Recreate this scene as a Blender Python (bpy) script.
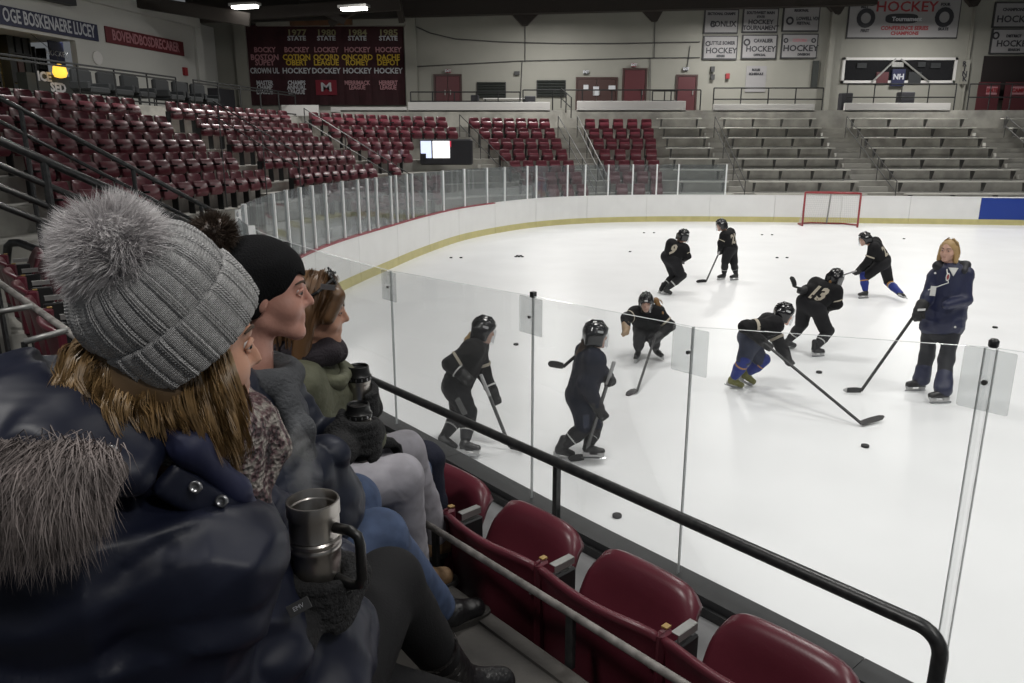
import bpy, math, random
import numpy as np
from mathutils import Vector, Matrix

for o in list(bpy.data.objects):
    bpy.data.objects.remove(o, do_unlink=True)
random.seed(7)
S = bpy.context.scene
COL = S.collection

# ------------------------------------------------------------------ camera
FPX = 759.0; CAMZ = 2.86; PITCH = math.radians(14.5)
cam_d = bpy.data.cameras.new('camera')
cam_d.sensor_fit = 'HORIZONTAL'; cam_d.sensor_width = 36.0
cam_d.lens = FPX / 1024.0 * 36.0
cam_d.clip_start = 0.05; cam_d.clip_end = 200
cam = bpy.data.objects.new('camera', cam_d); COL.objects.link(cam)
cam.location = (0, 0, CAMZ); cam.rotation_euler = (math.radians(90) - PITCH, 0, 0)
S.camera = cam

# ------------------------------------------------------------------ world, light, exposure
wd = bpy.data.worlds.new('arena_air'); S.world = wd; wd.use_nodes = True
bg = wd.node_tree.nodes['Background']
bg.inputs[0].default_value = (0.90, 0.95, 1.0, 1); bg.inputs[1].default_value = 0.12
S.view_settings.view_transform = 'Standard'; S.view_settings.look = 'None'
S.view_settings.exposure = 0.0; S.view_settings.gamma = 1.0
S.view_settings.use_curve_mapping = False

def area_light(loc, sx, sy, power, col=(1.0, 0.98, 0.94), spread=150):
    d = bpy.data.lights.new('rink_light', 'AREA'); d.shape = 'RECTANGLE'
    d.size = sx; d.size_y = sy; d.energy = power; d.color = col
    d.spread = math.radians(spread)
    o = bpy.data.objects.new('rink_light', d); COL.objects.link(o)
    o.location = loc
    return o
ICE_LIGHTS = [(x, y) for y in (6.0, 13.0, 20.0, 26.5) for x in (1.5, 8.0, 14.5, 21.0)] + [(5.5, 1.0), (12.0, 1.0)]  # last pair is added out of view to brighten the near ice
for x, y in ICE_LIGHTS:
    area_light((x, y, 9.55), 2.4, 0.9, 172 if y > 3 else 95, spread=125)
STAND_LIGHTS = [(-11, 22), (-7, 31), (2, 37), (11, 37.5), (20, 37), (-17.5, 30)]
for x, y in STAND_LIGHTS:
    area_light((x, y, 9.0), 1.3, 0.5, 520, spread=175)
for x, y in ((-2.6, 0.2), (3.2, -2.0)):
    area_light((x, y, 7.2), 1.3, 0.5, 150, spread=170)

# ------------------------------------------------------------------ pixel -> place helpers (real distances)
_cp, _sp = math.cos(PITCH), math.sin(PITCH)
def ray(px, py):
    u = (px - 512) / FPX; v = (341.5 - py) / FPX
    return np.array([u, _cp + v * _sp, -_sp + v * _cp])
def at(px, py, Y):                       # the point at forward distance Y
    r = ray(px, py); r = r * (Y / r[1]); return np.array([r[0], r[1], CAMZ + r[2]])
def onz(px, py, z):                      # the point on the level z
    r = ray(px, py); r = r * ((z - CAMZ) / r[2]); return np.array([r[0], r[1], z])
def proj(p):
    z = p[2] - CAMZ; d = p[1] * _cp - z * _sp
    return (512 + FPX * p[0] / d, 341.5 - FPX * (p[1] * _sp + z * _cp) / d)
CA, SA = 0.978, 0.208
def W(u, v, z=0.0):                      # arena axes: u across the ice, v along the left boards
    return np.array([CA * u + SA * v, -SA * u + CA * v, z])

# ------------------------------------------------------------------ materials
MATS = {}
def mat(name, col, rough=0.6, metal=0.0, var=0.0, vscale=8.0, bump=0.0, bscale=40.0, spec=0.5, emit=None, estr=1.0, coat=0.0, sheen=0.0, var2=None, detail=4.0, crumple=0.0, cscale=7.0):
    if name in MATS: return MATS[name]
    m = bpy.data.materials.new(name); m.use_nodes = True
    nt = m.node_tree; b = nt.nodes['Principled BSDF']
    b.inputs['Base Color'].default_value = (*col, 1); b.inputs['Roughness'].default_value = rough
    b.inputs['Metallic'].default_value = metal; b.inputs['Specular IOR Level'].default_value = spec
    b.inputs['Coat Weight'].default_value = coat
    b.inputs['Sheen Weight'].default_value = sheen
    if emit:
        b.inputs['Emission Color'].default_value = (*emit, 1); b.inputs['Emission Strength'].default_value = estr
    tc = nt.nodes.new('ShaderNodeTexCoord')
    if var > 0:
        n = nt.nodes.new('ShaderNodeTexNoise'); n.inputs['Scale'].default_value = vscale; n.inputs['Detail'].default_value = detail
        nt.links.new(tc.outputs['Object'], n.inputs['Vector'])
        r = nt.nodes.new('ShaderNodeValToRGB')
        c2 = var2 if var2 else tuple(max(0, c * (1 - var)) for c in col)
        r.color_ramp.elements[0].position = 0.35; r.color_ramp.elements[1].position = 0.65
        r.color_ramp.elements[0].color = (*c2, 1); r.color_ramp.elements[1].color = (*col, 1)
        nt.links.new(n.outputs['Fac'], r.inputs['Fac']); nt.links.new(r.outputs['Color'], b.inputs['Base Color'])
    if crumple > 0:
        n3 = nt.nodes.new('ShaderNodeTexNoise'); n3.inputs['Scale'].default_value = cscale; n3.inputs['Detail'].default_value = 2.5; n3.inputs['Distortion'].default_value = 1.6; n3.noise_type = 'RIDGED_MULTIFRACTAL'
        nt.links.new(tc.outputs['Object'], n3.inputs['Vector'])
        bp3 = nt.nodes.new('ShaderNodeBump'); bp3.inputs['Strength'].default_value = crumple; bp3.inputs['Distance'].default_value = 0.012
        nt.links.new(n3.outputs['Fac'], bp3.inputs['Height']); nt.links.new(bp3.outputs['Normal'], b.inputs['Normal'])
    elif bump > 0:
        n2 = nt.nodes.new('ShaderNodeTexNoise'); n2.inputs['Scale'].default_value = bscale; n2.inputs['Detail'].default_value = 3
        nt.links.new(tc.outputs['Object'], n2.inputs['Vector'])
        bp = nt.nodes.new('ShaderNodeBump'); bp.inputs['Strength'].default_value = bump; bp.inputs['Distance'].default_value = 0.02
        nt.links.new(n2.outputs['Fac'], bp.inputs['Height']); nt.links.new(bp.outputs['Normal'], b.inputs['Normal'])
    MATS[name] = m; return m
def clear_mat(name, tint, gloss=0.06, haze=0.0, hazecol=(0.8, 0.82, 0.84), rough=0.02):
    m = bpy.data.materials.new(name); m.use_nodes = True; nt = m.node_tree; nt.nodes.clear()
    out = nt.nodes.new('ShaderNodeOutputMaterial'); t = nt.nodes.new('ShaderNodeBsdfTransparent'); t.inputs[0].default_value = (*tint, 1)
    g = nt.nodes.new('ShaderNodeBsdfGlossy'); g.inputs['Roughness'].default_value = rough
    mx = nt.nodes.new('ShaderNodeMixShader'); lw = nt.nodes.new('ShaderNodeFresnel'); lw.inputs['IOR'].default_value = 1.45
    mm = nt.nodes.new('ShaderNodeMath'); mm.operation = 'MULTIPLY'; mm.inputs[1].default_value = gloss * 10
    nt.links.new(lw.outputs[0], mm.inputs[0]); nt.links.new(mm.outputs[0], mx.inputs[0])
    nt.links.new(t.outputs[0], mx.inputs[1]); nt.links.new(g.outputs[0], mx.inputs[2])
    last = mx
    if haze > 0:
        d = nt.nodes.new('ShaderNodeBsdfDiffuse'); d.inputs[0].default_value = (*hazecol, 1)
        tl = nt.nodes.new('ShaderNodeBsdfTranslucent'); tl.inputs[0].default_value = (*hazecol, 1)
        ad = nt.nodes.new('ShaderNodeMixShader'); ad.inputs[0].default_value = 0.5
        nt.links.new(d.outputs[0], ad.inputs[1]); nt.links.new(tl.outputs[0], ad.inputs[2])
        m2 = nt.nodes.new('ShaderNodeMixShader'); m2.inputs[0].default_value = haze
        nt.links.new(mx.outputs[0], m2.inputs[1]); nt.links.new(ad.outputs[0], m2.inputs[2]); last = m2
    nt.links.new(last.outputs[0], out.inputs[0]); MATS[name] = m; return m

# ------------------------------------------------------------------ mesh helpers
def V(*a): return np.array(a, float)
def nrm(v):
    v = np.asarray(v, float); return v / (np.linalg.norm(v) + 1e-12)
class MB:
    def __init__(s): s.v = []; s.f = []
    def add(s, vs, fs):
        b = len(s.v); s.v += [tuple(map(float, p)) for p in vs]; s.f += [tuple(i + b for i in f) for f in fs]; return s
    def hexa(s, p):                      # 8 corners: bottom loop 0-3, top loop 4-7
        return s.add(p, [(3, 2, 1, 0), (4, 5, 6, 7), (0, 1, 5, 4), (1, 2, 6, 5), (2, 3, 7, 6), (3, 0, 4, 7)])
    def box(s, x0, x1, y0, y1, z0, z1):
        return s.hexa([(x0, y0, z0), (x1, y0, z0), (x1, y1, z0), (x0, y1, z0), (x0, y0, z1), (x1, y0, z1), (x1, y1, z1), (x0, y1, z1)])
    def bbox(s, c, hx, hy, hz, R=None, bev=0.0):  # box with chamfered vertical and horizontal edges
        c = np.asarray(c, float); R = np.eye(3) if R is None else R
        if bev <= 0:
            pts = [(-hx, -hy, -hz), (hx, -hy, -hz), (hx, hy, -hz), (-hx, hy, -hz), (-hx, -hy, hz), (hx, -hy, hz), (hx, hy, hz), (-hx, hy, hz)]
            return s.hexa([c + R @ np.array(p) for p in pts])
        b = bev; rings = []
        for z, i in ((-hz, b), (-hz + b, 0), (hz - b, 0), (hz, b)):
            X, Y = hx - i, hy - i
            rings.append([(-X + b, -Y, z), (X - b, -Y, z), (X, -Y + b, z), (X, Y - b, z), (X - b, Y, z), (-X + b, Y, z), (-X, Y - b, z), (-X, -Y + b, z)])
        vs = [c + R @ np.array(p) for r in rings for p in r]; fs = [tuple(range(7, -1, -1)), tuple(range(24, 32))]
        for k in range(3):
            for i in range(8):
                j = (i + 1) % 8; fs.append((k * 8 + i, k * 8 + j, k * 8 + 8 + j, k * 8 + 8 + i))
        return s.add(vs, fs)
    def tube(s, pts, r, n=8, cap=True, closed=False):
        pts = [np.asarray(p, float) for p in pts]; m = len(pts)
        rs = r if hasattr(r, '__len__') else [r] * m
        vs = []; up = None
        for i, p in enumerate(pts):
            if closed: t = nrm(pts[(i + 1) % m] - pts[i - 1])
            else: t = nrm(pts[min(i + 1, m - 1)] - pts[max(i - 1, 0)])
            if up is None:
                a = V(0, 0, 1) if abs(t[2]) < 0.9 else V(1, 0, 0); up = nrm(np.cross(np.cross(t, a), t))
            up = nrm(up - t * np.dot(up, t)); sd = np.cross(t, up)
            for k in range(n):
                th = 2 * math.pi * k / n; vs.append(p + rs[i] * (math.cos(th) * up + math.sin(th) * sd))
        fs = []
        for i in range(m if closed else m - 1):
            a = i * n; b = ((i + 1) % m) * n
            for k in range(n):
                j = (k + 1) % n; fs.append((a + k, a + j, b + j, b + k))
        if cap and not closed:
            fs.append(tuple(range(n - 1, -1, -1))); fs.append(tuple(range((m - 1) * n, m * n)))
        return s.add(vs, fs)
    def lathe(s, prof, c=(0, 0, 0), R=None, n=24, cap=True):
        c = np.asarray(c, float); R = np.eye(3) if R is None else R; vs = []
        for r, z in prof:
            for k in range(n):
                th = 2 * math.pi * k / n; vs.append(c + R @ np.array([r * math.cos(th), r * math.sin(th), z]))
        fs = []
        for i in range(len(prof) - 1):
            for k in range(n):
                j = (k + 1) % n; fs.append((i * n + k, i * n + j, i * n + n + j, i * n + n + k))
        if cap:
            fs.append(tuple(range(n - 1, -1, -1))); fs.append(tuple(range((len(prof) - 1) * n, len(prof) * n)))
        return s.add(vs, fs)
    def prism(s, loop, ext):             # closed outline extruded by vector
        loop = [np.asarray(p, float) for p in loop]; n = len(loop); e = np.asarray(ext, float)
        fs = [tuple(range(n - 1, -1, -1)), tuple(range(n, 2 * n))]
        fs += [(i, (i + 1) % n, n + (i + 1) % n, n + i) for i in range(n)]
        return s.add(loop + [p + e for p in loop], fs)
    def grid(s, P, closed_u=False):      # P[i][j] points
        P = np.asarray(P, float); a, b = P.shape[:2]
        fs = []
        for i in range(a - 1):
            for j in range(b if closed_u else b - 1):
                k = (j + 1) % b; fs.append((i * b + j, i * b + k, (i + 1) * b + k, (i + 1) * b + j))
        return s.add(P.reshape(-1, 3), fs)
    def mesh(s, name, smooth=False, fix=True):
        me = bpy.data.meshes.new(name); me.from_pydata(s.v, [], s.f)
        if fix:
            import bmesh
            bm = bmesh.new(); bm.from_mesh(me); bmesh.ops.recalc_face_normals(bm, faces=bm.faces); bm.to_mesh(me); bm.free()
        if smooth: me.polygons.foreach_set('use_smooth', [True] * len(me.polygons))
        me.update(); return me
    def obj(s, name, m, parent=None, smooth=False, auto=None):
        me = s.mesh(name, smooth); me.materials.append(MATS[m] if isinstance(m, str) else m)
        if auto: me.polygons.foreach_set('use_smooth', [True] * len(me.polygons)); me.set_sharp_from_angle(angle=math.radians(auto))
        return link(name, me, parent)
def link(name, me, parent=None):
    o = bpy.data.objects.new(name, me); COL.objects.link(o)
    if parent is not None: o.parent = parent; o.matrix_parent_inverse = PINV(parent)
    return o
def PINV(parent):                        # children are written in world coordinates unless the parent sits at the origin
    return Matrix.Identity(4)
def empty(name, loc=(0, 0, 0), rz=0.0):
    o = bpy.data.objects.new(name, None); COL.objects.link(o); o.location = [float(c) for c in loc]; o.rotation_euler = (0, 0, rz); o.empty_display_size = 0.1
    return o
def tag(o, label, cat, group=None):
    o['label'] = label; o['category'] = cat
    if group: o['group'] = group
    return o
def struct(o): o['kind'] = 'structure'; return o
def stuff(o): o['kind'] = 'stuff'; return o
def dup(root, loc=None, rz=None):
    r = root.copy(); COL.objects.link(r)
    if loc is not None: r.location = [float(c) for c in loc]
    if rz is not None: r.rotation_euler = (0, 0, rz)
    for ch in root.children:
        c = ch.copy(); COL.objects.link(c); c.parent = r
        for g in ch.children:
            d = g.copy(); COL.objects.link(d); d.parent = c
    return r
def local(root, name, mb, m, **k):       # a part written in world coordinates under an Empty anywhere
    o = mb.obj(name, m, None, **k); bpy.context.view_layer.update() if False else None
    loc = Vector(root.location); rz = root.rotation_euler.z
    o.parent = root; o.matrix_parent_inverse = (Matrix.Translation(loc) @ Matrix.Rotation(rz, 4, 'Z')).inverted()
    return o
def text(name, body, size, origin, right, upv, m, parent=None, align='CENTER', depth=0.004, xs=1.0, bold=0.0):
    cu = bpy.data.curves.new(name, 'FONT'); cu.body = body; cu.size = size; cu.align_x = align; cu.align_y = 'CENTER'
    cu.extrude = depth; cu.offset = bold; cu.resolution_u = 2
    t = bpy.data.objects.new(name, cu); COL.objects.link(t); bpy.context.view_layer.update()
    dg = bpy.context.evaluated_depsgraph_get(); me = bpy.data.meshes.new_from_object(t.evaluated_get(dg)); bpy.data.objects.remove(t)
    r = nrm(right); u = nrm(upv); n = np.cross(r, u)
    M = Matrix(((r[0] * xs, u[0], n[0], origin[0]), (r[1] * xs, u[1], n[1], origin[1]), (r[2] * xs, u[2], n[2], origin[2]), (0, 0, 0, 1)))
    me.transform(M); me.materials.clear(); me.materials.append(MATS[m]); me.name = name
    return link(name, me, parent)

# ------------------------------------------------------------------ material list
mat('ice', (0.84, 0.85, 0.862), 0.32, var=0.05, vscale=0.9, bump=0.03, bscale=9, spec=0.35)
mat('board_white', (0.86, 0.86, 0.85), 0.35, var=0.04, vscale=2)
mat('kick_yellow', (0.62, 0.56, 0.25), 0.45, var=0.12, vscale=3)
mat('cap_red', (0.30, 0.03, 0.05), 0.4)
mat('board_blue', (0.01, 0.045, 0.30), 0.4)
mat('stanchion', (0.88, 0.89, 0.89), 0.4)
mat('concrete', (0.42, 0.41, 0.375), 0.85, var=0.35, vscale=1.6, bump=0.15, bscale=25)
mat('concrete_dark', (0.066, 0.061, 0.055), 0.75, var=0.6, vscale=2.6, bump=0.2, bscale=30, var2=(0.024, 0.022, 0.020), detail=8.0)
mat('concrete_pale', (0.46, 0.45, 0.42), 0.8, var=0.15, vscale=1.2)
mat('wall_cream', (0.235, 0.232, 0.205), 0.75, var=0.08, vscale=0.6)
mat('wall_white', (0.43, 0.43, 0.41), 0.75, var=0.06, vscale=0.6)
mat('parapet', (0.52, 0.51, 0.50), 0.6)
mat('roof_dark', (0.018, 0.016, 0.014), 0.8, var=0.4, vscale=0.8)
mat('beam_dark', (0.020, 0.015, 0.012), 0.7)
mat('rust', (0.10, 0.045, 0.018), 0.8, var=0.5, vscale=2)
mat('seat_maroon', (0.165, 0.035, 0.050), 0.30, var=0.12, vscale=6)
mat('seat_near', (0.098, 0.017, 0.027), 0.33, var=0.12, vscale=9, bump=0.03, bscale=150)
mat('seat_dark', (0.05, 0.012, 0.018), 0.5)
mat('metal_dark', (0.022, 0.023, 0.024), 0.45, metal=0.4)
mat('rail_black', (0.012, 0.013, 0.014), 0.35, var=0.4, vscale=30, var2=(0.03, 0.03, 0.03), bump=0.05, bscale=120)
mat('rail_grey', (0.10, 0.10, 0.10), 0.45, metal=0.5)
mat('aluminium', (0.66, 0.65, 0.60), 0.5, metal=0.3, var=0.12, vscale=3)
mat('galv', (0.33, 0.33, 0.32), 0.45, metal=0.6, var=0.25, vscale=14)
mat('worn_pipe', (0.26, 0.245, 0.23), 0.6, metal=0.2, var=0.5, vscale=22)
mat('door_maroon', (0.070, 0.014, 0.018), 0.5)
mat('door_brown', (0.040, 0.018, 0.016), 0.5)
mat('vent_dark', (0.020, 0.024, 0.022), 0.6)
mat('sign_blue', (0.006, 0.009, 0.042), 0.5)
mat('sign_red', (0.095, 0.010, 0.015), 0.5)
mat('letter_pale', (0.42, 0.43, 0.46), 0.6)
mat('letter_dark', (0.020, 0.020, 0.025), 0.6)
mat('letter_red', (0.22, 0.015, 0.02), 0.6)
mat('letter_gold', (0.50, 0.34, 0.02), 0.6)
mat('letter_gold_dim', (0.22, 0.20, 0.10), 0.6)
mat('letter_pink', (0.34, 0.16, 0.18), 0.6)
mat('banner_dark', (0.035, 0.006, 0.010), 0.85, var=0.3, vscale=3)
mat('banner_red', (0.16, 0.010, 0.022), 0.85)
mat('banner_white', (0.23, 0.225, 0.23), 0.8)
mat('frame_dark', (0.03, 0.03, 0.032), 0.6)
mat('room_warm', (0.45, 0.36, 0.17), 0.8)
mat('lamp_yellow', (0.9, 0.55, 0.05), 0.5, emit=(1.0, 0.55, 0.06), estr=1.3)
mat('screen_white', (0.8, 0.8, 0.8), 0.4, emit=(1.0, 0.97, 0.98), estr=1.5)
mat('screen_blue', (0.6, 0.65, 0.8), 0.4, emit=(0.62, 0.70, 0.95), estr=1.1)
mat('screen_red', (0.5, 0.05, 0.08), 0.4, emit=(0.6, 0.05, 0.1), estr=0.6)
mat('tube_lit', (1, 1, 1), 0.4, emit=(1.0, 0.98, 0.92), estr=9.0)
mat('chair_grey', (0.018, 0.020, 0.022), 0.8)
mat('goal_red', (0.27, 0.03, 0.035), 0.4)
mat('net_white', (0.62, 0.62, 0.62), 0.8)
mat('puck', (0.012, 0.012, 0.013), 0.6)
clear_mat('glass_far', (0.80, 0.83, 0.84), 0.05, haze=0.10, hazecol=(0.55, 0.57, 0.58))
clear_mat('glass_near', (0.985, 0.99, 0.99), 0.016, haze=0.015)
clear_mat('plate_clear', (0.90, 0.91, 0.91), 0.02, haze=0.10, hazecol=(0.80, 0.80, 0.80))
mat('glass_edge', (0.80, 0.83, 0.84), 0.15)
mat('glass_seam', (0.42, 0.44, 0.44), 0.3)
# ================================================================== ARENA SHELL
P_ = MB(); P_.add([(-40, -6, -0.06), (45, -6, -0.06), (45, 60, -0.06), (-40, 60, -0.06)], [(0, 1, 2, 3)])
struct(P_.obj('floor', 'concrete'))

# --- rink boards path (inner face at the ice), near corner -> left side -> far corner -> far side
ctrl = [(2.83, 0.45), (2.19, 1.22), (1.55, 1.98), (1.00, 2.64), (0.26, 3.50), (-0.50, 4.45), (-1.55, 5.78), (-2.45, 7.15), (-3.10, 8.85), (-3.50, 10.8), (-3.62, 12.9), (-3.45, 15.1), (-2.95, 17.8),
        (-2.30, 20.9), (-1.35, 24.0), (0.35, 26.9), (2.2, 28.6), (4.6, 29.45), (7.4, 29.6), (12.2, 29.1), (17.8, 28.3), (24.0, 27.4), (31.0, 26.4)]
def catmull(c, n=16):
    c = [np.array(p, float) for p in c]; c = [2 * c[0] - c[1]] + c + [2 * c[-1] - c[-2]]; out = []
    for i in range(1, len(c) - 2):
        for k in range(n):
            t = k / n; p0, p1, p2, p3 = c[i - 1:i + 3]
            out.append(0.5 * (2 * p1 + (p2 - p0) * t + (2 * p0 - 5 * p1 + 4 * p2 - p3) * t * t + (3 * p1 - p0 - 3 * p2 + p3) * t ** 3))
    out.append(c[-2]); return out
BP = catmull(ctrl)
BL = [0.0]
for a, b in zip(BP, BP[1:]): BL.append(BL[-1] + float(np.linalg.norm(b - a)))
def bpt(s):
    s = min(max(s, 0), BL[-1] - 1e-6); i = int(np.searchsorted(BL, s, 'right')) - 1
    t = (s - BL[i]) / (BL[i + 1] - BL[i]); p = BP[i] * (1 - t) + BP[i + 1] * t
    d = nrm(BP[min(i + 2, len(BP) - 1)] - BP[max(i - 1, 0)]); return p, d, np.array([-d[1], d[0]]) * -1.0   # n points away from the ice
def out(d): return np.array([-d[1], d[0]])
def ribbon(s0, s1, o0, o1, z0, z1, step=0.4):
    n = max(1, int(round((s1 - s0) / step))); rows = []
    for i in range(n + 1):
        p, d, _ = bpt(s0 + (s1 - s0) * i / n); o = out(d)
        a = p - o * 0 + (-o) * 0
        rows.append([(*(p + o * o0 * -1), z0), (*(p + o * o1 * -1), z0), (*(p + o * o1 * -1), z1), (*(p + o * o0 * -1), z1)])
    mb = MB(); vs = [q for r in rows for q in r]; fs = [(3, 2, 1, 0), tuple(4 * n + k for k in range(4))]
    for i in range(n):
        for k in range(4):
            j = (k + 1) % 4; fs.append((4 * i + k, 4 * i + j, 4 * i + 4 + j, 4 * i + 4 + k))
    return mb.add(vs, fs)
# travelling away along the path the ice lies to the right, so o = out(d) (left of travel) points away from it
def ribbon_out(s0, s1, o0, o1, z0, z1, step=0.4): return ribbon(s0, s1, -o0, -o1, z0, z1, step)
pl_ = [(p[0], p[1], 0.0) for p in BP[::3]] + [(BP[-1][0], BP[-1][1], 0.0), (34.0, 26.0, 0.0), (34.0, 0.45, 0.0)]
ice = struct(MB().prism(pl_, (0, 0, -0.04)).obj('floor_ice', 'ice'))
S_FAR0 = next(s for s, p in zip(BL, BP) if p[1] > 7.0 and p[0] < -2)   # from here on the white far boards
boards = empty('rink_boards'); tag(boards, 'white hockey rink boards with yellow kick plate curving round the ice', 'rink boards')
panel_len = 2.44; s = S_FAR0 - 0.4; k = 0
while s < BL[-1] - 0.5:
    e = min(s + panel_len, BL[-1] - 0.01); p, _, _ = bpt((s + e) / 2)
    blue = p[0] > 18.45 and p[0] < 22
    ribbon_out(s, e - 0.012, 0.0, 0.06, 0.20, 0.985).obj('board_panel', 'board_blue' if blue else 'board_white', boards)
    ribbon_out(s, e - 0.012, -0.012, 0.05, 0.0, 0.20).obj('kick_plate', 'kick_yellow', boards)
    ribbon_out(s, e - 0.004, -0.01, 0.09, 0.985, 1.02).obj('cap_rail', 'cap_red' if (p[1] < 26 and p[0] < 0.5) else 'board_white', boards)
    s = e
# far glass and stanchions: the stanchion places along the boards
def s_at_px(px, z=1.02):
    best = None
    for s_, p in zip(BL, BP):
        if p[1] < 7.2 or (p[0] < -3 and p[1] < 9.0): continue
        q = proj((p[0], p[1], z)); e = abs(q[0] - px)
        if best is None or e < best[0]: best = (e, s_)
    return best[1]
pxs = [281, 293, 307, 318, 330, 346, 363, 371, 381, 393, 400, 409, 414, 428, 445, 465, 487, 507, 527, 538, 567, 586, 610, 631, 656, 666, 678, 724]
ss = [S_FAR0 - 0.2, S_FAR0 + 0.75, S_FAR0 + 1.7, S_FAR0 + 2.6] + [s_at_px(p) for p in pxs]
ss = sorted(ss); ss2 = [ss[0]]
for q in ss[1:]:
    if q - ss2[-1] > 0.33: ss2.append(q)
ss = ss2
GT = 2.16
fglass = empty('rink_glass'); tag(fglass, 'clear rink glass in white posts on top of the curved boards', 'rink glass')
for i, q in enumerate(ss):
    p, d, _ = bpt(q); o = out(d); c = p + o * 0.045; w = 0.022 if i not in (18, 19) else 0.035
    R = np.array([[d[0], o[0], 0], [d[1], o[1], 0], [0, 0, 1]])
    MB().bbox((*c, (1.02 + GT) / 2), w, 0.03, (GT - 1.02) / 2, R).obj('stanchion', 'stanchion', fglass)
for a, b in zip(ss, ss[1:]):
    ribbon_out(a + 0.03, b - 0.03, 0.04, 0.052, 1.025, GT - 0.01, 0.5).obj('glass_pane', 'glass_far', fglass)

# ------------------------------------------------------------------ stands: stepped terrace round the corner
CC = np.array([5.5, 22.0]); NL = np.array([-CA, SA]); DL = np.array([SA, CA]); TH0 = math.radians(78.0)
ROWS = 7; RISE = 0.45; TREAD = 0.9; R0 = 9.4; FLOOR0 = 0.50
def station(R, t):
    """t<0: metres before the corner on the left straight; 0..78: degrees of the corner; >78: metres along the far side"""
    if t < 0: return CC + R * NL + DL * t, DL, NL
    if t <= 78:
        th = TH0 - math.radians(t); n = np.array([-math.sin(th), math.cos(th)]); return CC + R * n, np.array([math.cos(th), math.sin(th)]), n
    return CC + np.array([t - 78.0, R]), np.array([1.0, 0.0]), np.array([0.0, 1.0])
TS = [-17.0, -12, -8, -4] + [i * 3.25 for i in range(25)] + [78 + x for x in (4, 10, 16, 22, 28)]
for k in range(ROWS + 1):
    r0 = R0 + TREAD * k - 0.42; r1 = r0 + TREAD if k < ROWS else r0 + 2.7; z1 = FLOOR0 + RISE * k; z0 = z1 - RISE - 0.12
    rows = []
    for t in TS:
        a, _, _ = station(r0, t); b, _, _ = station(r1, t); rows.append([(*a, z0), (*b, z0), (*b, z1), (*a, z1)])
    mb = MB(); vs = [q for r in rows for q in r]; n = len(rows) - 1; fs = [(3, 2, 1, 0), tuple(4 * n + j for j in range(4))]
    for i in range(n):
        for j in range(4):
            jj = (j + 1) % 4; fs.append((4 * i + j, 4 * i + jj, 4 * i + 4 + jj, 4 * i + 4 + j))
    struct(mb.add(vs, fs).obj('floor_terrace', 'concrete'))
# concourse: left deck and far deck with pale fascia
def slab(name, pts, z0, z1, m): return struct(MB().prism([(*p, z0) for p in pts], (0, 0, z1 - z0)).obj(name, m))
UL = -17.0; ZL = 4.12; ZB = 4.90; YB = 41.0; YF = 37.9
c0 = W(UL, 5)[:2]; c1 = W(UL, 33.5)[:2]; c2 = W(-22.6, 42.5)[:2]; c3 = W(-22.6, 5)[:2]
slab('floor_concourse_left', [c0, c1, c2, c3], 3.2, ZL, 'concrete')
slab('floor_concourse_far', [(-8.2, YF), (33, YF), (33, YB), (-14.4, YB), (-11.5, 38.6)], 3.0, ZB - 0.42, 'concrete')
# pale parapets along the far deck: each an upstand with its own gaps
def par(px0, px1, py0, py1, Y, name='parapet', label=None):
    a = at(px0, py1, Y); b = at(px1, py0, Y); a[2] = 4.40 if Y > 37 else a[2]
    o = MB().bbox(((a[0] + b[0]) / 2, Y + 0.08, (a[2] + b[2]) / 2), (b[0] - a[0]) / 2, 0.08, (b[2] - a[2]) / 2, bev=0.01).obj(name, 'parapet')
    tag(o, label, 'parapet'); return o
par(331, 407, 107, 115, YF, label='low pale wall under the five dark banners')
par(408, 550, 102, 112, YF, label='long low pale wall below the two wall vents')
par(577, 686, 101, 111, YF, label='low pale wall in front of the double doors')
par(713, 815, 104, 117, YF, label='white low wall below the six white banners')
par(844, 951, 103, 115, YF, label='white low wall below the wide press window')
par(282, 318, 105, 116, 36.0, label='short pale wall end at the corner of the stands')
# ------------------------------------------------------------------ walls
ZT = 10.6
struct(MB().box(-16, 34, YB, YB + 0.3, 2.5, ZT).obj('wall_back', 'wall_cream'))
LWN = -22.5
def onleft(px, py, u=LWN):               # the point of the left wall seen there
    r = ray(px, py); k = u / (CA * r[0] - SA * r[1]); q = r * k; return np.array([q[0], q[1], CAMZ + q[2]])
def leftslab(name, m, v0, v1, z0, z1, u0, u1, parent=None):
    return MB().prism([W(u0, v0, z0), W(u0, v1, z0), W(u1, v1, z0), W(u1, v0, z0)], (0, 0, z1 - z0)).obj(name, m, parent)
def vz(px, py, u=LWN):
    q = onleft(px, py, u); return SA * q[0] + CA * q[1], q[2]
v_open0, z_oa = vz(-60, 40); v_open1, z_ob = vz(79, 68)
vcor, _ = vz(196, 50); zw_top = vz(196, 28)[1]
zo1 = vz(60, 38)[1]; zo0 = 4.75
# left wall around the opening
struct(leftslab('wall_left', 'wall_white', 5, v_open0, ZL - 0.5, zw_top, LWN - 0.25, LWN))
struct(leftslab('wall_left_upper', 'wall_white', v_open0, v_open1, zo1, zw_top, LWN - 0.25, LWN))
struct(leftslab('wall_left_lower', 'wall_white', v_open0, v_open1, ZL - 0.5, zo0, LWN - 0.25, LWN))
struct(leftslab('wall_left_end', 'wall_white', v_open1, vcor, ZL - 0.5, zw_top, LWN - 0.25, LWN))
struct(leftslab('trim_1', 'wall_white', 5, vcor + 0.2, zw_top, zw_top + 0.55, LWN - 0.3, LWN + 0.25))
struct(leftslab('wall_left_recess', 'wall_white', vcor, 43.5, ZL - 0.5, zw_top + 0.4, LWN - 1.0, LWN - 0.75))
struct(leftslab('trim_2', 'wall_white', vcor - 0.15, vcor + 0.35, ZL, zw_top + 0.8, LWN - 0.8, LWN + 0.15))
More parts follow.
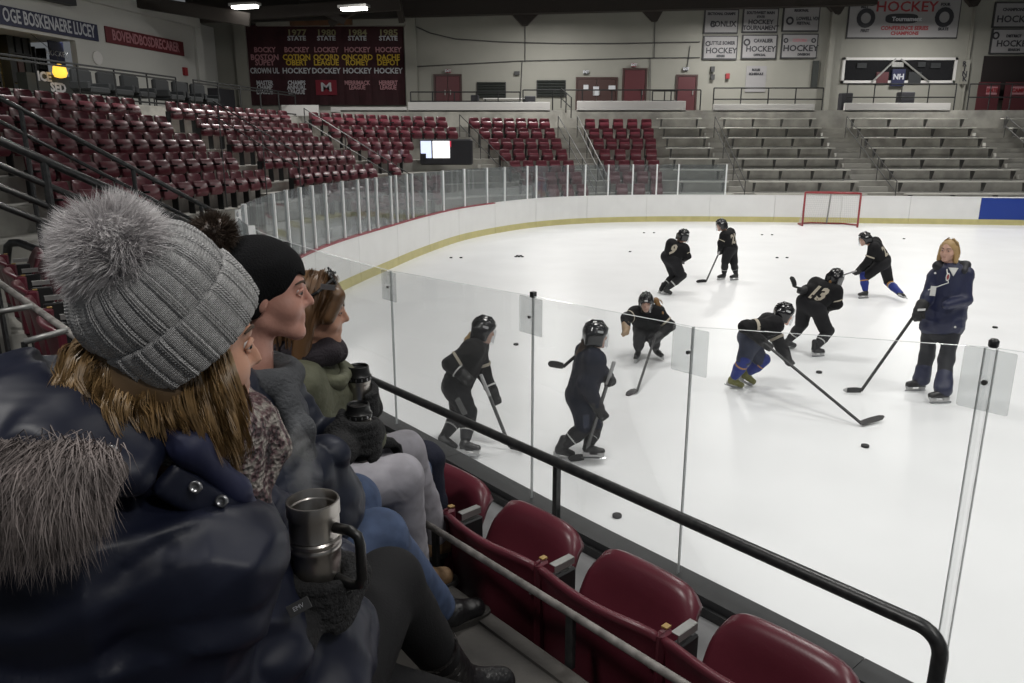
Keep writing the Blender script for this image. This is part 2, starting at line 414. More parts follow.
for px in (243, 411):
    a = at(px - 5, 60, YB); b = at(px + 6, 60, YB)
    struct(MB().box(a[0], b[0], YB - 0.35, YB, ZB - 0.5, ZT).obj('trim_3', 'wall_cream'))
# room behind the opening
struct(leftslab('wall_room', 'room_warm', v_open0 - 0.5, v_open1 + 0.5, ZL, 8.2, LWN - 2.6, LWN - 2.5))
struct(leftslab('ceiling_room', 'wall_white', v_open0 - 0.5, v_open1 + 0.5, zo1 + 0.05, zo1 + 0.15, LWN - 2.6, LWN - 0.25))
la = W(LWN - 1.4, (v_open0 + v_open1) / 2, zo1 - 0.05)
area_light(la, 1.6, 0.4, 28, (1.0, 0.85, 0.55))
def leftpanel(name, m, px0, py0, px1, py1, u0, th=0.05, parent=None):
    v0, za = vz(px0, py0, u0); v1, zb = vz(px1, py1, u0); return leftslab(name, m, v0, v1, min(za, zb), max(za, zb), u0 - th, u0, parent)
# signs: dark blue and dark red name boards
def leftsign(name, m, corners, body, tm, label, size, xs):
    # corners: px x0, x1 and y of top/bottom at both ends
    x0, t0, b0, x1, t1, b1 = corners; u = LWN + 0.06
    v0, zt0 = vz(x0, t0, u); v1, zt1 = vz(x1, t1, u); _, zb0 = vz(x0, b0, u); _, zb1 = vz(x1, b1, u)
    zt = (zt0 + zt1) / 2; zb = (zb0 + zb1) / 2
    r = empty(name, W(u, (v0 + v1) / 2, zb)); tag(r, label, 'sign')
    q = MB().prism([W(u, v0, zb), W(u, v1, zb), W(u - 0.05, v1, zb), W(u - 0.05, v0, zb)], (0, 0, zt - zb)); local(r, 'board', q, m)
    t = text('lettering', body, size, W(u + 0.015, (v0 + v1) / 2 + (0.0 if x0 > 50 else 0.1), (zt + zb) / 2), (SA, CA, 0), (0, 0, 1), tm, xs=xs, bold=0.012)
    t.parent = r; t.matrix_parent_inverse = Matrix.Translation(r.location).inverted()
    # fit the lettering to the board
    vs = [v.co for v in t.data.vertices]; al = [SA * c.x + CA * c.y for c in vs]; w = max(al) - min(al); f = (v1 - v0) * (0.86 if x0 > 50 else 0.92) / w
    mid = (max(al) + min(al)) / 2; tgt = (v0 + v1) / 2
    for v in t.data.vertices:
        a = SA * v.co.x + CA * v.co.y; na = tgt + (a - mid) * f; dv = na - a; v.co.x += SA * dv; v.co.y += CA * dv
    return r
leftsign('name_board', 'sign_blue', (-4, 4.2, 24.5, 97, 24.5, 40), 'OGE BOSKENAERE LUCEY', 'letter_pale', 'dark blue name board with pale capital letters above the snack window', 0.62, 0.8)
leftsign('name_board', 'sign_red', (105, 27, 43, 183, 41, 55), 'BOVENDBOSDRECARER', 'letter_pink', 'dark red name board with pale letters on the white side wall', 0.55, 0.8)
# things in the opening and on the wall
b = leftpanel('wall_banner', 'sign_blue', 48, 40, 66, 66, LWN - 1.2); tag(b, 'blue banner hanging inside the snack window', 'banner')
text('lettering', 'HOCKEY', 0.28, W(LWN - 1.19, *[(vz(57, 54, LWN - 1.2))[i] for i in (0, 1)]), (SA, CA, 0), (0, 0, 1), 'letter_pale', b)
v0, z0 = vz(60, 73, LWN + 0.8)
r = empty('yellow_lamp', W(LWN + 0.8, v0, z0)); tag(r, 'glowing yellow lamp hanging at the snack window', 'lamp')
local(r, 'shade', MB().lathe([(0.05, 0.30), (0.20, 0.22), (0.24, 0.0), (0.18, -0.14), (0.05, -0.17)], W(LWN + 0.8, v0, z0), n=12), 'lamp_yellow', smooth=True)
local(r, 'cord', MB().tube([W(LWN + 0.8, v0, z0 + 0.28), W(LWN + 0.8, v0, z0 + 0.6), W(LWN - 0.2, v0, zo1 + 0.02)], 0.012, 5), 'metal_dark')
def silhouette(px, py, w, h, u, label, name='shelf_stack'):
    v0, z0 = vz(px, py, u); h = h + z0 - ZL; z0 = ZL; r = empty(name, W(u, v0, z0)); tag(r, label, 'shelf')
    mb = MB(); rr = random.Random(px)
    for i in range(3):
        zz = z0 + h * i / 3; mb.prism([W(u, v0 - w / 2, zz), W(u, v0 + w / 2, zz), W(u - 0.4, v0 + w / 2, zz), W(u - 0.4, v0 - w / 2, zz)], (0, 0, 0.05))
    for sgn in (-1, 1):
        mb.prism([W(u, v0 + sgn * w / 2 - 0.03, z0), W(u, v0 + sgn * w / 2 + 0.03, z0), W(u - 0.4, v0 + sgn * w / 2 + 0.03, z0), W(u - 0.4, v0 + sgn * w / 2 - 0.03, z0)], (0, 0, h))
    local(r, 'rack', mb, 'metal_dark')
    for i in range(3):
        for j in range(3):
            hh = h / 3 * rr.uniform(0.5, 0.9); vv = v0 - w / 2 + w * (j + 0.5) / 3; zz = z0 + h * i / 3 + 0.05
            local(r, 'carton', MB().prism([W(u - 0.05, vv - w / 8, zz), W(u - 0.05, vv + w / 8, zz), W(u - 0.35, vv + w / 8, zz), W(u - 0.35, vv - w / 8, zz)], (0, 0, hh)), rr.choice(['vent_dark', 'door_brown', 'metal_dark']))
silhouette(-12, 62, 0.9, 1.3, LWN - 1.5, 'dark shelf rack at the far side of the snack window')
silhouette(22, 62, 1.0, 1.25, LWN - 1.5, 'dark shelf rack in the middle of the snack window')
silhouette(42, 64, 0.5, 0.6, LWN - 1.5, 'small dark shelf rack beside the blue hanging banner')
cn = leftpanel('menu_board', 'vent_dark', 26, 72, 76, 96, LWN + 0.5, 0.4); tag(cn, 'dark snack counter front with white lettering', 'counter')
vv, zz = vz(44, 77, LWN + 0.5); text('lettering', 'ICE', 0.42, W(LWN + 0.52, vv, zz), (SA, CA, 0), (0, 0, 1), 'letter_pale', cn, bold=0.02)
vv, zz = vz(58, 88, LWN + 0.5); text('lettering', 'SED', 0.42, W(LWN + 0.52, vv, zz), (SA, CA, 0), (0, 0, 1), 'letter_pale', cn, bold=0.02)
dk = leftpanel('wall_display', 'letter_dark', 25, -14, 77, 6, LWN + 0.45, 0.35); tag(dk, 'black display box hanging above the blue name board', 'display')
vv, zz = vz(97, 58); ck = MB().lathe([(0.26, 0.0), (0.26, 0.05), (0.2, 0.07)], W(LWN, vv, zz), np.array([[SA, 0, CA], [CA, 0, -SA], [0, 1, 0]]), 16).obj('wall_clock', 'parapet'); tag(ck, 'round white clock on the side wall', 'clock')
vv, zz = vz(184, 71); al = leftslab('fire_alarm', 'letter_red', vv - 0.12, vv + 0.12, zz - 0.2, zz + 0.15, LWN + 0.002, LWN + 0.12); tag(al, 'small red fire alarm on the side wall', 'alarm')
v0_, zt_ = vz(217, 88, LWN + 1.5); v1_, _ = vz(234, 88, LWN + 1.5); sp = leftslab('loudspeaker', 'letter_dark', v0_, v1_, ZL, zt_, LWN + 1.0, LWN + 1.5); tag(sp, 'black loudspeaker box on the concourse near the corner', 'loudspeaker')
vt = leftpanel('wall_vent', 'vent_dark', 174, 81, 190, 104, LWN + 0.08, 0.08); tag(vt, 'dark grille panel low on the side wall', 'vent')
# concourse rail along the left deck
def rail_run(name, pts, h, posts, m, label, bars=(1.0, 0.55), r=0.028):
    root = empty(name, pts[0]); tag(root, label, 'railing')
    P3 = [np.asarray(p, float) for p in pts]
    for bfrac in bars:
        local(root, 'bar', MB().tube([p + V(0, 0, h * bfrac) for p in P3], r, 6), m)
    L = [0]; 
    for a, b in zip(P3, P3[1:]): L.append(L[-1] + np.linalg.norm(b - a))
    for i in range(posts):
        q = L[-1] * i / (posts - 1); j = min(int(np.searchsorted(L, q, 'right')) - 1, len(P3) - 2); t = (q - L[j]) / (L[j + 1] - L[j]); p = P3[j] * (1 - t) + P3[j + 1] * t
        local(root, 'post', MB().tube([p, p + V(0, 0, h)], r, 6), m)
    return root
rail_run('guard_rail', [W(UL - 0.1, 14, ZL), W(UL - 0.1, 24.6, ZL)], 1.0, 8, 'metal_dark', 'dark guard rail along the concourse in front of the snack window', bars=(1.0, 0.9, 0.1))
rail_run('guard_rail', [W(UL - 0.1, 25.6, ZL), W(UL - 0.1, 33.2, ZL)], 1.0, 6, 'metal_dark', 'dark guard rail along the concourse near the corner', bars=(1.0, 0.9, 0.1))
# dark upholstered chairs on the left concourse
def lounge_chair(loc, rz, label):
    r = empty('lounge_chair', loc, rz); tag(r, label, 'chair', 'dark chairs on the concourse')
    def p(n, mb, m='chair_grey'): return mb.obj(n, m, r)
    p('seat', MB().bbox((0, 0, 0.42), 0.42, 0.36, 0.10, bev=0.04)); p('backrest', MB().bbox((0, 0.34, 0.72), 0.42, 0.09, 0.34, bev=0.05))
    for sgn in (-1, 1): p('armrest', MB().bbox((sgn * 0.45, 0.02, 0.55), 0.06, 0.36, 0.12, bev=0.03))
    for sx in (-1, 1):
        for sy in (-1, 1): p('leg', MB().tube([(sx * 0.36, sy * 0.3, 0), (sx * 0.36, sy * 0.3, 0.34)], 0.025, 6), 'metal_dark')
    return r
ch0 = None
for i in range(6):
    v0, _ = vz((93, 170)[i // 3], 100, UL - 1.3); q = W(UL - 1.3, v0 + (i % 3) * 1.12, ZL)
    lab = 'dark grey lounge chair on the concourse by the white clock' if i < 3 else 'dark grey lounge chair on the concourse under the red fire alarm'
    if ch0 is None: ch0 = lounge_chair(q, -math.radians(12) + math.pi / 2, lab); c = ch0
    else: c = dup(ch0, q)
    c['label'] = lab; c['group'] = 'lounge chairs by the clock' if i < 3 else 'lounge chairs under the fire alarm'

# ------------------------------------------------------------------ things on the back wall
def wrect(px0, py0, px1, py1, Y):
    a = at(px0, py1, Y); b = at(px1, py0, Y); return a[0], b[0], a[2], b[2]
def wbox(name, m, px0, py0, px1, py1, d=0.06, parent=None, Y=YB):
    x0, x1, z0, z1 = wrect(px0, py0, px1, py1, Y - d); return MB().box(x0, x1, Y - d, Y - 0.002, z0, z1).obj(name, m, parent)
def wtext(body, px, py, size_px, m, parent=None, Y=YB, d=0.07, xs=1.0, name='lettering', bold=0.01, fit=None):
    if fit: xs = min(xs, fit / (0.86 * size_px * len(body)))
    q = at(px, py, Y - d); return text(name, body, size_px / FPX * Y * 1.38, (q[0], Y - d - 0.01, q[2]), (1, 0, 0), (0, 0, 1), m, parent, xs=xs, bold=bold)
# five tall banners hanging from a rod
rows5 = [(None, 'BOCKY', 'BOSTON SUPEY', 'CROWN UL', 'MASTER CHAMP', 'pink'), ('1977', 'BOCKEY', 'COTION OBERT', 'HOCKEY', 'CHAMPS ANNUAL', 'gold'), ('1980', 'LOCKEY', 'OCORD LEAGUE', 'DOCKEY', None, 'gold'),
         ('1984', 'HOCKEY', 'ONCORD ROMEY', 'HOCKEY', 'MERRIMACK', 'gold'), ('1985', 'HOCKEY', 'DACHE DEPOT', 'HOCKEY', 'HERBERT', 'gold')]
bxs = [(250, 279.5), (282.8, 310.5), (312, 340.5), (343.6, 370.8), (373.5, 403)]
for i, ((a, b), rw) in enumerate(zip(bxs, rows5)):
    x0, x1, z0, z1 = wrect(a, 25, b, 105, YB - 0.12); c = (a + b) / 2
    names = ('plain-topped', 'first gold-lettered', 'red-crested', 'fourth', 'last')[i]
    labs = ['dark maroon hanging banner with pink lettering and no gold', 'dark maroon hanging banner with gold lines beside the pink-lettered one', 'dark maroon hanging banner with a red crest square',
            'dark maroon hanging banner with gold lines next to the crest banner', 'dark maroon hanging banner with gold lines beside the cream column'][i]
    r = empty('hanging_banner', ((x0 + x1) / 2, YB - 0.12, z0)); tag(r, labs, 'banner', None)
    n = 9; fr = []
    for q in range(n):
        x = x0 + (x1 - x0) * q / (n - 1); y = YB - 0.14 + 0.03 * math.sin(q * 1.3 + i); fr.append([(x, y, z0), (x, y, z1)])
    bk = [[(x, y + 0.02, z) for x, y, z in col] for col in fr]
    mb = MB().grid(fr); mb.grid(bk); local(r, 'cloth', mb, 'banner_dark')
    local(r, 'rod', MB().tube([(x0 + 0.02, YB - 0.13, z1 + 0.03), (x1 - 0.02, YB - 0.13, z1 + 0.03)], 0.04, 6), 'metal_dark')
    def bt(body, dy, size, m, xs=0.9):
        t = wtext(body, c, dy, size, m, None, d=0.19, xs=xs, fit=25); t.parent = r; t.matrix_parent_inverse = Matrix.Translation(r.location).inverted(); return t
    if rw[0]:
        bt(rw[0], 33, 5.5, 'letter_gold_dim', 1.2); bt('STATE', 38.5, 4.0, 'letter_pale', 1.1)
    bt(rw[1], 50, 4.6, 'letter_pink', 0.95)
    for j, wdd in enumerate(rw[2].split()): bt(wdd, 57.5 + 5.4 * j, 5.0, 'letter_gold' if rw[5] == 'gold' else 'letter_pink', 0.95)
    bt(rw[3], 71, 5.0, 'letter_pale', 1.0)
    if rw[4]:
        for j, wdd in enumerate((rw[4] + ' LEAGUE').split()): bt(wdd, 83 + 4.6 * j, 3.9, 'letter_pink' if i > 2 else 'letter_pale', 0.8)
    else:
        q0 = wrect(c - 10, 80, c + 10, 95, YB - 0.2); local(r, 'crest_patch', MB().box(q0[0], q0[1], YB - 0.2, YB - 0.18, q0[2], q0[3]), 'banner_red')
        bt('M', 87.5, 8, 'letter_pale', 1.3)
for i, (a, b) in enumerate(((280.2, 282.6), (341, 343.4), (371.3, 373.2))):
    o = wbox('banner_divider', 'letter_pink', a, 27, b, 103, 0.1); tag(o, ['pale strip hanging beside the pink-lettered banner', 'pale strip hanging beside the crest banner', 'pale strip hanging beside the last maroon banner'][i], 'strip')
# far wall doors, vents and notices
def door(name, m, px0, py0, px1, py1, label, leaves=1):
    x0, x1, z0, z1 = wrect(px0, py0, px1, py1, YB); z0 = ZB - 0.42
    r = empty(name, ((x0 + x1) / 2, YB, z0)); r['kind'] = 'structure'
    fw = 0.09
    local(r, 'door_frame', MB().box(x0 - fw, x0, YB - 0.08, YB, z0, z1 + fw).box(x1, x1 + fw, YB - 0.08, YB, z0, z1 + fw).box(x0, x1, YB - 0.08, YB, z1, z1 + fw), 'door_brown')
    for j in range(leaves):
        a = x0 + (x1 - x0) * j / leaves; b = x0 + (x1 - x0) * (j + 1) / leaves
        local(r, 'door_leaf', MB().bbox(((a + b) / 2, YB - 0.03, (z0 + z1) / 2), (b - a) / 2 - 0.015, 0.03, (z1 - z0) / 2 - 0.01, bev=0.008), m)
        hx = b - 0.14 if j == 0 else a + 0.14
        local(r, 'door_handle', MB().bbox((hx, YB - 0.09, z0 + 1.0), 0.025, 0.03, 0.12, bev=0.005), 'galv')
    return r
door('door_1', 'door_brown', 577, 79, 616, 108, '', 2)
for px, py, w_, h_ in ((586, 87, 5, 4.5), (596, 91, 6, 9), (612, 88, 7, 5)):
    o = wbox('notice_sheet', 'letter_pale', px - w_ / 2, py - h_ / 2, px + w_ / 2, py + h_ / 2, 0.10); tag(o, {586: 'small pale notice on the left leaf of the double doors', 596: 'tall pale notice between the double doors', 612: 'wide pale notice at the edge of the double doors'}[px], 'notice')
door('door_2', 'door_maroon', 623, 70, 645.5, 108, '')
door('door_3', 'door_maroon', 676, 76.5, 696, 111, '')
door('door_4', 'door_maroon', 436, 76, 460, 109, '', 2)
def vent(px0, py0, px1, py1, label):
    x0, x1, z0, z1 = wrect(px0, py0, px1, py1, YB - 0.08); r = empty('wall_vent', ((x0 + x1) / 2, YB, z0)); tag(r, label, 'vent')
    local(r, 'frame', MB().box(x0, x1, YB - 0.06, YB, z0, z1), 'frame_dark')
    n = 6
    for i in range(n):
        zc = z0 + (z1 - z0) * (i + 0.5) / n
        local(r, 'slat', MB().bbox(((x0 + x1) / 2, YB - 0.09, zc), (x1 - x0) / 2 - 0.05, 0.03, 0.05, np.array([[1, 0, 0], [0, 0.8, -0.6], [0, 0.6, 0.8]])), 'vent_dark')
vent(477, 82, 506, 98, 'dark slatted wall vent beside the left maroon door')
vent(536.5, 80, 566, 97, 'dark slatted wall vent beside the double doors')
for px, py, lab in ((586, 72, 'small dark exit sign above the double doors'), (634, 65, 'small red exit sign above the maroon door'), (686, 69, 'small dark exit sign above the door by the bleachers'), (517, 73, 'small wall alarm between the two vents'), (448, 71, 'small red exit sign above the left maroon door')):
    o = wbox('exit_sign', 'letter_red' if px in (634, 448) else 'frame_dark', px - 2.6, py - 1.8, px + 2.6, py + 1.8, 0.12); tag(o, lab, 'sign')
    if px != 517: wtext('EXIT', px, py, 2.2, 'letter_pale', o, d=0.13, xs=0.9)
# conduits, columns with knee brackets
def conduit(pts, label, r=0.02):
    o = MB().tube([at(px, py, YB - 0.05) for px, py in pts], r, 5).obj('wall_conduit', 'frame_dark'); tag(o, label, 'conduit')
conduit([(412, 25), (430, 33), (455, 39), (500, 42), (560, 43.5), (620, 43.5), (700, 42)], 'thin dark cable sagging along the cream back wall', 0.025)
conduit([(408, 67), (520, 61), (650, 58), (700, 57.5)], 'thin conduit crossing the back wall above the doors')
conduit([(525, 24), (525, 62)], 'upright conduit under the first roof bracket')
conduit([(522, 62), (520, 108)], 'upright conduit down to the deck between the vents')
conduit([(655, 18), (654, 58)], 'upright conduit under the second roof bracket')
conduit([(650, 58), (650, 108)], 'upright conduit down to the deck beside the maroon door')
conduit([(690, 46), (687, 68)], 'short conduit above the door by the bleachers')
for i, (px, py) in enumerate(((525, 22), (655, 18), (838, 11), (975, 3))):
    q = at(px, py, YB - 0.3); w = 0.75
    o = MB().prism([(q[0] - w, YB - 0.35, q[2] + 0.45), (q[0] + w * (0.6 if i else 1), YB - 0.35, q[2] + 0.45), (q[0] + 0.12, YB - 0.35, q[2] - 0.15), (q[0] - 0.12, YB - 0.35, q[2] - 0.15)], (0, 0.3, 0)).obj('roof_bracket', 'beam_dark')
    tag(o, ['dark triangular roof bracket above the double doors', 'dark triangular roof bracket above the maroon door', 'dark triangular roof bracket beside the six white banners', 'dark triangular roof bracket beside the large white banner'][i], 'bracket')
# pale pilasters
for i, (a, b) in enumerate(((823, 838), (962, 976))):
    x0, x1, z0, z1 = wrect(a, 10, b, 112, YB - 0.3); struct(MB().box(x0, x1, YB - 0.3, YB, ZB - 0.45, ZT).obj('trim_%d' % (4 + i), 'wall_cream'))
# six white banners in dark frames, one wide banner, two more at the right
def white_banner(px0, py0, px1, py1, lines, label, marks=(), d=0.14):
    x0, x1, z0, z1 = wrect(px0, py0, px1, py1, YB - d); r = empty('wall_banner', ((x0 + x1) / 2, YB - d, z0)); tag(r, label, 'banner')
    local(r, 'frame', MB().box(x0, x1, YB - d + 0.02, YB - 0.01, z0, z1), 'frame_dark')
    f = 0.06; local(r, 'sheet', MB().box(x0 + f, x1 - f, YB - d, YB - d + 0.03, z0 + f, z1 - f), 'banner_white')
    for body, fx, fy, sz, m, xs in lines:
        t = wtext(body, px0 + (px1 - px0) * fx, py0 + (py1 - py0) * fy, sz, m, None, d=d, xs=xs, fit=(px1 - px0) * 0.8); t.parent = r; t.matrix_parent_inverse = Matrix.Translation(r.location).inverted()
    for fx, fy, rad, m in marks:
        q = at(px0 + (px1 - px0) * fx, py0 + (py1 - py0) * fy, YB - d - 0.01); rr = rad / FPX * YB
        pr = [(rr, 0), (rr, 0.02), (rr * 0.55, 0.02), (rr * 0.55, 0.0)]
        local(r, 'emblem', MB().lathe(pr, q, np.array([[1, 0, 0], [0, 0, -1], [0, 1, 0]]), 16, cap=False), m)
    return r
D_ = 'letter_dark'; K_ = 'letter_pink'; RD = 'letter_red'
white_banner(703.5, 9, 739.5, 33.5, [('SECTIONAL CHAMPS', 0.5, 0.2, 2.2, D_, 0.9), ('BONLIX', 0.55, 0.62, 5, D_, 0.95)], 'white framed banner reading BONLIX in dark letters', [(0.27, 0.62, 2.8, D_)])
white_banner(742, 8, 779.5, 32.5, [('SOUTHWEST MAIN', 0.5, 0.2, 2.4, D_, 0.9), ('STATE', 0.5, 0.36, 1.8, D_, 1), ('HOCKEY', 0.5, 0.58, 4, D_, 1.05), ('TOURNAMENT', 0.5, 0.82, 4, D_, 1.0)], 'white framed banner with two bold dark lines, top middle')
white_banner(782, 6, 821, 31.5, [('REGIONAL', 0.5, 0.18, 2.2, D_, 0.9), ('LOWELL VIX', 0.66, 0.50, 3, D_, 0.9), ('FESTIVAL', 0.55, 0.68, 2.5, D_, 0.9)], 'white framed banner with a dark crest beside the pilaster', [(0.2, 0.58, 3.6, D_)])
white_banner(702.5, 35.5, 738.5, 59.5, [('LITTLE SOMER', 0.55, 0.32, 3, D_, 0.9), ('HOCKEY', 0.52, 0.64, 5, D_, 1.05), ('SERIES', 0.5, 0.86, 2, D_, 1)], 'white framed banner reading HOCKEY below the BONLIX banner', [(0.15, 0.34, 2.4, D_)])
white_banner(741, 34.5, 778, 59, [('CAVALIER', 0.6, 0.26, 3.2, D_, 0.9), ('HOCKEY', 0.53, 0.60, 5, D_, 1.0), ('OFFICIAL', 0.5, 0.84, 2, D_, 1)], 'white framed banner reading HOCKEY with a dark crest, bottom middle', [(0.16, 0.32, 3.2, D_)])
white_banner(780.5, 33.5, 819, 58.5, [('OXFORD', 0.5, 0.28, 2.6, K_, 0.9), ('HOCKEY', 0.52, 0.60, 5.4, D_, 1.1), ('DIVISION', 0.6, 0.84, 2, D_, 1)], 'white framed banner reading HOCKEY with two small crests', [(0.14, 0.28, 2.2, D_), (0.86, 0.28, 2.2, D_)])
big = white_banner(846, -4, 963, 38.5, [('HOCKEY', 0.52, 0.26, 9, RD, 1.15), ('Tournament', 0.52, 0.545, 3.6, 'letter_pale', 1.1), ('CONFERENCE SERIES', 0.5, 0.76, 3.4, RD, 1.0), ('CHAMPIONS', 0.5, 0.88, 3.0, RD, 1.1), ('BEST', 0.16, 0.25, 2.4, D_, 1), ('FOUR', 0.85, 0.2, 2.4, D_, 1), ('FIRST', 0.16, 0.82, 2.4, D_, 1), ('SKATE', 0.83, 0.78, 2.4, D_, 1)], 'large white banner reading HOCKEY in red capitals', [(0.17, 0.52, 8.6, D_), (0.84, 0.50, 8.8, D_)], d=0.10)
q0 = wrect(885, 13.5, 919, 23.5, YB - 0.12)
pc = (q0[0] + q0[1]) / 2; pz = (q0[2] + q0[3]) / 2; pw_ = (q0[1] - q0[0]) / 2; ph_ = (q0[3] - q0[2]) / 2
local(big, 'oval_plate', MB().prism([(pc + pw_ * math.copysign(abs(math.cos(a_)) ** 0.6, math.cos(a_)), YB - 0.105, pz + ph_ * math.copysign(abs(math.sin(a_)) ** 0.6, math.sin(a_))) for a_ in [k_ * math.pi / 16 for k_ in range(32)]], (0, 0.02, 0)), D_)
white_banner(992.5, 2, 1040, 27.5, [('CHAMPIONS', 0.45, 0.3, 2.6, D_, 1), ('HOCKEY', 0.5, 0.68, 6, D_, 1.1)], 'white banner reading HOCKEY, upper one beside the dark opening')
white_banner(989.5, 28.5, 1038, 54, [('DISTRICT', 0.5, 0.3, 2.4, D_, 1), ('HOCKEY', 0.5, 0.6, 5.6, D_, 1.05), ('SEASON', 0.5, 0.84, 2.2, D_, 1)], 'white banner reading HOCKEY, lower one above the dark opening', [(0.13, 0.28, 3.4, D_)])
nb = wbox('notice_board', 'banner_white', 745, 66, 767, 92, 0.05); tag(nb, 'pale printed notice board below the white banners', 'notice')
for i, (b_, y_) in enumerate((('RULES', 70), ('SCHEDULE', 74))): wtext(b_, 756, y_, 2, D_, nb, d=0.06)
for px, py, m_, lab in ((713, 69, 'frame_dark', 'upper dark wall speaker under the white banners'), (713, 77, 'frame_dark', 'lower dark wall speaker under the white banners'), (728, 76, 'letter_red', 'small red box under the white banners')):
    o = wbox('wall_box', m_, px - 2, py - 2.6, px + 2, py + 2.6, 0.2); tag(o, lab, 'wall box')
dk = wbox('dark_recess', 'vent_dark', 811, 60.5, 819.5, 87, 0.1); tag(dk, 'narrow dark panel beside the pilaster', 'panel')
# wide press window with dark glass
x0, x1, z0, z1 = wrect(841, 57.5, 958, 83, YB - 0.1); pw = struct(empty('window_1', ((x0 + x1) / 2, YB, z0)))
fw = 0.12
local(pw, 'window_frame', MB().box(x0, x1, YB - 0.12, YB, z1 - fw, z1).box(x0, x1, YB - 0.12, YB, z0, z0 + fw).box(x0, x0 + fw, YB - 0.12, YB, z0, z1).box(x1 - fw, x1, YB - 0.12, YB, z0, z1), 'parapet')
local(pw, 'window_pane', MB().box(x0 + fw, x1 - fw, YB - 0.05, YB - 0.02, z0 + fw, z1 - fw), mat('dark_glass', (0.012, 0.012, 0.013), 0.12))
for (a, b, c, d) in ((896, 59, 872, 82), (901, 59, 929, 82)):
    p, q = at(a, b, YB - 0.16), at(c, d, YB - 0.16); local(pw, 'brace', MB().tube([p, q], 0.05, 6), 'galv')
o = wbox('press_box_banner', 'sign_blue', 891, 69, 906, 86, 0.2); tag(o, 'blue banner hanging in the press window', 'banner')
wtext('NH', 898.5, 77, 5, 'letter_pale', o, d=0.21)
for px0, px1, lab in ((876, 889, 'reddish chair back glimpsed behind the press window beside the blue banner'), (908, 922, 'dark chair glimpsed behind the press window beside the blue banner')):
    o = wbox('office_chair', 'door_maroon' if px0 < 890 else 'chair_grey', px0, 72, px1, 83, 0.14); tag(o, lab, 'seat')
for px, py, s_ in ((862, 66, 5), (922, 65, 4), (936, 66, 5), (898, 65, 6)):
    o = wbox('monitor', 'galv' if px == 898 else 'chair_grey', px - s_, py - 3, px + s_, py + 2, 0.13); tag(o, {862: 'dark monitor behind the press window near the bracketed pilaster', 922: 'small dark monitor behind the press window', 936: 'dark monitor behind the far end of the press window', 898: 'grey projector hanging above the blue press banner'}[px], 'monitor')
lx = wbox('pilaster_lettering', 'wall_cream', 962.5, 60, 971, 84, 0.32); tag(lx, 'narrow upright plate with dark marks on the pilaster', 'plate')
for i, c_ in enumerate('RINK'): wtext(c_, 964.5, 64 + 5 * i, 4.6, D_, lx, d=0.33)
# dark opening at the right with maroon panels
x0, x1, z0, z1 = wrect(978, 56, 1060, 100, YB - 0.05); o = MB().box(x0, x1, YB - 0.05, YB - 0.01, z0, z1).obj('dark_opening', mat('opening', (0.012, 0.008, 0.008), 0.8)); tag(o, 'dark concourse opening below the right-hand white banners', 'opening')
for i, (a, b, tx) in enumerate(((976, 1001, 'SKATE'), (1003, 1050, 'CAMP'))):
    q9 = wrect(a, 82, b, 104, YB - 0.5); o = MB().box(q9[0], q9[1], YB - 0.5, YB - 0.45, ZB - 0.42, q9[3]).obj('rail_banner', 'door_maroon'); tag(o, 'maroon rail banner with a pale %s panel' % tx, 'banner')
    q8 = wrect(a + 10 if i == 0 else a + 8, 86.5, a + 22, 94.5, YB - 0.52); MB().box(q8[0], q8[1], YB - 0.52, YB - 0.5, q8[2], q8[3]).obj('patch', 'letter_pink', o); wtext(tx, a + (16 if i == 0 else 15), 90.5, 3.6, 'letter_red', o, d=0.54, xs=0.9, fit=11)
# far deck railings
def far_rail(px0, px1, py0, py1, posts, label, Y=YF + 0.25, bars=(1.0, 0.5)):
    a = at(px0, py1, Y); b = at(px1, py1, Y); h = at(px0, py0, Y)[2] - (ZB - 0.42); a[2] = b[2] = ZB - 0.42
    rail_run('guard_rail', [a, b], h, posts, 'metal_dark', label, bars=bars, r=0.03)
far_rail(411, 520, 92, 109, 6, 'dark guard rail in front of the first wall vent')
far_rail(523, 700, 90, 108, 7, 'dark guard rail in front of the doors', bars=(1.0,))
far_rail(652, 676, 91, 108, 3, 'short dark guard rail beside the door by the bleachers', Y=YF + 0.5)
far_rail(713, 822, 88, 106, 5, 'dark guard rail above the white low wall by the notice board')
far_rail(846, 954, 84, 105, 5, 'dark guard rail in front of the press window')
far_rail(967, 1030, 84, 108, 4, 'dark guard rail in front of the maroon rail banners')
for px, w_, h_, lab in ((475, 8, 11, 'black monitor box on the far deck by the first vent'), (530, 11, 10, 'black monitor box on the far deck between the vents'), (846, 13, 13, 'black equipment case at the end of the press rail'), (906, 17, 14, 'black equipment case in the middle of the press rail')):
    x0, x1, z0, z1 = wrect(px - w_ / 2, 106 - h_, px + w_ / 2, 106, YF + 0.7); z0 = ZB - 0.42; o = MB().bbox(((x0 + x1) / 2, YF + 0.78, (z0 + z1) / 2), (x1 - x0) / 2, 0.2, (z1 - z0) / 2, bev=0.03).obj('equipment_case', 'letter_dark'); tag(o, lab, 'case')
for a, b, lab in ((483, 526, 'long pale table between the two vents'),):
    x0, x1, z0, z1 = wrect(a, 98, b, 101, YF + 1.15); r = empty('folding_table', ((x0 + x1) / 2, YF + 1.3, ZB - 0.42)); tag(r, lab, 'table')
    local(r, 'table_top', MB().box(x0, x1, YF + 1.15, YF + 1.8, z1 - 0.05, z1), 'parapet')
    for x in (x0 + 0.1, x1 - 0.1):
        for y in (YF + 1.2, YF + 1.7): local(r, 'leg', MB().tube([(x, y, ZB - 0.42), (x, y, z1 - 0.05)], 0.025, 6), 'metal_dark')
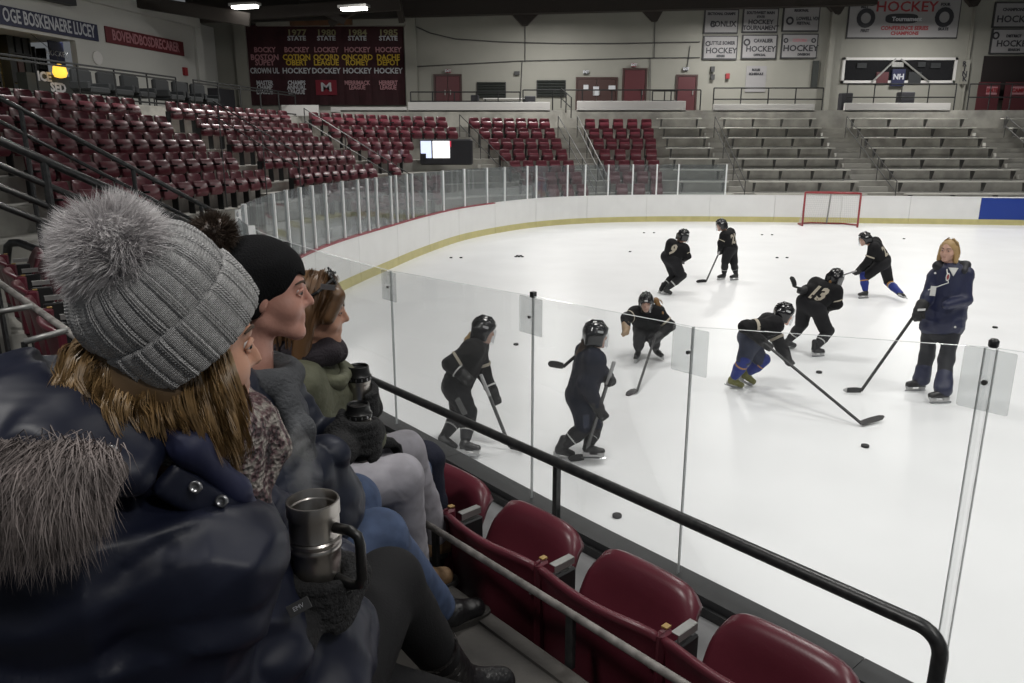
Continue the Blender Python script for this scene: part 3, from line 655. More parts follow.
# ------------------------------------------------------------------ roof
def zroof(x): return 8.98 + 0.024 * (x + 6)
struct(MB().prism([(-26, 2, zroof(-26) + 1.6), (34, 2, zroof(34) + 1.6), (34, 42, zroof(34) + 1.6), (-26, 42, zroof(-26) + 1.6)], (0, 0, 0.2)).obj('ceiling', 'roof_dark'))
def beam(name, p, q, w, h, m, label):
    p = np.asarray(p, float); q = np.asarray(q, float); d = nrm(q - p); sd = nrm(np.cross(d, (0, 0, 1))); u = np.cross(sd, d)
    o = MB().hexa([p - sd * w - u * h, p + sd * w - u * h, p + sd * w + u * h, p - sd * w + u * h, q - sd * w - u * h, q + sd * w - u * h, q + sd * w + u * h, q - sd * w + u * h]).obj(name, m)
    if label: tag(o, label, 'beam')
    return o
beam('roof_beam', (-16, 40.4, zroof(-16) + 0.7), (17.9, 40.4, zroof(17.9) + 0.7), 0.25, 0.7, 'beam_dark', 'dark roof beam running along the top of the back wall')
for i, y in enumerate((27.0, 33.5)):
    # open truss: two chords, posts and diagonals
    r = empty('roof_truss', (0, y, 9)); tag(r, ['dark steel roof truss over the far edge of the ice', 'dark steel roof truss over the far stand'][i], 'truss')
    za = 10.55 if i == 0 else 10.75
    lo = lambda x: za + 0.05 * (x + 6); hi = lambda x: lo(x) + 1.1
    def br(n, p, q, w): o = beam(n, p, q, w, w, 'beam_dark', None); o.parent = r; o.matrix_parent_inverse = Matrix.Translation(r.location).inverted()
    br('bottom_chord', (-24, y, lo(-24)), (32, y, lo(32)), 0.14); br('top_chord', (-24, y, hi(-24)), (32, y, hi(32)), 0.14)
    for q in range(24):
        x = -24 + q * 2.4; br('web_member', (x, y, lo(x)), (x + 1.2, y, hi(x + 1.2)), 0.06); br('web_member', (x + 1.2, y, hi(x + 1.2)), (x + 2.4, y, lo(x + 2.4)), 0.06)
for i, (px0, py0, px1, py1, y) in enumerate(((200, 17, 400, 4, 36.5), (252, 16, 402, 12, 38.5), (130, 0, 250, 20, 34), (300, 0, 345, 22, 37), (372, 0, 330, 24, 37.4), (398, 0, 402, 22, 38))):
    p, q = at(px0, py0, y), at(px1, py1, y + 0.5)
    beam('roof_strut', p, q, 0.12, 0.14 if i > 2 else 0.26, 'beam_dark' if i != 1 else 'roof_dark', ['long dark strut slanting over the corner banners', 'dark strut level above the maroon banners', 'dark strut above the white side wall', 'dark knee strut beside the lit tube', 'dark knee strut crossing beside the lit tube', 'dark upright strut at the cream column'][i])
o = beam('roof_panel', at(290, 21, 38.9), at(352, 20, 38.9), 0.1, 0.22, 'rust', 'rusty brown panel under the roof above the banners')
a = at(255, 20, 40.5); b = at(405, 17, 40.5); struct(MB().box(a[0], b[0], 40.55, 41, a[2] - 0.25, a[2] + 0.25).obj('trim_6', 'wall_cream'))
a = at(246, 24, 40); 
# lit tube fixtures: two in view, the rest over ice and stands
def fixture(c, sx, sy, label, group=None, d=(1, 0)):
    r = empty('ceiling_light', c); tag(r, label, 'ceiling light', group)
    dx = np.array([d[0], d[1], 0.0]); dy = np.array([-d[1], d[0], 0.0]); R = np.array([dx, dy, (0, 0, 1)]).T
    local(r, 'housing', MB().bbox(np.array(c) + (0, 0, 0.10), sx / 2, sy / 2, 0.05, R), 'galv'); return r
for i, (px, py) in enumerate(((245, 7), (354, 9))):
    q = at(px, py, 34.0); r = fixture(q, 1.3, 0.42, ['lit tube lamp under the roof above the white side wall', 'lit tube lamp under the roof above the maroon banners'][i], d=(0.96, -0.28))
    R = np.array([(0.96, -0.28, 0), (0.28, 0.96, 0), (0, 0, 1)]).T
    local(r, 'tube', MB().bbox(q, 0.55, 0.17, 0.05, R, bev=0.02), 'tube_lit')
for x, y in ICE_LIGHTS: fixture((x, y, 9.62), 2.4, 0.9, 'long ceiling light hung over the ice', 'lights over the ice')  # last pair of housings goes with the added near-ice fill lamps
for x, y in STAND_LIGHTS: fixture((x, y, 9.42), 1.3, 0.5, 'short ceiling light hung over the stands', 'lights over the stands')
for x, y in ((-2.6, 0.2), (3.2, -2.0)): fixture((x, y, 7.27), 1.3, 0.5, 'short ceiling light over the near seats', 'lights over the near seats')

# ------------------------------------------------------------------ stadium seats of the far stands
def seat_meshes():
    back = []; n = 7
    fr = []; bk = []
    for j, z in enumerate((0.40, 0.46, 0.62, 0.78, 0.83, 0.85)):
        rowf = []; rowb = []
        w = (0.235, 0.24, 0.24, 0.235, 0.22, 0.19)[j]
        for i in range(n):
            t = -1 + 2 * i / (n - 1); x = w * t; y = 0.10 + 0.11 * (z - 0.4) - 0.05 * (t * t) + (0.02 if j == 5 else 0)
            rowf.append((x, y, z)); rowb.append((x, y + 0.03, z))
        fr.append(rowf); bk.append(rowb)
    mb = MB().grid(fr).grid(bk); mb.add(fr[-1] + bk[-1], [(i, i + 1, n + i + 1, n + i) for i in range(n - 1)])
    a = mb.mesh('backrest', True)
    # folded pan: leaning up against the back
    pan = MB(); fr = []; bk = []
    for j, (z, y) in enumerate(((0.36, -0.06), (0.42, -0.10), (0.56, -0.08), (0.66, -0.03), (0.69, 0.0))):
        w = (0.19, 0.215, 0.22, 0.21, 0.18)[j]
        fr.append([(w * (-1 + 2 * i / 6), y - 0.012 * (1 - (-1 + 2 * i / 6) ** 2), z) for i in range(7)]); bk.append([(w * (-1 + 2 * i / 6), y + 0.04, z) for i in range(7)])
    pan.grid(fr).grid(bk); pan.add(fr[-1] + bk[-1], [(i, i + 1, 8 + i, 7 + i) for i in range(6)])
    b = pan.mesh('seat_pan', True)
    st = MB()
    st.box(-0.265, -0.235, -0.02, 0.12, 0.0, 0.56); st.box(-0.265, -0.235, -0.20, 0.12, 0.54, 0.58)
    c = st.mesh('standard')
    for me, m in ((a, 'seat_maroon'), (b, 'seat_maroon'), (c, 'metal_dark')): me.materials.append(MATS[m])
    return a, b, c
SM = seat_meshes()
secs = [('A', -16.5, -4.2, 'beside the stair rails', 'm'), ('B', -3.0, 13.0, 'between the two aisles of the left stand', 'mix'), ('C', 17.0, 44.0, 'around the black score table', 'd'), ('D', 48.0, 63.5, 'below the two wall vents', 'd'), ('E', 69.5, 82.0, 'next to the metal bleachers', 'd')]
ordn = ['bottom', 'second', 'third', 'fourth', 'fifth', 'sixth', 'seventh', 'top']
allseats = []
for nm, t0, t1, desc, _ in secs:
    for k in range(ROWS):
        R = R0 + TREAD * k
        def arc(t): return t if t < 0 else (math.radians(min(t, 78)) * R)
        def inv(a):
            return a if a < 0 else math.degrees(a / R)
        a0, a1 = arc(t0), arc(t1); 
        if nm == 'E': a1 = math.radians(78) * R + 0.75 + 0.06 * k; 
        n = int((a1 - a0) / 0.555); 
        for i in range(n):
            a = a0 + (a1 - a0) * (i + 0.5) / n; t = inv(a)
            if t > 78: t = 78 + (a - math.radians(78) * R)
            p, d, nn = station(R, t); z = FLOOR0 + RISE * k
            q = proj((p[0], p[1], z + 0.7))
            if q[0] < -12: continue
            if nm == 'A' and (q[1] > 200 or (q[1] > 150 and q[0] < 40)): continue
            if nm == 'A' and k < 2: continue
            if nm == 'C' and k in (2, 3, 4) and q[0] > (412 if k > 2 else 400): continue      # the black score table stands here
            if nm == 'C' and k < 2 and q[0] > 440: continue
            if nm == 'B' and q[0] < 230 and q[1] > 205: continue
            allseats.append((float(np.hypot(p[0], p[1])), nm, k, p, d, z, desc))
allseats.sort(key=lambda s_: s_[0])
def seat_at(p, d, z, label, group):
    r = empty('stadium_seat', (*p, z), math.atan2(d[1], d[0])); tag(r, label, 'seat', group)
    for n_, me in zip(('backrest', 'seat_pan', 'standard'), SM):
        o = bpy.data.objects.new(n_, me); COL.objects.link(o); o.parent = r
for dist, nm, k, p, d, z, desc in allseats[:300]:
    lab = 'folded maroon stadium seat in the %s row %s' % (ordn[k], desc)
    seat_at(p, d, z, lab, 'maroon seats, %s row %s' % (ordn[k], desc))
rest = allseats[300:]
if rest:
    mb = MB(); mb2 = MB()
    for dist, nm, k, p, d, z, desc in rest:
        a = math.atan2(d[1], d[0]); c_, s_ = math.cos(a), math.sin(a)
        for me, tgt in zip(SM, (mb, mb, mb2)):
            vs = [(c_ * v.co.x - s_ * v.co.y + p[0], s_ * v.co.x + c_ * v.co.y + p[1], v.co.z + z) for v in me.vertices]
            tgt.add(vs, [tuple(f.vertices) for f in me.polygons])
    o = mb.obj('stadium_seats', 'seat_maroon', smooth=True); stuff(tag(o, 'farthest maroon stadium seats of the far stand', 'seats'))
    o2 = mb2.obj('standards', 'metal_dark', o); stuff(o2)
print('seats', len(allseats), 'rest', len(rest))
# ------------------------------------------------------------------ metal bleachers on the far side
bsec = [(6.9, 9.0, 'next to the maroon seats'), (9.9, 14.4, 'below the six white banners'), (16.0, 21.6, 'below the press window'), (23.3, 29.5, 'below the right-hand maroon rail banners')]
for x0, x1, desc in bsec:
    for k in range(ROWS + 1):
        y = CC[1] + R0 + TREAD * k - (0.12 if k == ROWS else 0); z = FLOOR0 + RISE * k
        r = empty('bleacher_bench', ((x0 + x1) / 2, y, z)); tag(r, 'grey metal bleacher bench in the %s row %s' % (ordn[k], desc), 'bench')
        for j, dy in enumerate((-0.13, 0.02)):
            local(r, 'plank', MB().bbox(((x0 + x1) / 2, y + dy + 0.05, z + 0.43), (x1 - x0) / 2, 0.07, 0.025, bev=0.006), 'aluminium')
        n = max(2, int((x1 - x0) / 1.5) + 1)
        for j in range(n):
            x = x0 + 0.2 + (x1 - x0 - 0.4) * j / (n - 1)
            local(r, 'bracket', MB().prism([(x - 0.02, y + 0.02, z), (x - 0.02, y + 0.10, z), (x - 0.02, y + 0.14, z + 0.405), (x - 0.02, y - 0.16, z + 0.405), (x - 0.02, y - 0.16, z + 0.36)], (0.04, 0, 0)), 'rail_grey')
        local(r, 'foot_board', MB().bbox(((x0 + x1) / 2, y - 0.36, z + 0.05), (x1 - x0) / 2, 0.06, 0.015), 'galv')
# aisle steps (half risers) and handrails
def aisle(t0, t1, lab):
    for k in range(1, ROWS + 1):
        R = R0 + TREAD * k - 0.42; z = FLOOR0 + RISE * (k - 1)
        a, _, _ = station(R - 0.3, t0); b, _, _ = station(R - 0.3, t1); c, _, _ = station(R, t1); d, _, _ = station(R, t0)
        o = struct(MB().prism([(*a, z), (*b, z), (*c, z), (*d, z)], (0, 0, RISE / 2)).obj('floor_step', 'concrete_pale'))
def handrail(t, lab, k0=0, k1=6, side=0.0, m='rail_grey'):
    pts = []
    for k in (k0, k1):
        p, d, n = station(R0 + TREAD * k - 0.2, t); p = p + d * side; pts.append((*p, FLOOR0 + RISE * k))
    rail_run('stair_handrail', pts, 0.95, 4, m, lab, bars=(1.0, 0.55), r=0.02)
aisle(-4.1, -3.1, ''); aisle(13.3, 16.7, ''); aisle(44.4, 47.7, ''); aisle(64, 69.2, ''); aisle(78 + 3.6, 78 + 4.3, ''); aisle(78 + 9.1, 78 + 10.3, ''); aisle(78 + 16.3, 78 + 17.6, '')
handrail(45.8, 'grey aisle handrail beside the black score table'); handrail(64.6, 'grey aisle handrail below the double doors, seat side'); handrail(68.2, 'grey aisle handrail below the double doors, far side', 0, 6)
handrail(78 + 10.0, 'grey aisle handrail between the bleachers below the pilaster'); handrail(78 + 17.4, 'grey aisle handrail between the bleachers at the large opening'); handrail(78 + 3.9, 'grey aisle handrail between the first two bleachers')
handrail(15.0, 'grey aisle handrail under the corner of the stands')
# short stair rail by the double doors on the deck
rail_run('stair_handrail', [at(561, 108, YF + 0.2), at(571, 118, YF - 1.4)], 0.9, 3, 'metal_dark', 'dark stair rail leading down beside the double doors', bars=(1.0, 0.5), r=0.025)
# black score table with two lit screens among the corner seats
p, d, n = station(R0 + TREAD * 2.9, 33.0); r = empty('score_table', (*p, FLOOR0 + RISE * 2), math.atan2(d[1], d[0])); tag(r, 'black score table with two lit screens among the corner seats', 'score table')
q0 = at(420, 165, p[1] - 0.4); q1 = at(472, 139, p[1] - 0.4)
yy = p[1] - 0.4
local(r, 'cabinet', MB().bbox(((q0[0] + q1[0]) / 2, yy + 0.35, (q0[2] + q1[2]) / 2), (q1[0] - q0[0]) / 2, 0.3, (q1[2] - q0[2]) / 2, bev=0.05), 'letter_dark')
for nm_, a_, b_, c_, d_, m_ in (('screen', 421, 141, 431, 158, 'screen_blue'), ('screen', 433, 141, 449.5, 158, 'screen_white')):
    s0 = at(a_, d_, yy); s1 = at(b_ if False else c_, b_, yy)
    local(r, nm_, MB().box(s0[0], s1[0], yy, yy + 0.05, s0[2], s1[2]), m_)
s0 = at(449.5, 147, yy); s1 = at(451, 141, yy); local(r, 'screen_border', MB().box(s0[0], s1[0], yy - 0.005, yy + 0.05, s0[2], s1[2]), 'screen_red')
s0 = at(421, 158.2, yy - 0.01); s1 = at(426, 153.5, yy - 0.01); local(r, 'screen_mask', MB().box(s0[0], s1[0], yy - 0.01, yy + 0.04, s0[2], s1[2]), 'letter_dark')

# ------------------------------------------------------------------ goal net
gl = onz(802, 226, 0); gr = onz(857.5, 227.5, 0)
gd = nrm(gr[:2] - gl[:2]); gb = np.array([-gd[1], gd[0]]); gw = 1.83; gc = (gl + gr) / 2
gcx = np.array([gc[0], gc[1], 0]); goal = empty('hockey_goal', gcx, math.atan2(gd[1], gd[0])); tag(goal, 'red framed hockey goal with white netting by the far boards', 'goal')
def gp(n, mb, m, **k): return mb.obj(n, m, goal, **k)
hw, gh = 0.93, 1.2
for sgn in (-1, 1): gp('goal_post', MB().tube([(sgn * hw, 0, 0), (sgn * hw, 0, gh)], 0.035, 10), 'goal_red', smooth=True)
gp('crossbar', MB().tube([(-hw, 0, gh), (hw, 0, gh)], 0.035, 10), 'goal_red', smooth=True)
base = [(-hw, 0, 0.03), (-hw - 0.1, 0.6, 0.03), (-hw * 0.6, 1.05, 0.03), (hw * 0.6, 1.05, 0.03), (hw + 0.1, 0.6, 0.03), (hw, 0, 0.03)]
topb = [(-hw, 0, gh), (-hw + 0.05, 0.35, gh), (-0.5, 0.55, gh), (0.5, 0.55, gh), (hw - 0.05, 0.35, gh), (hw, 0, gh)]
gp('base_frame', MB().tube(base, 0.03, 8), 'goal_red'); gp('top_frame', MB().tube(topb, 0.025, 8), 'goal_red'); gp('back_strut', MB().tube([(0, 1.05, 0.03), (0, 0.55, gh)], 0.03, 8), 'galv')
net = MB(); N = 22
def lerp_poly(pl, t):
    L = [0]; pl = [np.array(p) for p in pl]
    for a, b in zip(pl, pl[1:]): L.append(L[-1] + np.linalg.norm(b - a))
    q = t * L[-1]; j = min(int(np.searchsorted(L, q, 'right')) - 1, len(pl) - 2); f = (q - L[j]) / (L[j + 1] - L[j]); return pl[j] * (1 - f) + pl[j + 1] * f
for i in range(41):
    a, b = lerp_poly(base, i / 40), lerp_poly(topb, i / 40); net.tube([a, b], 0.0035, 3, cap=False)
for j in range(1, 15):
    net.tube([lerp_poly(base, i / 20) * (1 - j / 15) + lerp_poly(topb, i / 20) * (j / 15) for i in range(21)], 0.0035, 3, cap=False)
for i in range(1, 12): 
    x = -hw + 2 * hw * i / 12; net.tube([(x, 0, gh), (x * 0.8, 0.5, gh)], 0.0035, 3, cap=False)
stuff(gp('netting', net, 'net_white'))
# ------------------------------------------------------------------ pucks on the ice
pk = [(865, 447, 1), (819, 373, 1), (995, 328, 1), (519, 257, 2), (451, 258, 0), (461, 258, 0), (644, 233, 0), (654, 233, 0), (630, 252, 0), (762, 235, 0), (772, 235, 0), (777, 258, 0), (787, 258, 0), (904, 239, 0), (617, 517, 3), (516, 345, 0)]
pm = MB().lathe([(0.034, 0), (0.038, 0.004), (0.038, 0.021), (0.034, 0.025)], n=18).mesh('hockey_puck', True); pm.materials.append(MATS['puck']); pm.set_sharp_from_angle(angle=math.radians(40))
plab = {0: 'black hockey puck lying beside the long-bladed stick in open ice', 1: 'black hockey puck under the trailing skater in front of the stick blade', 2: 'black hockey puck lying alone behind the coach', 3: 'small dark bundle of pucks near the yellow kick plate',
        4: 'tiny distant puck near the left curve, first of a pair', 14: 'faint dark puck seen through the glass above the red seats'}
for i, (px, py, kd) in enumerate(pk):
    q = onz(px, py, 0); o = bpy.data.objects.new('hockey_puck', pm); COL.objects.link(o); o.location = (q[0], q[1], 0.0); o.rotation_euler = (0, 0, i)
    o['category'] = 'puck'; o['label'] = plab.get(i, 'tiny distant hockey puck lying on the far ice'); o['group'] = 'pucks on the ice'
    if i == 3:
        for dx, dy, dz in ((0.09, 0.0, 0), (-0.085, 0.01, 0), (0.045, 0.0, 0.025), (-0.04, 0.0, 0.025)):
            c = o.copy(); COL.objects.link(c); c.location = (q[0] + dx, q[1] + dy, dz)
            c['label'] = plab[3]
        o['label'] = plab[3]
# ================================================================== NEAR SIDE
mat('cap_dark', (0.030, 0.031, 0.033), 0.45, var=0.2, vscale=12)
mat('plate_grey', (0.105, 0.107, 0.11), 0.5, var=0.25, vscale=5, bump=0.05, bscale=40)
mat('ledge_grey', (0.19, 0.19, 0.195), 0.5, var=0.2, vscale=6)
mat('gold_patch', (0.30, 0.19, 0.06), 0.5)
ND = nrm([1.89, -2.26]); NO = np.array([ND[1], -ND[0]])       # along the row (towards us), and away from the ice
N0 = np.array([-0.5, 4.45])
def near(t, o, z): p = N0 + ND * t + NO * o; return np.array([p[0], p[1], z])
NEAR_Z = 1.25; FRONT_Z = 0.66
nb_ = empty('near_boards'); tag(nb_, 'dark capped boards under the near glass in front of the red seats', 'rink boards')
s = 0.02
while s < S_FAR0 - 0.5:
    e = min(s + 2.44, S_FAR0 - 0.41)
    ribbon_out(s, e - 0.01, 0.0, 0.10, 0.02, 1.03).obj('board_panel', 'plate_grey', nb_)
    ribbon_out(s, e - 0.003, -0.012, 0.115, 1.03, 1.085).obj('cap_rail', 'cap_dark', nb_)
    ribbon_out(s, e - 0.003, 0.118, 0.135, 1.0, 1.05).obj('cap_lip', 'rail_black', nb_)
    ribbon_out(s, e - 0.004, 0.137, 0.46, 0.985, 1.01).obj('ledge_plate', 'ledge_grey', nb_)
    ribbon_out(s, e - 0.004, 0.43, 0.46, FRONT_Z, 0.985).obj('ledge_face', 'plate_grey', nb_)
    s = e
# near glass panes
def near_s(px, z=2.05):
    best = None
    for s_ in np.arange(0.0, S_FAR0, 0.02):
        p, d, _ = bpt(s_); q = proj((p[0], p[1], z))
        if best is None or abs(q[0] - px) < best[0]: best = (abs(q[0] - px), s_)
    return best[1]
tops = [(293, 241), (397, 270), (540, 295), (700, 325), (985, 345)]
st = []
for px, py in tops:
    s_ = near_s(px); p, d, _ = bpt(s_); z = at(px, py, p[1])[2]; st.append([s_, z])
st = [[S_FAR0 - 0.3, 2.14]] + st + [[0.05, st[-1][1] + 0.08]]
ng = empty('near_glass'); tag(ng, 'tall clear glass along the near boards with bolted corner plates', 'rink glass')
for (sa, za), (sb, zb) in zip(st, st[1:]):
    n = 6; rows = []
    for i in range(n + 1):
        f = i / n; s_ = sa + (sb - sa) * f; s_ = s_ + (0.006 if i == n else (-0.006 if i == 0 else 0)); z = za + (zb - za) * f; p, d, _ = bpt(s_); o = out(d)
        a = p + o * 0.040; b = p + o * 0.052; rows.append([(*a, 1.08), (*b, 1.08), (*b, z), (*a, z)])
    vs = [q for r in rows for q in r]; fs = [(3, 2, 1, 0), tuple(4 * n + j for j in range(4))]
    for i in range(n):
        for j in (1, 3, 0):
            jj = (j + 1) % 4; fs.append((4 * i + j, 4 * i + jj, 4 * i + 4 + jj, 4 * i + 4 + j))
    pane = MB().add(vs, fs).obj('glass_pane', 'glass_near', ng)
    MB().grid([[(np.array(r[2]) + (0, 0, 0.0)), (np.array(r[3]) + (0, 0, 0.0))] for r in rows]).obj('polished_edge', 'glass_edge', pane)
for i, (s_, z) in enumerate(st[1:6]):
    p, d, _ = bpt(s_); o = out(d); R = np.array([[d[0], o[0], 0], [d[1], o[1], 0], [0, 0, 1]])
    c = p + o * 0.046
    wide = 0.105 if i != 4 else 0.085; zc = z - 0.095
    if i > 0:
        MB().bbox((*(c + o * 0.016), zc), wide * 0.80, 0.005, 0.092, R, bev=0.003).obj('corner_plate', 'plate_clear', ng)
        MB().tube([(*(c + o * 0.02), z - 0.10), (*(c + o * 0.03), z - 0.10)], 0.008, 8).obj('bolt', 'rail_grey', ng)
    if i == 4:
        MB().bbox((*(c + o * 0.014), (1.08 + z) / 2), 0.013, 0.006, (z - 1.08) / 2, R).obj('clear_post', clear_mat('post_clear', (0.985, 0.99, 0.99), 0.03, haze=0.10, hazecol=(0.95, 0.95, 0.95)), ng)
        for sg in (-1, 1): MB().bbox((*(c + o * 0.014 + d * 0.016 * sg), (1.08 + z) / 2), 0.0010, 0.006, (z - 1.08) / 2, R).obj('post_edge', 'glass_seam', ng)
        MB().lathe([(0.010, 0), (0.014, 0.005), (0.014, 0.020), (0.009, 0.026)], (*c, z), n=12).obj('post_knob', 'rail_black', ng, smooth=True)
    elif i == 0:
        MB().tube([(*c, 1.08), (*c, z + 0.0)], 0.028, 8).obj('post', 'rail_black', ng)
        MB().bbox((*(c + d * -0.14), z - 0.18), 0.10, 0.012, 0.17, R).obj('corner_plate', 'plate_clear', ng)
    else:
        MB().bbox((*c, (1.08 + z) / 2), 0.0022, 0.007, (z - 1.08) / 2, R).obj('seam_seal', 'glass_seam', ng)
        if i == 2: MB().bbox((*c, z + 0.008), 0.012, 0.012, 0.014, R).obj('post_knob', 'rail_black', ng)
# floors and riser
def band(o0, o1, z0, z1, name, m, s0=0.0, s1=None):
    s1 = S_FAR0 + 1.5 if s1 is None else s1; return struct(ribbon_out(s0, s1, o0, o1, z0, z1, 0.5).obj(name, m))
band(0.10, 1.02, -0.05, FRONT_Z, 'floor_front_row', 'plate_grey')
pts = []
for s_ in np.linspace(0, S_FAR0 + 1.0, 24):
    p, d, _ = bpt(s_); pts.append(p + out(d) * 1.02)
poly = [(q[0], q[1], 0.0) for q in pts] + [(-9.0, 6.2, 0.0), (-8.0, -3.0, 0.0), (2.2, -3.0, 0.0)]
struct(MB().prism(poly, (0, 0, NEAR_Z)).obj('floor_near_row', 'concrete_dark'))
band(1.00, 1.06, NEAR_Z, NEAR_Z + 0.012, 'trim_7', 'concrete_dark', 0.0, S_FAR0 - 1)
# black rail on posts
rl = empty('black_rail', near(0.0, 0.13, 1.05)); tag(rl, 'black pipe rail bent down at its end, running over the red seats', 'railing')
RZ = 1.40
e0 = at(372, 380, 4.70); RA = onz(372, 380, RZ); RB = onz(918, 624, RZ); rd = nrm(RB - RA)
ptsr = [RA - rd * 1.6, RA, RA + (RB - RA) * 0.5, RB]
for k in range(1, 7):
    a = math.pi / 2 * k / 6; ptsr.append(RB + rd * 0.075 * math.sin(a) + V(0, 0, -0.075 * (1 - math.cos(a))))
ptsr.append(ptsr[-1] + V(0, 0, -0.68))
local(rl, 'rail_pipe', MB().tube(ptsr, 0.0245, 16), 'rail_black', smooth=True)
for px, py in ((557, 462),):
    q = onz(px, py, RZ); local(rl, 'post', MB().bbox((q[0], q[1], (RZ + 1.0) / 2), 0.014, 0.014, (RZ - 1.0) / 2, np.array([[ND[0], NO[0], 0], [ND[1], NO[1], 0], [0, 0, 1]])), 'rail_black')
    local(rl, 'post_foot', MB().bbox((q[0], q[1], 1.015), 0.035, 0.03, 0.012, np.array([[ND[0], NO[0], 0], [ND[1], NO[1], 0], [0, 0, 1]])), 'rail_black')
q = RA - rd * 0.9; local(rl, 'post', MB().tube([(q[0], q[1], 1.0), (q[0], q[1], RZ)], 0.018, 8), 'rail_black')
# worn foot rail in front of the row
fr_ = empty('foot_rail', near(2.0, 1.0, NEAR_Z)); tag(fr_, 'worn pale foot rail on dark posts behind the red seats', 'railing')
FZ = 1.44; fa = onz(430, 526, FZ); fb = onz(700, 694, FZ); fd = nrm(fb - fa)
local(fr_, 'rail_pipe', MB().tube([fa - fd * 0.30, fb + fd * 1.5], 0.013, 10), 'worn_pipe', smooth=True)
for k in range(4):
    q = onz(571, 614, FZ) + fd * (k - 1) * 0.72
    local(fr_, 'post', MB().bbox((q[0], q[1], (FZ + NEAR_Z + 0.0) / 2), 0.016, 0.008, (FZ - NEAR_Z) / 2, np.array([[ND[0], NO[0], 0], [ND[1], NO[1], 0], [0, 0, 1]])), 'rail_black')

# ------------------------------------------------------------------ large red seats
def rect_shell(fn, nu, nv, th, name):
    """shell from a surface fn(u,v)->point,normal with rounded edge; u,v in [-1,1]x[0,1]"""
    F = [[None] * nu for _ in range(nv)]; B = [[None] * nu for _ in range(nv)]
    for j in range(nv):
        for i in range(nu):
            p, n = fn(-1 + 2 * i / (nu - 1), j / (nv - 1)); F[j][i] = p + n * th / 2; B[j][i] = p - n * th / 2
    mb = MB().grid(F); nF = nu * nv; mb.grid([r[::-1] for r in B])
    rim = [(0, i) for i in range(nu)] + [(j, nu - 1) for j in range(1, nv)] + [(nv - 1, i) for i in range(nu - 2, -1, -1)] + [(j, 0) for j in range(nv - 2, 0, -1)]
    fs = []
    for a, b in zip(rim, rim[1:] + rim[:1]):
        fa_ = a[0] * nu + a[1]; fb_ = b[0] * nu + b[1]; ba = nF + a[0] * nu + nu - 1 - a[1]; bb = nF + b[0] * nu + nu - 1 - b[1]; fs.append((fa_, fb_, bb, ba))
    mb.f += fs
    me = mb.mesh(name, True); return me
def big_seat_meshes():
    ex = 0.262
    def back(u, v):
        # rear face towards -y ; front +y ; hollow towards the front
        round_ = 1 - max(0, v - 0.80) / 0.20; w = ex * (1.0 - 0.02 * (1 - round_) ** 2)
        x = w * u; z = 0.36 + 0.44 * v - 0.018 * (abs(u) ** 6) * v
        hollow = 0.045 * (1 - u * u) ** 1.0
        y = -0.02 - hollow * (0.5 + 0.5 * v) - 0.03 * v - (0.018 * max(0, (v - 0.82) / 0.18) ** 2)
        return V(x, y, z), nrm((0.30 * u, 1, 0.10))
    def pan(u, v):
        w = 0.232 * (1 - 0.07 * max(0, (v - 0.70) / 0.30) ** 2); x = w * u
        z = 0.34 + 0.455 * v - 0.055 * (abs(u) ** 7) * max(0, (v - 0.45) / 0.55) ** 2 - 0.012 * u * u * v
        y = 0.030 + 0.17 * v ** 1.15 + 0.022 * (1 - u * u) * math.sin(math.pi * min(1, v * 1.05)) + 0.02 * max(0, (v - 0.85) / 0.15) ** 2
        return V(x, y, z), nrm((0, 1, -0.35))
    b = rect_shell(back, 25, 15, 0.024, 'backrest'); p = rect_shell(pan, 21, 15, 0.024, 'seat_pan')
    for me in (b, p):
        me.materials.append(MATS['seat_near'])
    j = MB().bbox((ex, -0.045, 0.60), 0.016, 0.030, 0.195, bev=0.012)
    j = j.mesh('joint_cover'); j.materials.append(MATS['seat_near'])
    g = MB().bbox((ex - 0.004, -0.030, 0.796), 0.010, 0.012, 0.003).mesh('wear_patch'); g.materials.append(MATS['gold_patch'])
    a = MB(); a.bbox((ex, 0.06, 0.752), 0.014, 0.05, 0.002); a.bbox((ex + 0.014, 0.06, 0.740), 0.002, 0.05, 0.013)
    a = a.mesh('bracket'); a.materials.append(MATS['galv'])
    l = MB(); l.bbox((ex, 0.06, 0.35), 0.018, 0.06, 0.36, bev=0.006); l.bbox((ex, 0.06, 0.008), 0.03, 0.10, 0.008)
    l = l.mesh('standard'); l.materials.append(MATS['metal_dark'])
    bo = MB().tube([(ex - 0.03, -0.045, 0.66), (ex - 0.03, -0.07, 0.66)], 0.006, 8)
    bo = bo.mesh('bolt'); bo.materials.append(MATS['galv'])
    return b, p, j, g, a, l, bo
BS = big_seat_meshes(); BN = ('backrest', 'seat_pan', 'joint_cover', 'wear_patch', 'bracket', 'standard', 'bolt')
def big_seat(c, rz, label, group=None, skip=()):
    r = empty('stadium_seat', c, rz); tag(r, label, 'seat', group)
    for n_, me in zip(BN, BS):
        if n_ in skip: continue
        o = bpy.data.objects.new(n_, me); COL.objects.link(o); o.parent = r
    return r
SZ = FRONT_Z; dv = [onz(458, 506, SZ + 0.79), onz(555, 559, SZ + 0.79), onz(674, 625, SZ + 0.79)]
sd = nrm(dv[2] - dv[0]); rzs = math.atan2(-sd[1], -sd[0])  # +x of the seat runs away from us so that +y faces the ice
rz_seat = math.atan2(sd[1], sd[0])
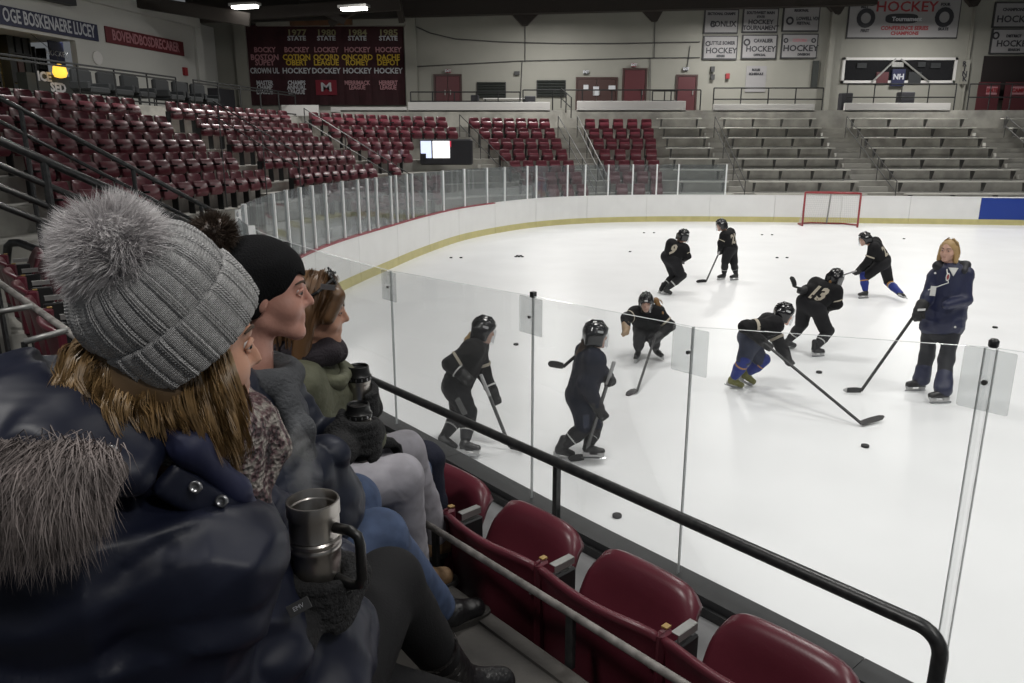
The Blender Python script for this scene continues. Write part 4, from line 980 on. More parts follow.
# with x along sd (towards us and right), +y = left of it = towards the ice
pitch = np.linalg.norm(dv[2] - dv[0]) / 2; mid0 = dv[0] - sd * pitch * 0.5
slabs = ['folded red seat right beside the dark knee, backed by the black rail', 'folded red seat below the rail post', 'folded red seat between the rail post and the foot rail post', 'folded red seat where the black rail bends down, second from its end', 'folded red seat nearest the bent end of the black rail', 'folded red seat past the bent rail end']
for i in range(-1, 5):
    c = dv[0] + sd * pitch * (i + 0.5); big_seat((c[0], c[1], SZ), rz_seat, slabs[i + 1], 'red seats of the front row')
# the same row behind the people, farther on
la_ = onz(4, 248, 2.03); lb_ = onz(78, 335, 2.03); ld = nrm(lb_ - la_); n = 6
for i in range(n):
    c = la_ + (lb_ - la_) * (i + 0.5) / n
    big_seat((c[0], c[1], NEAR_Z), math.atan2(ld[1], ld[0]), 'dark red folded seat in the empty stretch of row behind the grey pompom hat', 'red seats behind the grey hat')
la2 = onz(-55, 330, 2.30); lb2 = onz(85, 395, 2.30); ld2 = nrm(lb2 - la2)
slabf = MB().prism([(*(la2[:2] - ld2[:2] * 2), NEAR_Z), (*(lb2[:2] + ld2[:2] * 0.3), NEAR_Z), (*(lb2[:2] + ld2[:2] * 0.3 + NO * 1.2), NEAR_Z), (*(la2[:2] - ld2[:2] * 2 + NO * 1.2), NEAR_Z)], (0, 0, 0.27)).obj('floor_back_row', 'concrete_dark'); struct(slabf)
for i in range(2):
    c = la2 + ld2 * (-0.75 + 0.55 * i)
    big_seat((c[0] + NO[0] * 0.12, c[1] + NO[1] * 0.12, NEAR_Z + 0.27), math.atan2(ld2[1], ld2[0]), 'dark red folded seat with pale arm in the row behind, beside the grey hat', 'red seats of the row behind')
def pipe(pts, r, name, m, label): o = MB().tube(pts, r, 8).obj(name, m, smooth=True); tag(o, label, 'railing'); return o
pa = at(-5, 280, 3.15); pb = at(80, 340, 2.45); r = empty('foot_rail', (pa[0], pa[1], NEAR_Z)); tag(r, 'pale foot rail passing the dark red seats behind the hat', 'railing')
local(r, 'rail_pipe', MB().tube([pa, pb], 0.013, 8), 'worn_pipe', smooth=True)
for f in (0.02, 0.9): q = pa + (pb - pa) * f; local(r, 'post', MB().tube([(q[0], q[1], NEAR_Z), q], 0.012, 6), 'rail_black')
for i, (a, b) in enumerate((((-8, 313, 2.55), (33, 306, 2.62)), ((24, 342, 2.25), (68, 330, 2.32)))):
    p, q = at(*a), at(*b); r = empty('arm_bar', (p[0], p[1], NEAR_Z + 0.27)); tag(r, ['pale metal arm bar between the dark red seats, upper one', 'pale metal arm bar between the dark red seats, lower one'][i], 'arm bar')
    local(r, 'bar', MB().tube([p, q], 0.010, 8), 'galv', smooth=True); local(r, 'post', MB().tube([(p[0], p[1], NEAR_Z + 0.27), p], 0.010, 6), 'metal_dark')
# black rail end with a bend above these seats
p0, p1 = at(6, 268, 6.7), at(8, 246, 6.7); pend = at(52, 255, 6.4)
r = empty('bent_rail', (p0[0], p0[1], NEAR_Z)); tag(r, 'black bent pipe rail at the head of the empty red seats', 'railing')
local(r, 'rail_pipe', MB().tube([(p0[0], p0[1], NEAR_Z), p0, p1, p1 + V(0.05, -0.02, 0.03), p1 + V(0.14, -0.05, 0.035), pend, pend + (pend - p1) * 1.5], 0.035, 10), 'rail_black', smooth=True)
# ------------------------------------------------------------------ stairs and slanting rails at the left
for k in range(7):
    o0 = 1.45 + 0.34 * k
    a = near(-4.6, o0, NEAR_Z); b = near(-3.1, o0, NEAR_Z); c = near(-3.1, o0 + 2.4 - 0.34 * k + 0.0, NEAR_Z); d = near(-4.6, o0 + 2.4 - 0.34 * k, NEAR_Z)
    struct(MB().prism([a, b, c, d], (0, 0, 0.19 * (k + 1))).obj('floor_stair', 'concrete'))
def slant(name, top0, top1, lower, posts, r, m, label, ext=0.0):
    A, B = at(*top0), at(*top1); root = empty(name, (B[0], B[1], NEAR_Z)); tag(root, label, 'railing')
    e = (A - B) * ext
    local(root, 'hand_bar', MB().tube([A + e, B], r, 10), m, smooth=True)
    for dz in lower: local(root, 'bar', MB().tube([A + e - V(0, 0, dz), B - V(0, 0, dz)], r * 0.75, 8), m, smooth=True)
    for f, zb in posts:
        q = A + (B - A) * f; local(root, 'post', MB().tube([(q[0], q[1], zb), q], r * 0.9, 8), m)
slant('stair_rail', (0, 141, 5.2), (200, 229, 6.05), (0.17, 0.32, 0.45), ((-0.5, 2.0), (0.19, 1.9), (0.78, 1.3), (0.96, 1.22)), 0.030, 'rail_black', 'thick black stair rail with several bars slanting down behind the pompom', 0.8)
slant('stair_rail', (0, 98, 6.45), (215, 212, 7.6), (0.20,), ((-0.3, 2.1), (0.08, 2.0), (0.57, 1.4), (0.92, 1.22)), 0.022, 'rail_black', 'thin black stair rail slanting down in front of the maroon stand', 0.5)
slant('stair_rail', (213, 101, 16.0), (300, 155, 16.5), (0.30,), ((0.05, 1.6), (0.55, 1.2), (0.98, 0.5)), 0.014, 'rail_grey', 'faint thin rail crossing the middle of the left stand', 0.0)
# ================================================================== BODY BUILDER: smooth-blended distance fields, meshed
from mathutils.bvhtree import BVHTree
def rotz(a): c, s = math.cos(a), math.sin(a); return np.array([[c, -s, 0], [s, c, 0], [0, 0, 1.0]])
def frame(f, up):                        # columns: right, forward, up for a thing facing f
    f = nrm(f); up = np.asarray(up, float); u = nrm(up - f * np.dot(up, f)); r = np.cross(f, u); return np.array([r, f, u]).T
def rc(a, b, ra, rb, k=None, puff=None, flat=None, sub=False): return dict(t='rc', a=np.asarray(a, float), b=np.asarray(b, float), ra=ra, rb=rb, k=k, puff=puff, sub=sub)
def el(c, r, R=None, k=None, sub=False): return dict(t='el', c=np.asarray(c, float), r=np.asarray(r, float), R=np.eye(3) if R is None else R, k=k, sub=sub)
def rb(c, h, R=None, rad=0.01, k=None, sub=False): return dict(t='rb', c=np.asarray(c, float), h=np.asarray(h, float), R=np.eye(3) if R is None else R, rad=rad, k=k, sub=sub)
def chain(pts, rs, k=None, puff=None): return [rc(p, q, a, b, k, puff) for p, q, a, b in zip(pts, pts[1:], rs, rs[1:])]
def prim_box(p):
    if p['t'] == 'rc':
        m = max(p['ra'], p['rb']); return np.minimum(p['a'], p['b']) - m, np.maximum(p['a'], p['b']) + m
    e = (np.abs(p['R']) @ (p['r'] if p['t'] == 'el' else p['h'] + p['rad'])); return p['c'] - e, p['c'] + e
def prim_eval(p, X):
    if p['t'] == 'rc':
        ab = p['b'] - p['a']; L2 = float(ab @ ab) + 1e-12; t = np.clip(((X - p['a']) @ ab) / L2, 0, 1)
        q = X - p['a'] - t[..., None] * ab; r = p['ra'] + (p['rb'] - p['ra']) * t; d = np.sqrt((q * q).sum(-1)) - r
        if p['puff']:
            sp, amp, ph = p['puff']; s = t * math.sqrt(L2) / sp + ph; d = d - amp * (np.abs(np.sin(np.pi * s)) ** 0.45 - 0.65)
        return d
    Y = (X - p['c']) @ p['R']
    if p['t'] == 'el':
        k0 = np.sqrt(((Y / p['r']) ** 2).sum(-1)); k1 = np.sqrt(((Y / p['r'] ** 2) ** 2).sum(-1)) + 1e-9; return k0 * (k0 - 1.0) / k1
    q = np.abs(Y) - p['h']; return np.sqrt((np.maximum(q, 0) ** 2).sum(-1)) + np.minimum(q.max(-1), 0) - p['rad']
def sdf_grid(prims, h, k, pad, disp):
    add = [p for p in prims if not p['sub']]
    lo = np.min([prim_box(p)[0] for p in add], 0) - pad; hi = np.max([prim_box(p)[1] for p in add], 0) + pad
    n = np.ceil((hi - lo) / h).astype(int) + 1
    ax = [lo[i] + h * np.arange(n[i]) for i in range(3)]
    D = np.full(n, 0.25, np.float32)
    for p in prims:
        a, b = prim_box(p); m = max(pad, 0.06); i0 = np.clip(np.floor((a - m - lo) / h).astype(int), 0, n - 1); i1 = np.clip(np.ceil((b + m - lo) / h).astype(int) + 1, 1, n)
        sl = tuple(slice(i0[i], i1[i]) for i in range(3))
        X = np.stack(np.meshgrid(*[ax[i][sl[i]] for i in range(3)], indexing='ij'), -1)
        d = prim_eval(p, X); kk = p['k'] if p['k'] is not None else k; e = D[sl]
        if p['sub']:
            d = -d; hh = np.clip(0.5 - 0.5 * (d - e) / kk, 0, 1) if kk > 0 else (d > e) * 1.0
            hh = np.clip(0.5 - 0.5 * (e - d) / max(kk, 1e-6), 0, 1); D[sl] = e * (1 - hh) + d * hh + kk * hh * (1 - hh)
            continue
        hh = np.clip(0.5 + 0.5 * (e - d) / max(kk, 1e-6), 0, 1); D[sl] = e * (1 - hh) + d * hh - kk * hh * (1 - hh)
    if disp is not None:
        X = np.stack(np.meshgrid(*ax, indexing='ij'), -1); near_ = np.abs(D) < 0.06; D[near_] += disp(X[near_]).astype(np.float32)
    return D, lo
def nets(D, lo, h):
    s = D < 0; n = D.shape; c = np.zeros((n[0] - 1, n[1] - 1, n[2] - 1), np.int8)
    cor = [(i, j, k) for i in (0, 1) for j in (0, 1) for k in (0, 1)]
    def sh(A, o): return A[o[0]:n[0] - 1 + o[0], o[1]:n[1] - 1 + o[1], o[2]:n[2] - 1 + o[2]]
    for o in cor: c += sh(s, o)
    act = (c > 0) & (c < 8); ijk = np.argwhere(act); idx = np.full(act.shape, -1, np.int64); idx[act] = np.arange(len(ijk))
    acc = np.zeros((len(ijk), 3)); cnt = np.zeros(len(ijk))
    for a in cor:
        for ax in range(3):
            if a[ax]: continue
            b = list(a); b[ax] = 1
            va = sh(D, a)[act].astype(float); vb = sh(D, b)[act].astype(float); m = (va < 0) != (vb < 0)
            t = np.where(m, va / np.where(m, va - vb, 1), 0); p = np.tile(np.array(a, float), (len(ijk), 1)); p[:, ax] = t
            acc[m] += p[m]; cnt[m] += 1
    vs = lo + h * (ijk + acc / cnt[:, None]); quads = []
    for ax in range(3):
        o1, o2 = [(1, 2), (2, 0), (0, 1)][ax]
        A = np.swapaxes(s, 0, 0); sl0 = [slice(None)] * 3; sl1 = [slice(None)] * 3; sl0[ax] = slice(0, -1); sl1[ax] = slice(1, None)
        x = s[tuple(sl0)] != s[tuple(sl1)]; e = np.argwhere(x); ok = (e[:, o1] > 0) & (e[:, o2] > 0) & (e[:, o1] < n[o1] - 1) & (e[:, o2] < n[o2] - 1); e = e[ok]
        if len(e) == 0: continue
        def q(d1, d2): w = e.copy(); w[:, o1] -= d1; w[:, o2] -= d2; return idx[w[:, 0], w[:, 1], w[:, 2]]
        Q = np.stack([q(1, 1), q(0, 1), q(0, 0), q(1, 0)], 1); ins = s[e[:, 0], e[:, 1], e[:, 2]]; Q[~ins] = Q[~ins][:, ::-1]; quads.append(Q)
    return vs, np.concatenate(quads)
def wrinkle(amp, sc, seed=0):
    rr = np.random.RandomState(seed); dirs = rr.normal(size=(7, 3)); dirs /= np.linalg.norm(dirs, axis=1)[:, None]; ph = rr.uniform(0, 6, 7); fr = rr.uniform(0.6, 1.7, 7)
    def f(X):
        v = 0
        for d, p, q in zip(dirs, ph, fr): v = v + np.sin((X @ d) * sc * q + p + 1.3 * np.sin((X @ dirs[0]) * sc * 0.7 + p))
        return -amp * v / 3.0
    return f
def relax(vs, Q, it):
    for _ in range(it):
        acc = np.zeros_like(vs); c = np.zeros(len(vs))
        for i in range(4):
            a = Q[:, i]; b = Q[:, (i + 1) % 4]; np.add.at(acc, a, vs[b]); np.add.at(c, a, 1); np.add.at(acc, b, vs[a]); np.add.at(c, b, 1)
        vs = 0.5 * vs + 0.5 * acc / np.maximum(c, 1)[:, None]
    return vs
def blob(name, prims, h, m, root=None, k=0.03, pad=0.05, disp=None, it=1, clip=None):
    D, lo = sdf_grid(prims, h, k, pad, disp); vs, Q = nets(D, lo, h); vs = relax(vs, Q, it)
    me = bpy.data.meshes.new(name); me.vertices.add(len(vs)); me.vertices.foreach_set('co', vs.astype(np.float32).ravel())
    me.loops.add(len(Q) * 4); me.loops.foreach_set('vertex_index', Q.astype(np.int32).ravel()); me.polygons.add(len(Q))
    me.polygons.foreach_set('loop_start', np.arange(0, len(Q) * 4, 4, dtype=np.int32)); me.polygons.foreach_set('loop_total', np.full(len(Q), 4, np.int32))
    me.polygons.foreach_set('use_smooth', np.ones(len(Q), bool)); me.update(calc_edges=True); me.validate()
    me.materials.append(MATS[m] if isinstance(m, str) else m)
    o = link(name, me)
    if root is not None: adopt(o, root)
    return o
def adopt(o, root):                      # root may be an Empty, or a part whose own parent is the Empty
    o.parent = root
    M = Matrix.Translation(Vector(root.location)) @ Matrix.Rotation(root.rotation_euler.z, 4, 'Z') if root.parent is None else Matrix.Identity(4)
    o.matrix_parent_inverse = M.inverted(); return o
def part(root, name, mb, m, **kw): return adopt(mb.obj(name, m, None, **kw), root)
def drape(o, target, direction, off=0.004):   # lay flat lettering onto a surface along a direction
    me = target.data; bv = BVHTree.FromPolygons([v.co[:] for v in me.vertices], [p.vertices[:] for p in me.polygons]); d = Vector(nrm(direction))
    for v in o.data.vertices:
        hit = bv.ray_cast(v.co - d * 0.6, d)
        if hit[0] is not None: v.co = hit[0] - d * off
def hair_strands(name, guides, n, m, root, spread, w0, w1, seg=7, seed=0, wave=0.004):
    """many thin tapered ribbons following guide polylines (each guide: list of points); spread = radius at root,tip"""
    rr = np.random.RandomState(seed); mb = MB(); G_ = [np.asarray(g, float) for g in guides]; vs = []; fs = []
    NC = max(6, n // 18); cl = [(rr.randint(len(G_)), rr.rand(), rr.normal(size=3) * spread[0], rr.normal(size=3) * spread[1], rr.uniform(0.62, 1.0), rr.uniform(0, 6), nrm(rr.normal(size=3))) for _ in range(NC)]
    for i in range(n):
        j, f, off, offt, ln, ph, side = cl[rr.randint(NC)]; g = G_[j]; g2 = G_[min(j + 1, len(G_) - 1)]; L = min(len(g), len(g2)); c = g[:L] * (1 - f) + g2[:L] * f
        off = off + rr.normal(size=3) * spread[0] * 0.7; off2 = off * 0.25 + offt + rr.normal(size=3) * spread[1] * 0.28; ln = ln * rr.uniform(0.86, 1.05); ln = min(ln, 1.0)
        b = len(vs)
        for q in range(seg + 1):
            t = q / seg * ln * (L - 1); a = min(int(t), L - 2); p = c[a] * (1 - t + a) + c[a + 1] * (t - a); u = q / seg
            p = p + off * (1 - u) + off2 * u + side * wave * math.sin(5 * u + ph)
            tg = nrm(c[a + 1] - c[a]); sd = nrm(np.cross(tg, side)); w = w0 + (w1 - w0) * u ** 2
            vs += [p - sd * w, p + sd * w]
        fs += [(b + 2 * q, b + 2 * q + 1, b + 2 * q + 3, b + 2 * q + 2) for q in range(seg)]
    o = mb.add(vs, fs).mesh(name, True, fix=False); o.materials.append(MATS[m]); ob = link(name, o); adopt(ob, root); return ob

def folds(amp, sc, seed=0, quilt=None):
    """crisp creases (ridged waves), optionally with stitched baffles square to a direction: quilt = (direction, spacing, depth)"""
    rr = np.random.RandomState(seed); dirs = rr.normal(size=(6, 3)); dirs /= np.linalg.norm(dirs, axis=1)[:, None]; ph = rr.uniform(0, 6, 6); fr = rr.uniform(0.6, 1.5, 6)
    def f(X):
        wx = X + 0.03 * np.sin(X[:, [1, 2, 0]] * 19.0 + ph[:3]); v = 0
        for d, p, q in zip(dirs, ph, fr):
            m = 0.5 + 0.5 * np.sin((X @ dirs[int(p) % 6]) * sc * 0.45 + p * 2); v = v + (1 - np.abs(np.sin((wx @ d) * sc * q + p))) ** 2.2 * m
        v = -amp * (v / 2.0 - 0.4)
        if quilt:
            qd, sp, dep = quilt; s = (wx @ nrm(qd)) / sp; v = v - dep * (np.abs(np.sin(np.pi * s)) ** 0.4 - 0.7)
        return v
    return f
# ================================================================== PEOPLE ON THE ICE
mat('skin', (0.56, 0.34, 0.26), 0.5, var=0.1, vscale=20)
mat('jersey_black', (0.010, 0.010, 0.011), 0.8, bump=0.25, bscale=25, spec=0.2)
mat('jersey_navy', (0.012, 0.014, 0.026), 0.8, bump=0.25, bscale=25, spec=0.2)
mat('pants_black', (0.012, 0.012, 0.014), 0.7, bump=0.25, bscale=20, spec=0.25)
mat('pants_slate', (0.030, 0.036, 0.062), 0.7, bump=0.25, bscale=20, spec=0.25)
mat('sock_black', (0.013, 0.013, 0.015), 0.8)
mat('sock_blue', (0.015, 0.030, 0.20), 0.8)
mat('stripe_white', (0.55, 0.55, 0.54), 0.8)
mat('stripe_gold', (0.42, 0.22, 0.06), 0.8)
mat('number_pale', (0.40, 0.36, 0.29), 0.8)
mat('helmet_black', (0.010, 0.010, 0.012), 0.18, coat=0.4)
mat('helmet_mark', (0.5, 0.5, 0.5), 0.4)
mat('glove_black', (0.012, 0.012, 0.013), 0.6, bump=0.2, bscale=60)
mat('glove_tan', (0.34, 0.24, 0.15), 0.6)
mat('skate_black', (0.014, 0.014, 0.015), 0.35)
mat('skate_olive', (0.16, 0.16, 0.04), 0.5)
mat('skate_holder', (0.45, 0.45, 0.45), 0.4)
mat('steel', (0.55, 0.56, 0.57), 0.25, metal=0.9)
mat('stick_black', (0.014, 0.014, 0.015), 0.4)
mat('stick_grey', (0.10, 0.10, 0.10), 0.4)
mat('tape_pale', (0.42, 0.42, 0.42), 0.7)
mat('hair_blonde', (0.38, 0.25, 0.11), 0.5)
mat('hair_brown', (0.050, 0.028, 0.016), 0.5)
mat('hair_tan', (0.23, 0.12, 0.04), 0.5)
mat('coat_navy', (0.012, 0.016, 0.050), 0.5, bump=0.3, bscale=14)
mat('coat_dark', (0.010, 0.011, 0.016), 0.6)
mat('white_cloth', (0.6, 0.6, 0.58), 0.7)
mat('eye_dark', (0.02, 0.015, 0.012), 0.2); mat('lip', (0.30, 0.11, 0.09), 0.5); mat('brow', (0.06, 0.035, 0.02), 0.7)
clear_mat('visor', (0.95, 0.96, 0.97), 0.03, haze=0.03)
def head_prims(c, F, s=1.0):
    """F columns right, forward, up; c centre of the skull"""
    def q(x, y, z): return c + F @ (np.array([x, y, z]) * s)
    return [el(q(0, -0.008, 0.025), np.array([0.073, 0.092, 0.088]) * s, F), el(q(0, 0.026, -0.045), np.array([0.057, 0.064, 0.064]) * s, F, 0.03 * s), rc(q(-0.010, 0.074, -0.101), q(0.010, 0.074, -0.101), 0.017 * s, 0.017 * s, 0.025 * s), rc(q(-0.045, -0.005, -0.070), q(-0.012, 0.070, -0.100), 0.018 * s, 0.015 * s, 0.02 * s), rc(q(0.045, -0.005, -0.070), q(0.012, 0.070, -0.100), 0.018 * s, 0.015 * s, 0.02 * s),
            rc(q(0, 0.086, 0.012), q(0, 0.106, -0.026), 0.006 * s, 0.0095 * s, 0.010 * s), rc(q(-0.010, 0.092, -0.032), q(0.010, 0.092, -0.032), 0.007 * s, 0.007 * s, 0.008 * s),
            rc(q(-0.03, 0.074, 0.024), q(0.03, 0.074, 0.024), 0.012 * s, 0.012 * s, 0.02 * s), el(q(0.036, 0.050, -0.034), np.array([0.028, 0.030, 0.028]) * s, F, 0.02 * s), el(q(-0.036, 0.050, -0.034), np.array([0.028, 0.030, 0.028]) * s, F, 0.02 * s), el(q(0.031, 0.092, 0.003), np.array([0.017, 0.012, 0.010]) * s, F, 0.008 * s, sub=True), el(q(-0.031, 0.092, 0.003), np.array([0.017, 0.012, 0.010]) * s, F, 0.008 * s, sub=True), rc(q(-0.014, 0.083, -0.060), q(0.014, 0.083, -0.060), 0.008 * s, 0.008 * s, 0.010 * s), rc(q(-0.011, 0.083, -0.073), q(0.011, 0.083, -0.073), 0.008 * s, 0.008 * s, 0.008 * s),
            el(q(0.073, -0.010, -0.014), np.array([0.009, 0.016, 0.028]) * s, F, 0.006), el(q(-0.073, -0.010, -0.014), np.array([0.009, 0.016, 0.028]) * s, F, 0.006)]
mat('eye_white', (0.55, 0.53, 0.50), 0.25)
def face_parts(root, c, F, s=1.0, skin='skin'):
    def q(x, y, z): return c + F @ (np.array([x, y, z]) * s)
    T = F @ np.array([[1, 0, 0], [0, 0, 1], [0, -1, 0.0]])
    for sg in (-1, 1):
        e = part(root, 'eye', MB().lathe([(0.0001, -0.0115 * s), (0.008 * s, -0.008 * s), (0.0115 * s, 0), (0.008 * s, 0.008 * s), (0.0001, 0.0115 * s)], q(sg * 0.031, 0.0735, 0.003), T, 12, cap=False), 'eye_white', smooth=True)
        part(e, 'iris', MB().lathe([(0.0058 * s, 0.0), (0.005 * s, 0.0022 * s), (0.0001, 0.003 * s)], q(sg * 0.0325, 0.0832, 0.002), T, 10, cap=False), 'eye_dark', smooth=True)
        part(root, 'eyelid', MB().tube([q(sg * 0.017, 0.080, 0.004), q(sg * 0.025, 0.0845, 0.0100), q(sg * 0.034, 0.0845, 0.0105), q(sg * 0.042, 0.0785, 0.006), q(sg * 0.047, 0.072, 0.000)], [0.002 * s, 0.0042 * s, 0.0045 * s, 0.004 * s, 0.002 * s], 6), skin, smooth=True)
        part(root, 'eyelid', MB().tube([q(sg * 0.019, 0.080, 0.000), q(sg * 0.027, 0.083, -0.0065), q(sg * 0.036, 0.081, -0.0065), q(sg * 0.045, 0.073, -0.001)], [0.002 * s, 0.0032 * s, 0.0032 * s, 0.002 * s], 6), skin, smooth=True)
        part(root, 'eyebrow', MB().tube([q(sg * 0.013, 0.091, 0.022), q(sg * 0.026, 0.089, 0.029), q(sg * 0.040, 0.082, 0.030), q(sg * 0.053, 0.068, 0.024)], [0.0025 * s, 0.0036 * s, 0.003 * s, 0.0015 * s], 6), 'brow', smooth=True)
    part(root, 'lips', MB().tube([q(-0.023, 0.079, -0.068), q(-0.010, 0.0895, -0.064), q(0, 0.0895, -0.0655), q(0.010, 0.0895, -0.064), q(0.023, 0.079, -0.068)], [0.0015 * s, 0.0038 * s, 0.0036 * s, 0.0038 * s, 0.0015 * s], 6), 'lip', smooth=True)
    part(root, 'lips', MB().tube([q(-0.019, 0.079, -0.071), q(0, 0.0885, -0.0745), q(0.019, 0.079, -0.071)], [0.0015 * s, 0.0044 * s, 0.0015 * s], 6), 'lip', smooth=True)
def hand_prims(w, d, n, s=1.0, curl=1.1, side=1):
    """bare or gloved hand: w wrist, d pointing direction, n palm normal; four fingers curling to the palm side and a thumb"""
    d = nrm(d); n = nrm(np.asarray(n) - d * np.dot(n, d)); x = np.cross(d, n) * side; out_ = []
    def q(a, b, c): return w + (d * a + x * b + n * c) * s
    out_ += [rc(q(0.0, 0, 0), q(0.075, 0.018, 0), 0.026 * s, 0.021 * s, 0.02 * s), rc(q(0.0, 0, 0), q(0.075, -0.020, 0), 0.026 * s, 0.021 * s, 0.02 * s)]
    for i, (b, L) in enumerate(((0.033, 0.070), (0.011, 0.080), (-0.011, 0.075), (-0.033, 0.060))):
        p0 = q(0.082, b, 0); a1 = curl * 0.5; a2 = curl * 1.35; p1 = p0 + (d * math.cos(a1) + n * math.sin(a1)) * L * 0.52 * s; p2 = p1 + (d * math.cos(a2) + n * math.sin(a2)) * L * 0.5 * s
        out_ += [rc(p0, p1, 0.0105 * s, 0.0098 * s, 0.006 * s), rc(p1, p2, 0.0098 * s, 0.0085 * s, 0.004 * s)]
    t0 = q(0.020, 0.030, 0.005); t1 = t0 + nrm(d * 0.6 + x * 0.7 + n * 0.5) * 0.042 * s; t2 = t1 + nrm(d * 0.7 + x * 0.1 + n * 0.8) * 0.034 * s
    out_ += [rc(t0, t1, 0.015 * s, 0.0125 * s, 0.012 * s), rc(t1, t2, 0.0125 * s, 0.0095 * s, 0.005 * s)]
    return out_
def skate(root, ankle, toe_dir, shin_dir, m='skate_black', s=1.0):
    d = nrm([toe_dir[0], toe_dir[1], toe_dir[2]]); u = nrm(-np.asarray(shin_dir)); u = nrm(np.cross(np.cross(d, u), d)); r = np.cross(d, u); A = np.asarray(ankle)
    def q(a, b, c): return A + (d * a + r * b + u * c) * s
    bt = blob('skate', [rc(q(-0.005, 0, 0.10), q(-0.01, 0, 0.0), 0.046 * s, 0.044 * s), rc(q(-0.02, 0, -0.03), q(0.06, 0, -0.035), 0.040 * s, 0.040 * s, 0.03), rc(q(0.06, 0, -0.035), q(0.155, 0, -0.045), 0.040 * s, 0.034 * s, 0.03), rb(q(0.065, 0, -0.068), (0.105 * s, 0.030 * s, 0.006), np.array([d, r, u]).T, 0.006, 0.01)], 0.012, m, root, k=0.02)
    hl = MB()
    for a in (-0.02, 0.14): hl.hexa([q(a - 0.03, -0.012, -0.112), q(a + 0.03, -0.012, -0.112), q(a + 0.03, 0.012, -0.112), q(a - 0.03, 0.012, -0.112), q(a - 0.04, -0.02, -0.07), q(a + 0.04, -0.02, -0.07), q(a + 0.04, 0.02, -0.07), q(a - 0.04, 0.02, -0.07)])
    hl.hexa([q(-0.05, -0.006, -0.122), q(0.18, -0.006, -0.122), q(0.18, 0.006, -0.122), q(-0.05, 0.006, -0.122), q(-0.05, -0.008, -0.108), q(0.18, -0.008, -0.108), q(0.18, 0.008, -0.108), q(-0.05, 0.008, -0.108)])
    stuff(part(bt, 'blade_holder', hl, 'skate_holder'))
    part(bt, 'skate_blade', MB().prism([q(-0.075, -0.002, -0.130), q(-0.06, -0.002, -0.142), q(0.17, -0.002, -0.142), q(0.195, -0.002, -0.128), q(0.19, -0.002, -0.120), q(-0.07, -0.002, -0.120)], r * 0.004), 'steel')
    return bt
def stick(p_top, p_heel, toe, label, taped='stick_black', shaft='stick_black', tip=None, group=None):
    p_top, p_heel, toe = map(np.asarray, (p_top, p_heel, toe)); r = empty('hockey_stick', (p_heel[0], p_heel[1], 0)); tag(r, label, 'hockey stick', group)
    d = nrm(p_heel - p_top); x = nrm(toe - p_heel); sd = nrm(np.cross(d, x)); w = np.cross(sd, d)
    mb = MB(); 
    for a, b in ((p_top, p_heel),):
        mb.hexa([a - w * 0.014 - sd * 0.010, a + w * 0.014 - sd * 0.010, a + w * 0.014 + sd * 0.010, a - w * 0.014 + sd * 0.010, b - w * 0.014 - sd * 0.010, b + w * 0.014 - sd * 0.010, b + w * 0.014 + sd * 0.010, b - w * 0.014 + sd * 0.010])
    part(r, 'shaft', mb, shaft)
    L = np.linalg.norm(toe - p_heel); up = nrm(np.cross(x, sd)); up = up if up[2] > 0 else -up; n = 9; F = []; B = []
    for i in range(n):
        f = i / (n - 1); c = p_heel + x * L * f + sd * 0.03 * f * f; h0 = -0.018; h1 = 0.030 + 0.020 * math.sin(math.pi * (0.15 + 0.75 * f)); h1 = h1 if i < n - 1 else 0.02; h0 = h0 if i < n - 1 else 0.0
        F.append([c + up * h0 - sd * 0.006, c + up * h1 - sd * 0.006]); B.append([c + up * h0 + sd * 0.006, c + up * h1 + sd * 0.006])
    bl = MB()
    for i in range(n - 1): bl.hexa([F[i][0], F[i + 1][0], B[i + 1][0], B[i][0], F[i][1], F[i + 1][1], B[i + 1][1], B[i][1]])
    b_ = part(r, 'blade', bl, taped)
    if tip: part(b_, 'toe_tape', MB().hexa([F[-2][0] - sd * 0.003, F[-1][0] - sd * 0.003 + x * 0.008, B[-1][0] + sd * 0.003 + x * 0.008, B[-2][0] + sd * 0.003, F[-2][1] - sd * 0.003, F[-1][1] - sd * 0.003 + x * 0.008, B[-1][1] + sd * 0.003 + x * 0.008, B[-2][1] + sd * 0.003]), tip)
    k = p_top + d * 0.22
    part(r, 'grip_tape', MB().tube([p_top - d * 0.005, k], 0.0175, 6), 'tape_pale' if shaft == 'stick_grey' else 'stick_black'); return r
def band_on(root, a, b, ra, rb_, f0, f1, m, extra=0.004, name='stripe'):
    a = np.asarray(a); b = np.asarray(b); p = a + (b - a) * f0; q = a + (b - a) * f1; part(root, name, MB().tube([p, q], [ra + (rb_ - ra) * f0 + extra, ra + (rb_ - ra) * f1 + extra], 16, cap=False), m, smooth=True)
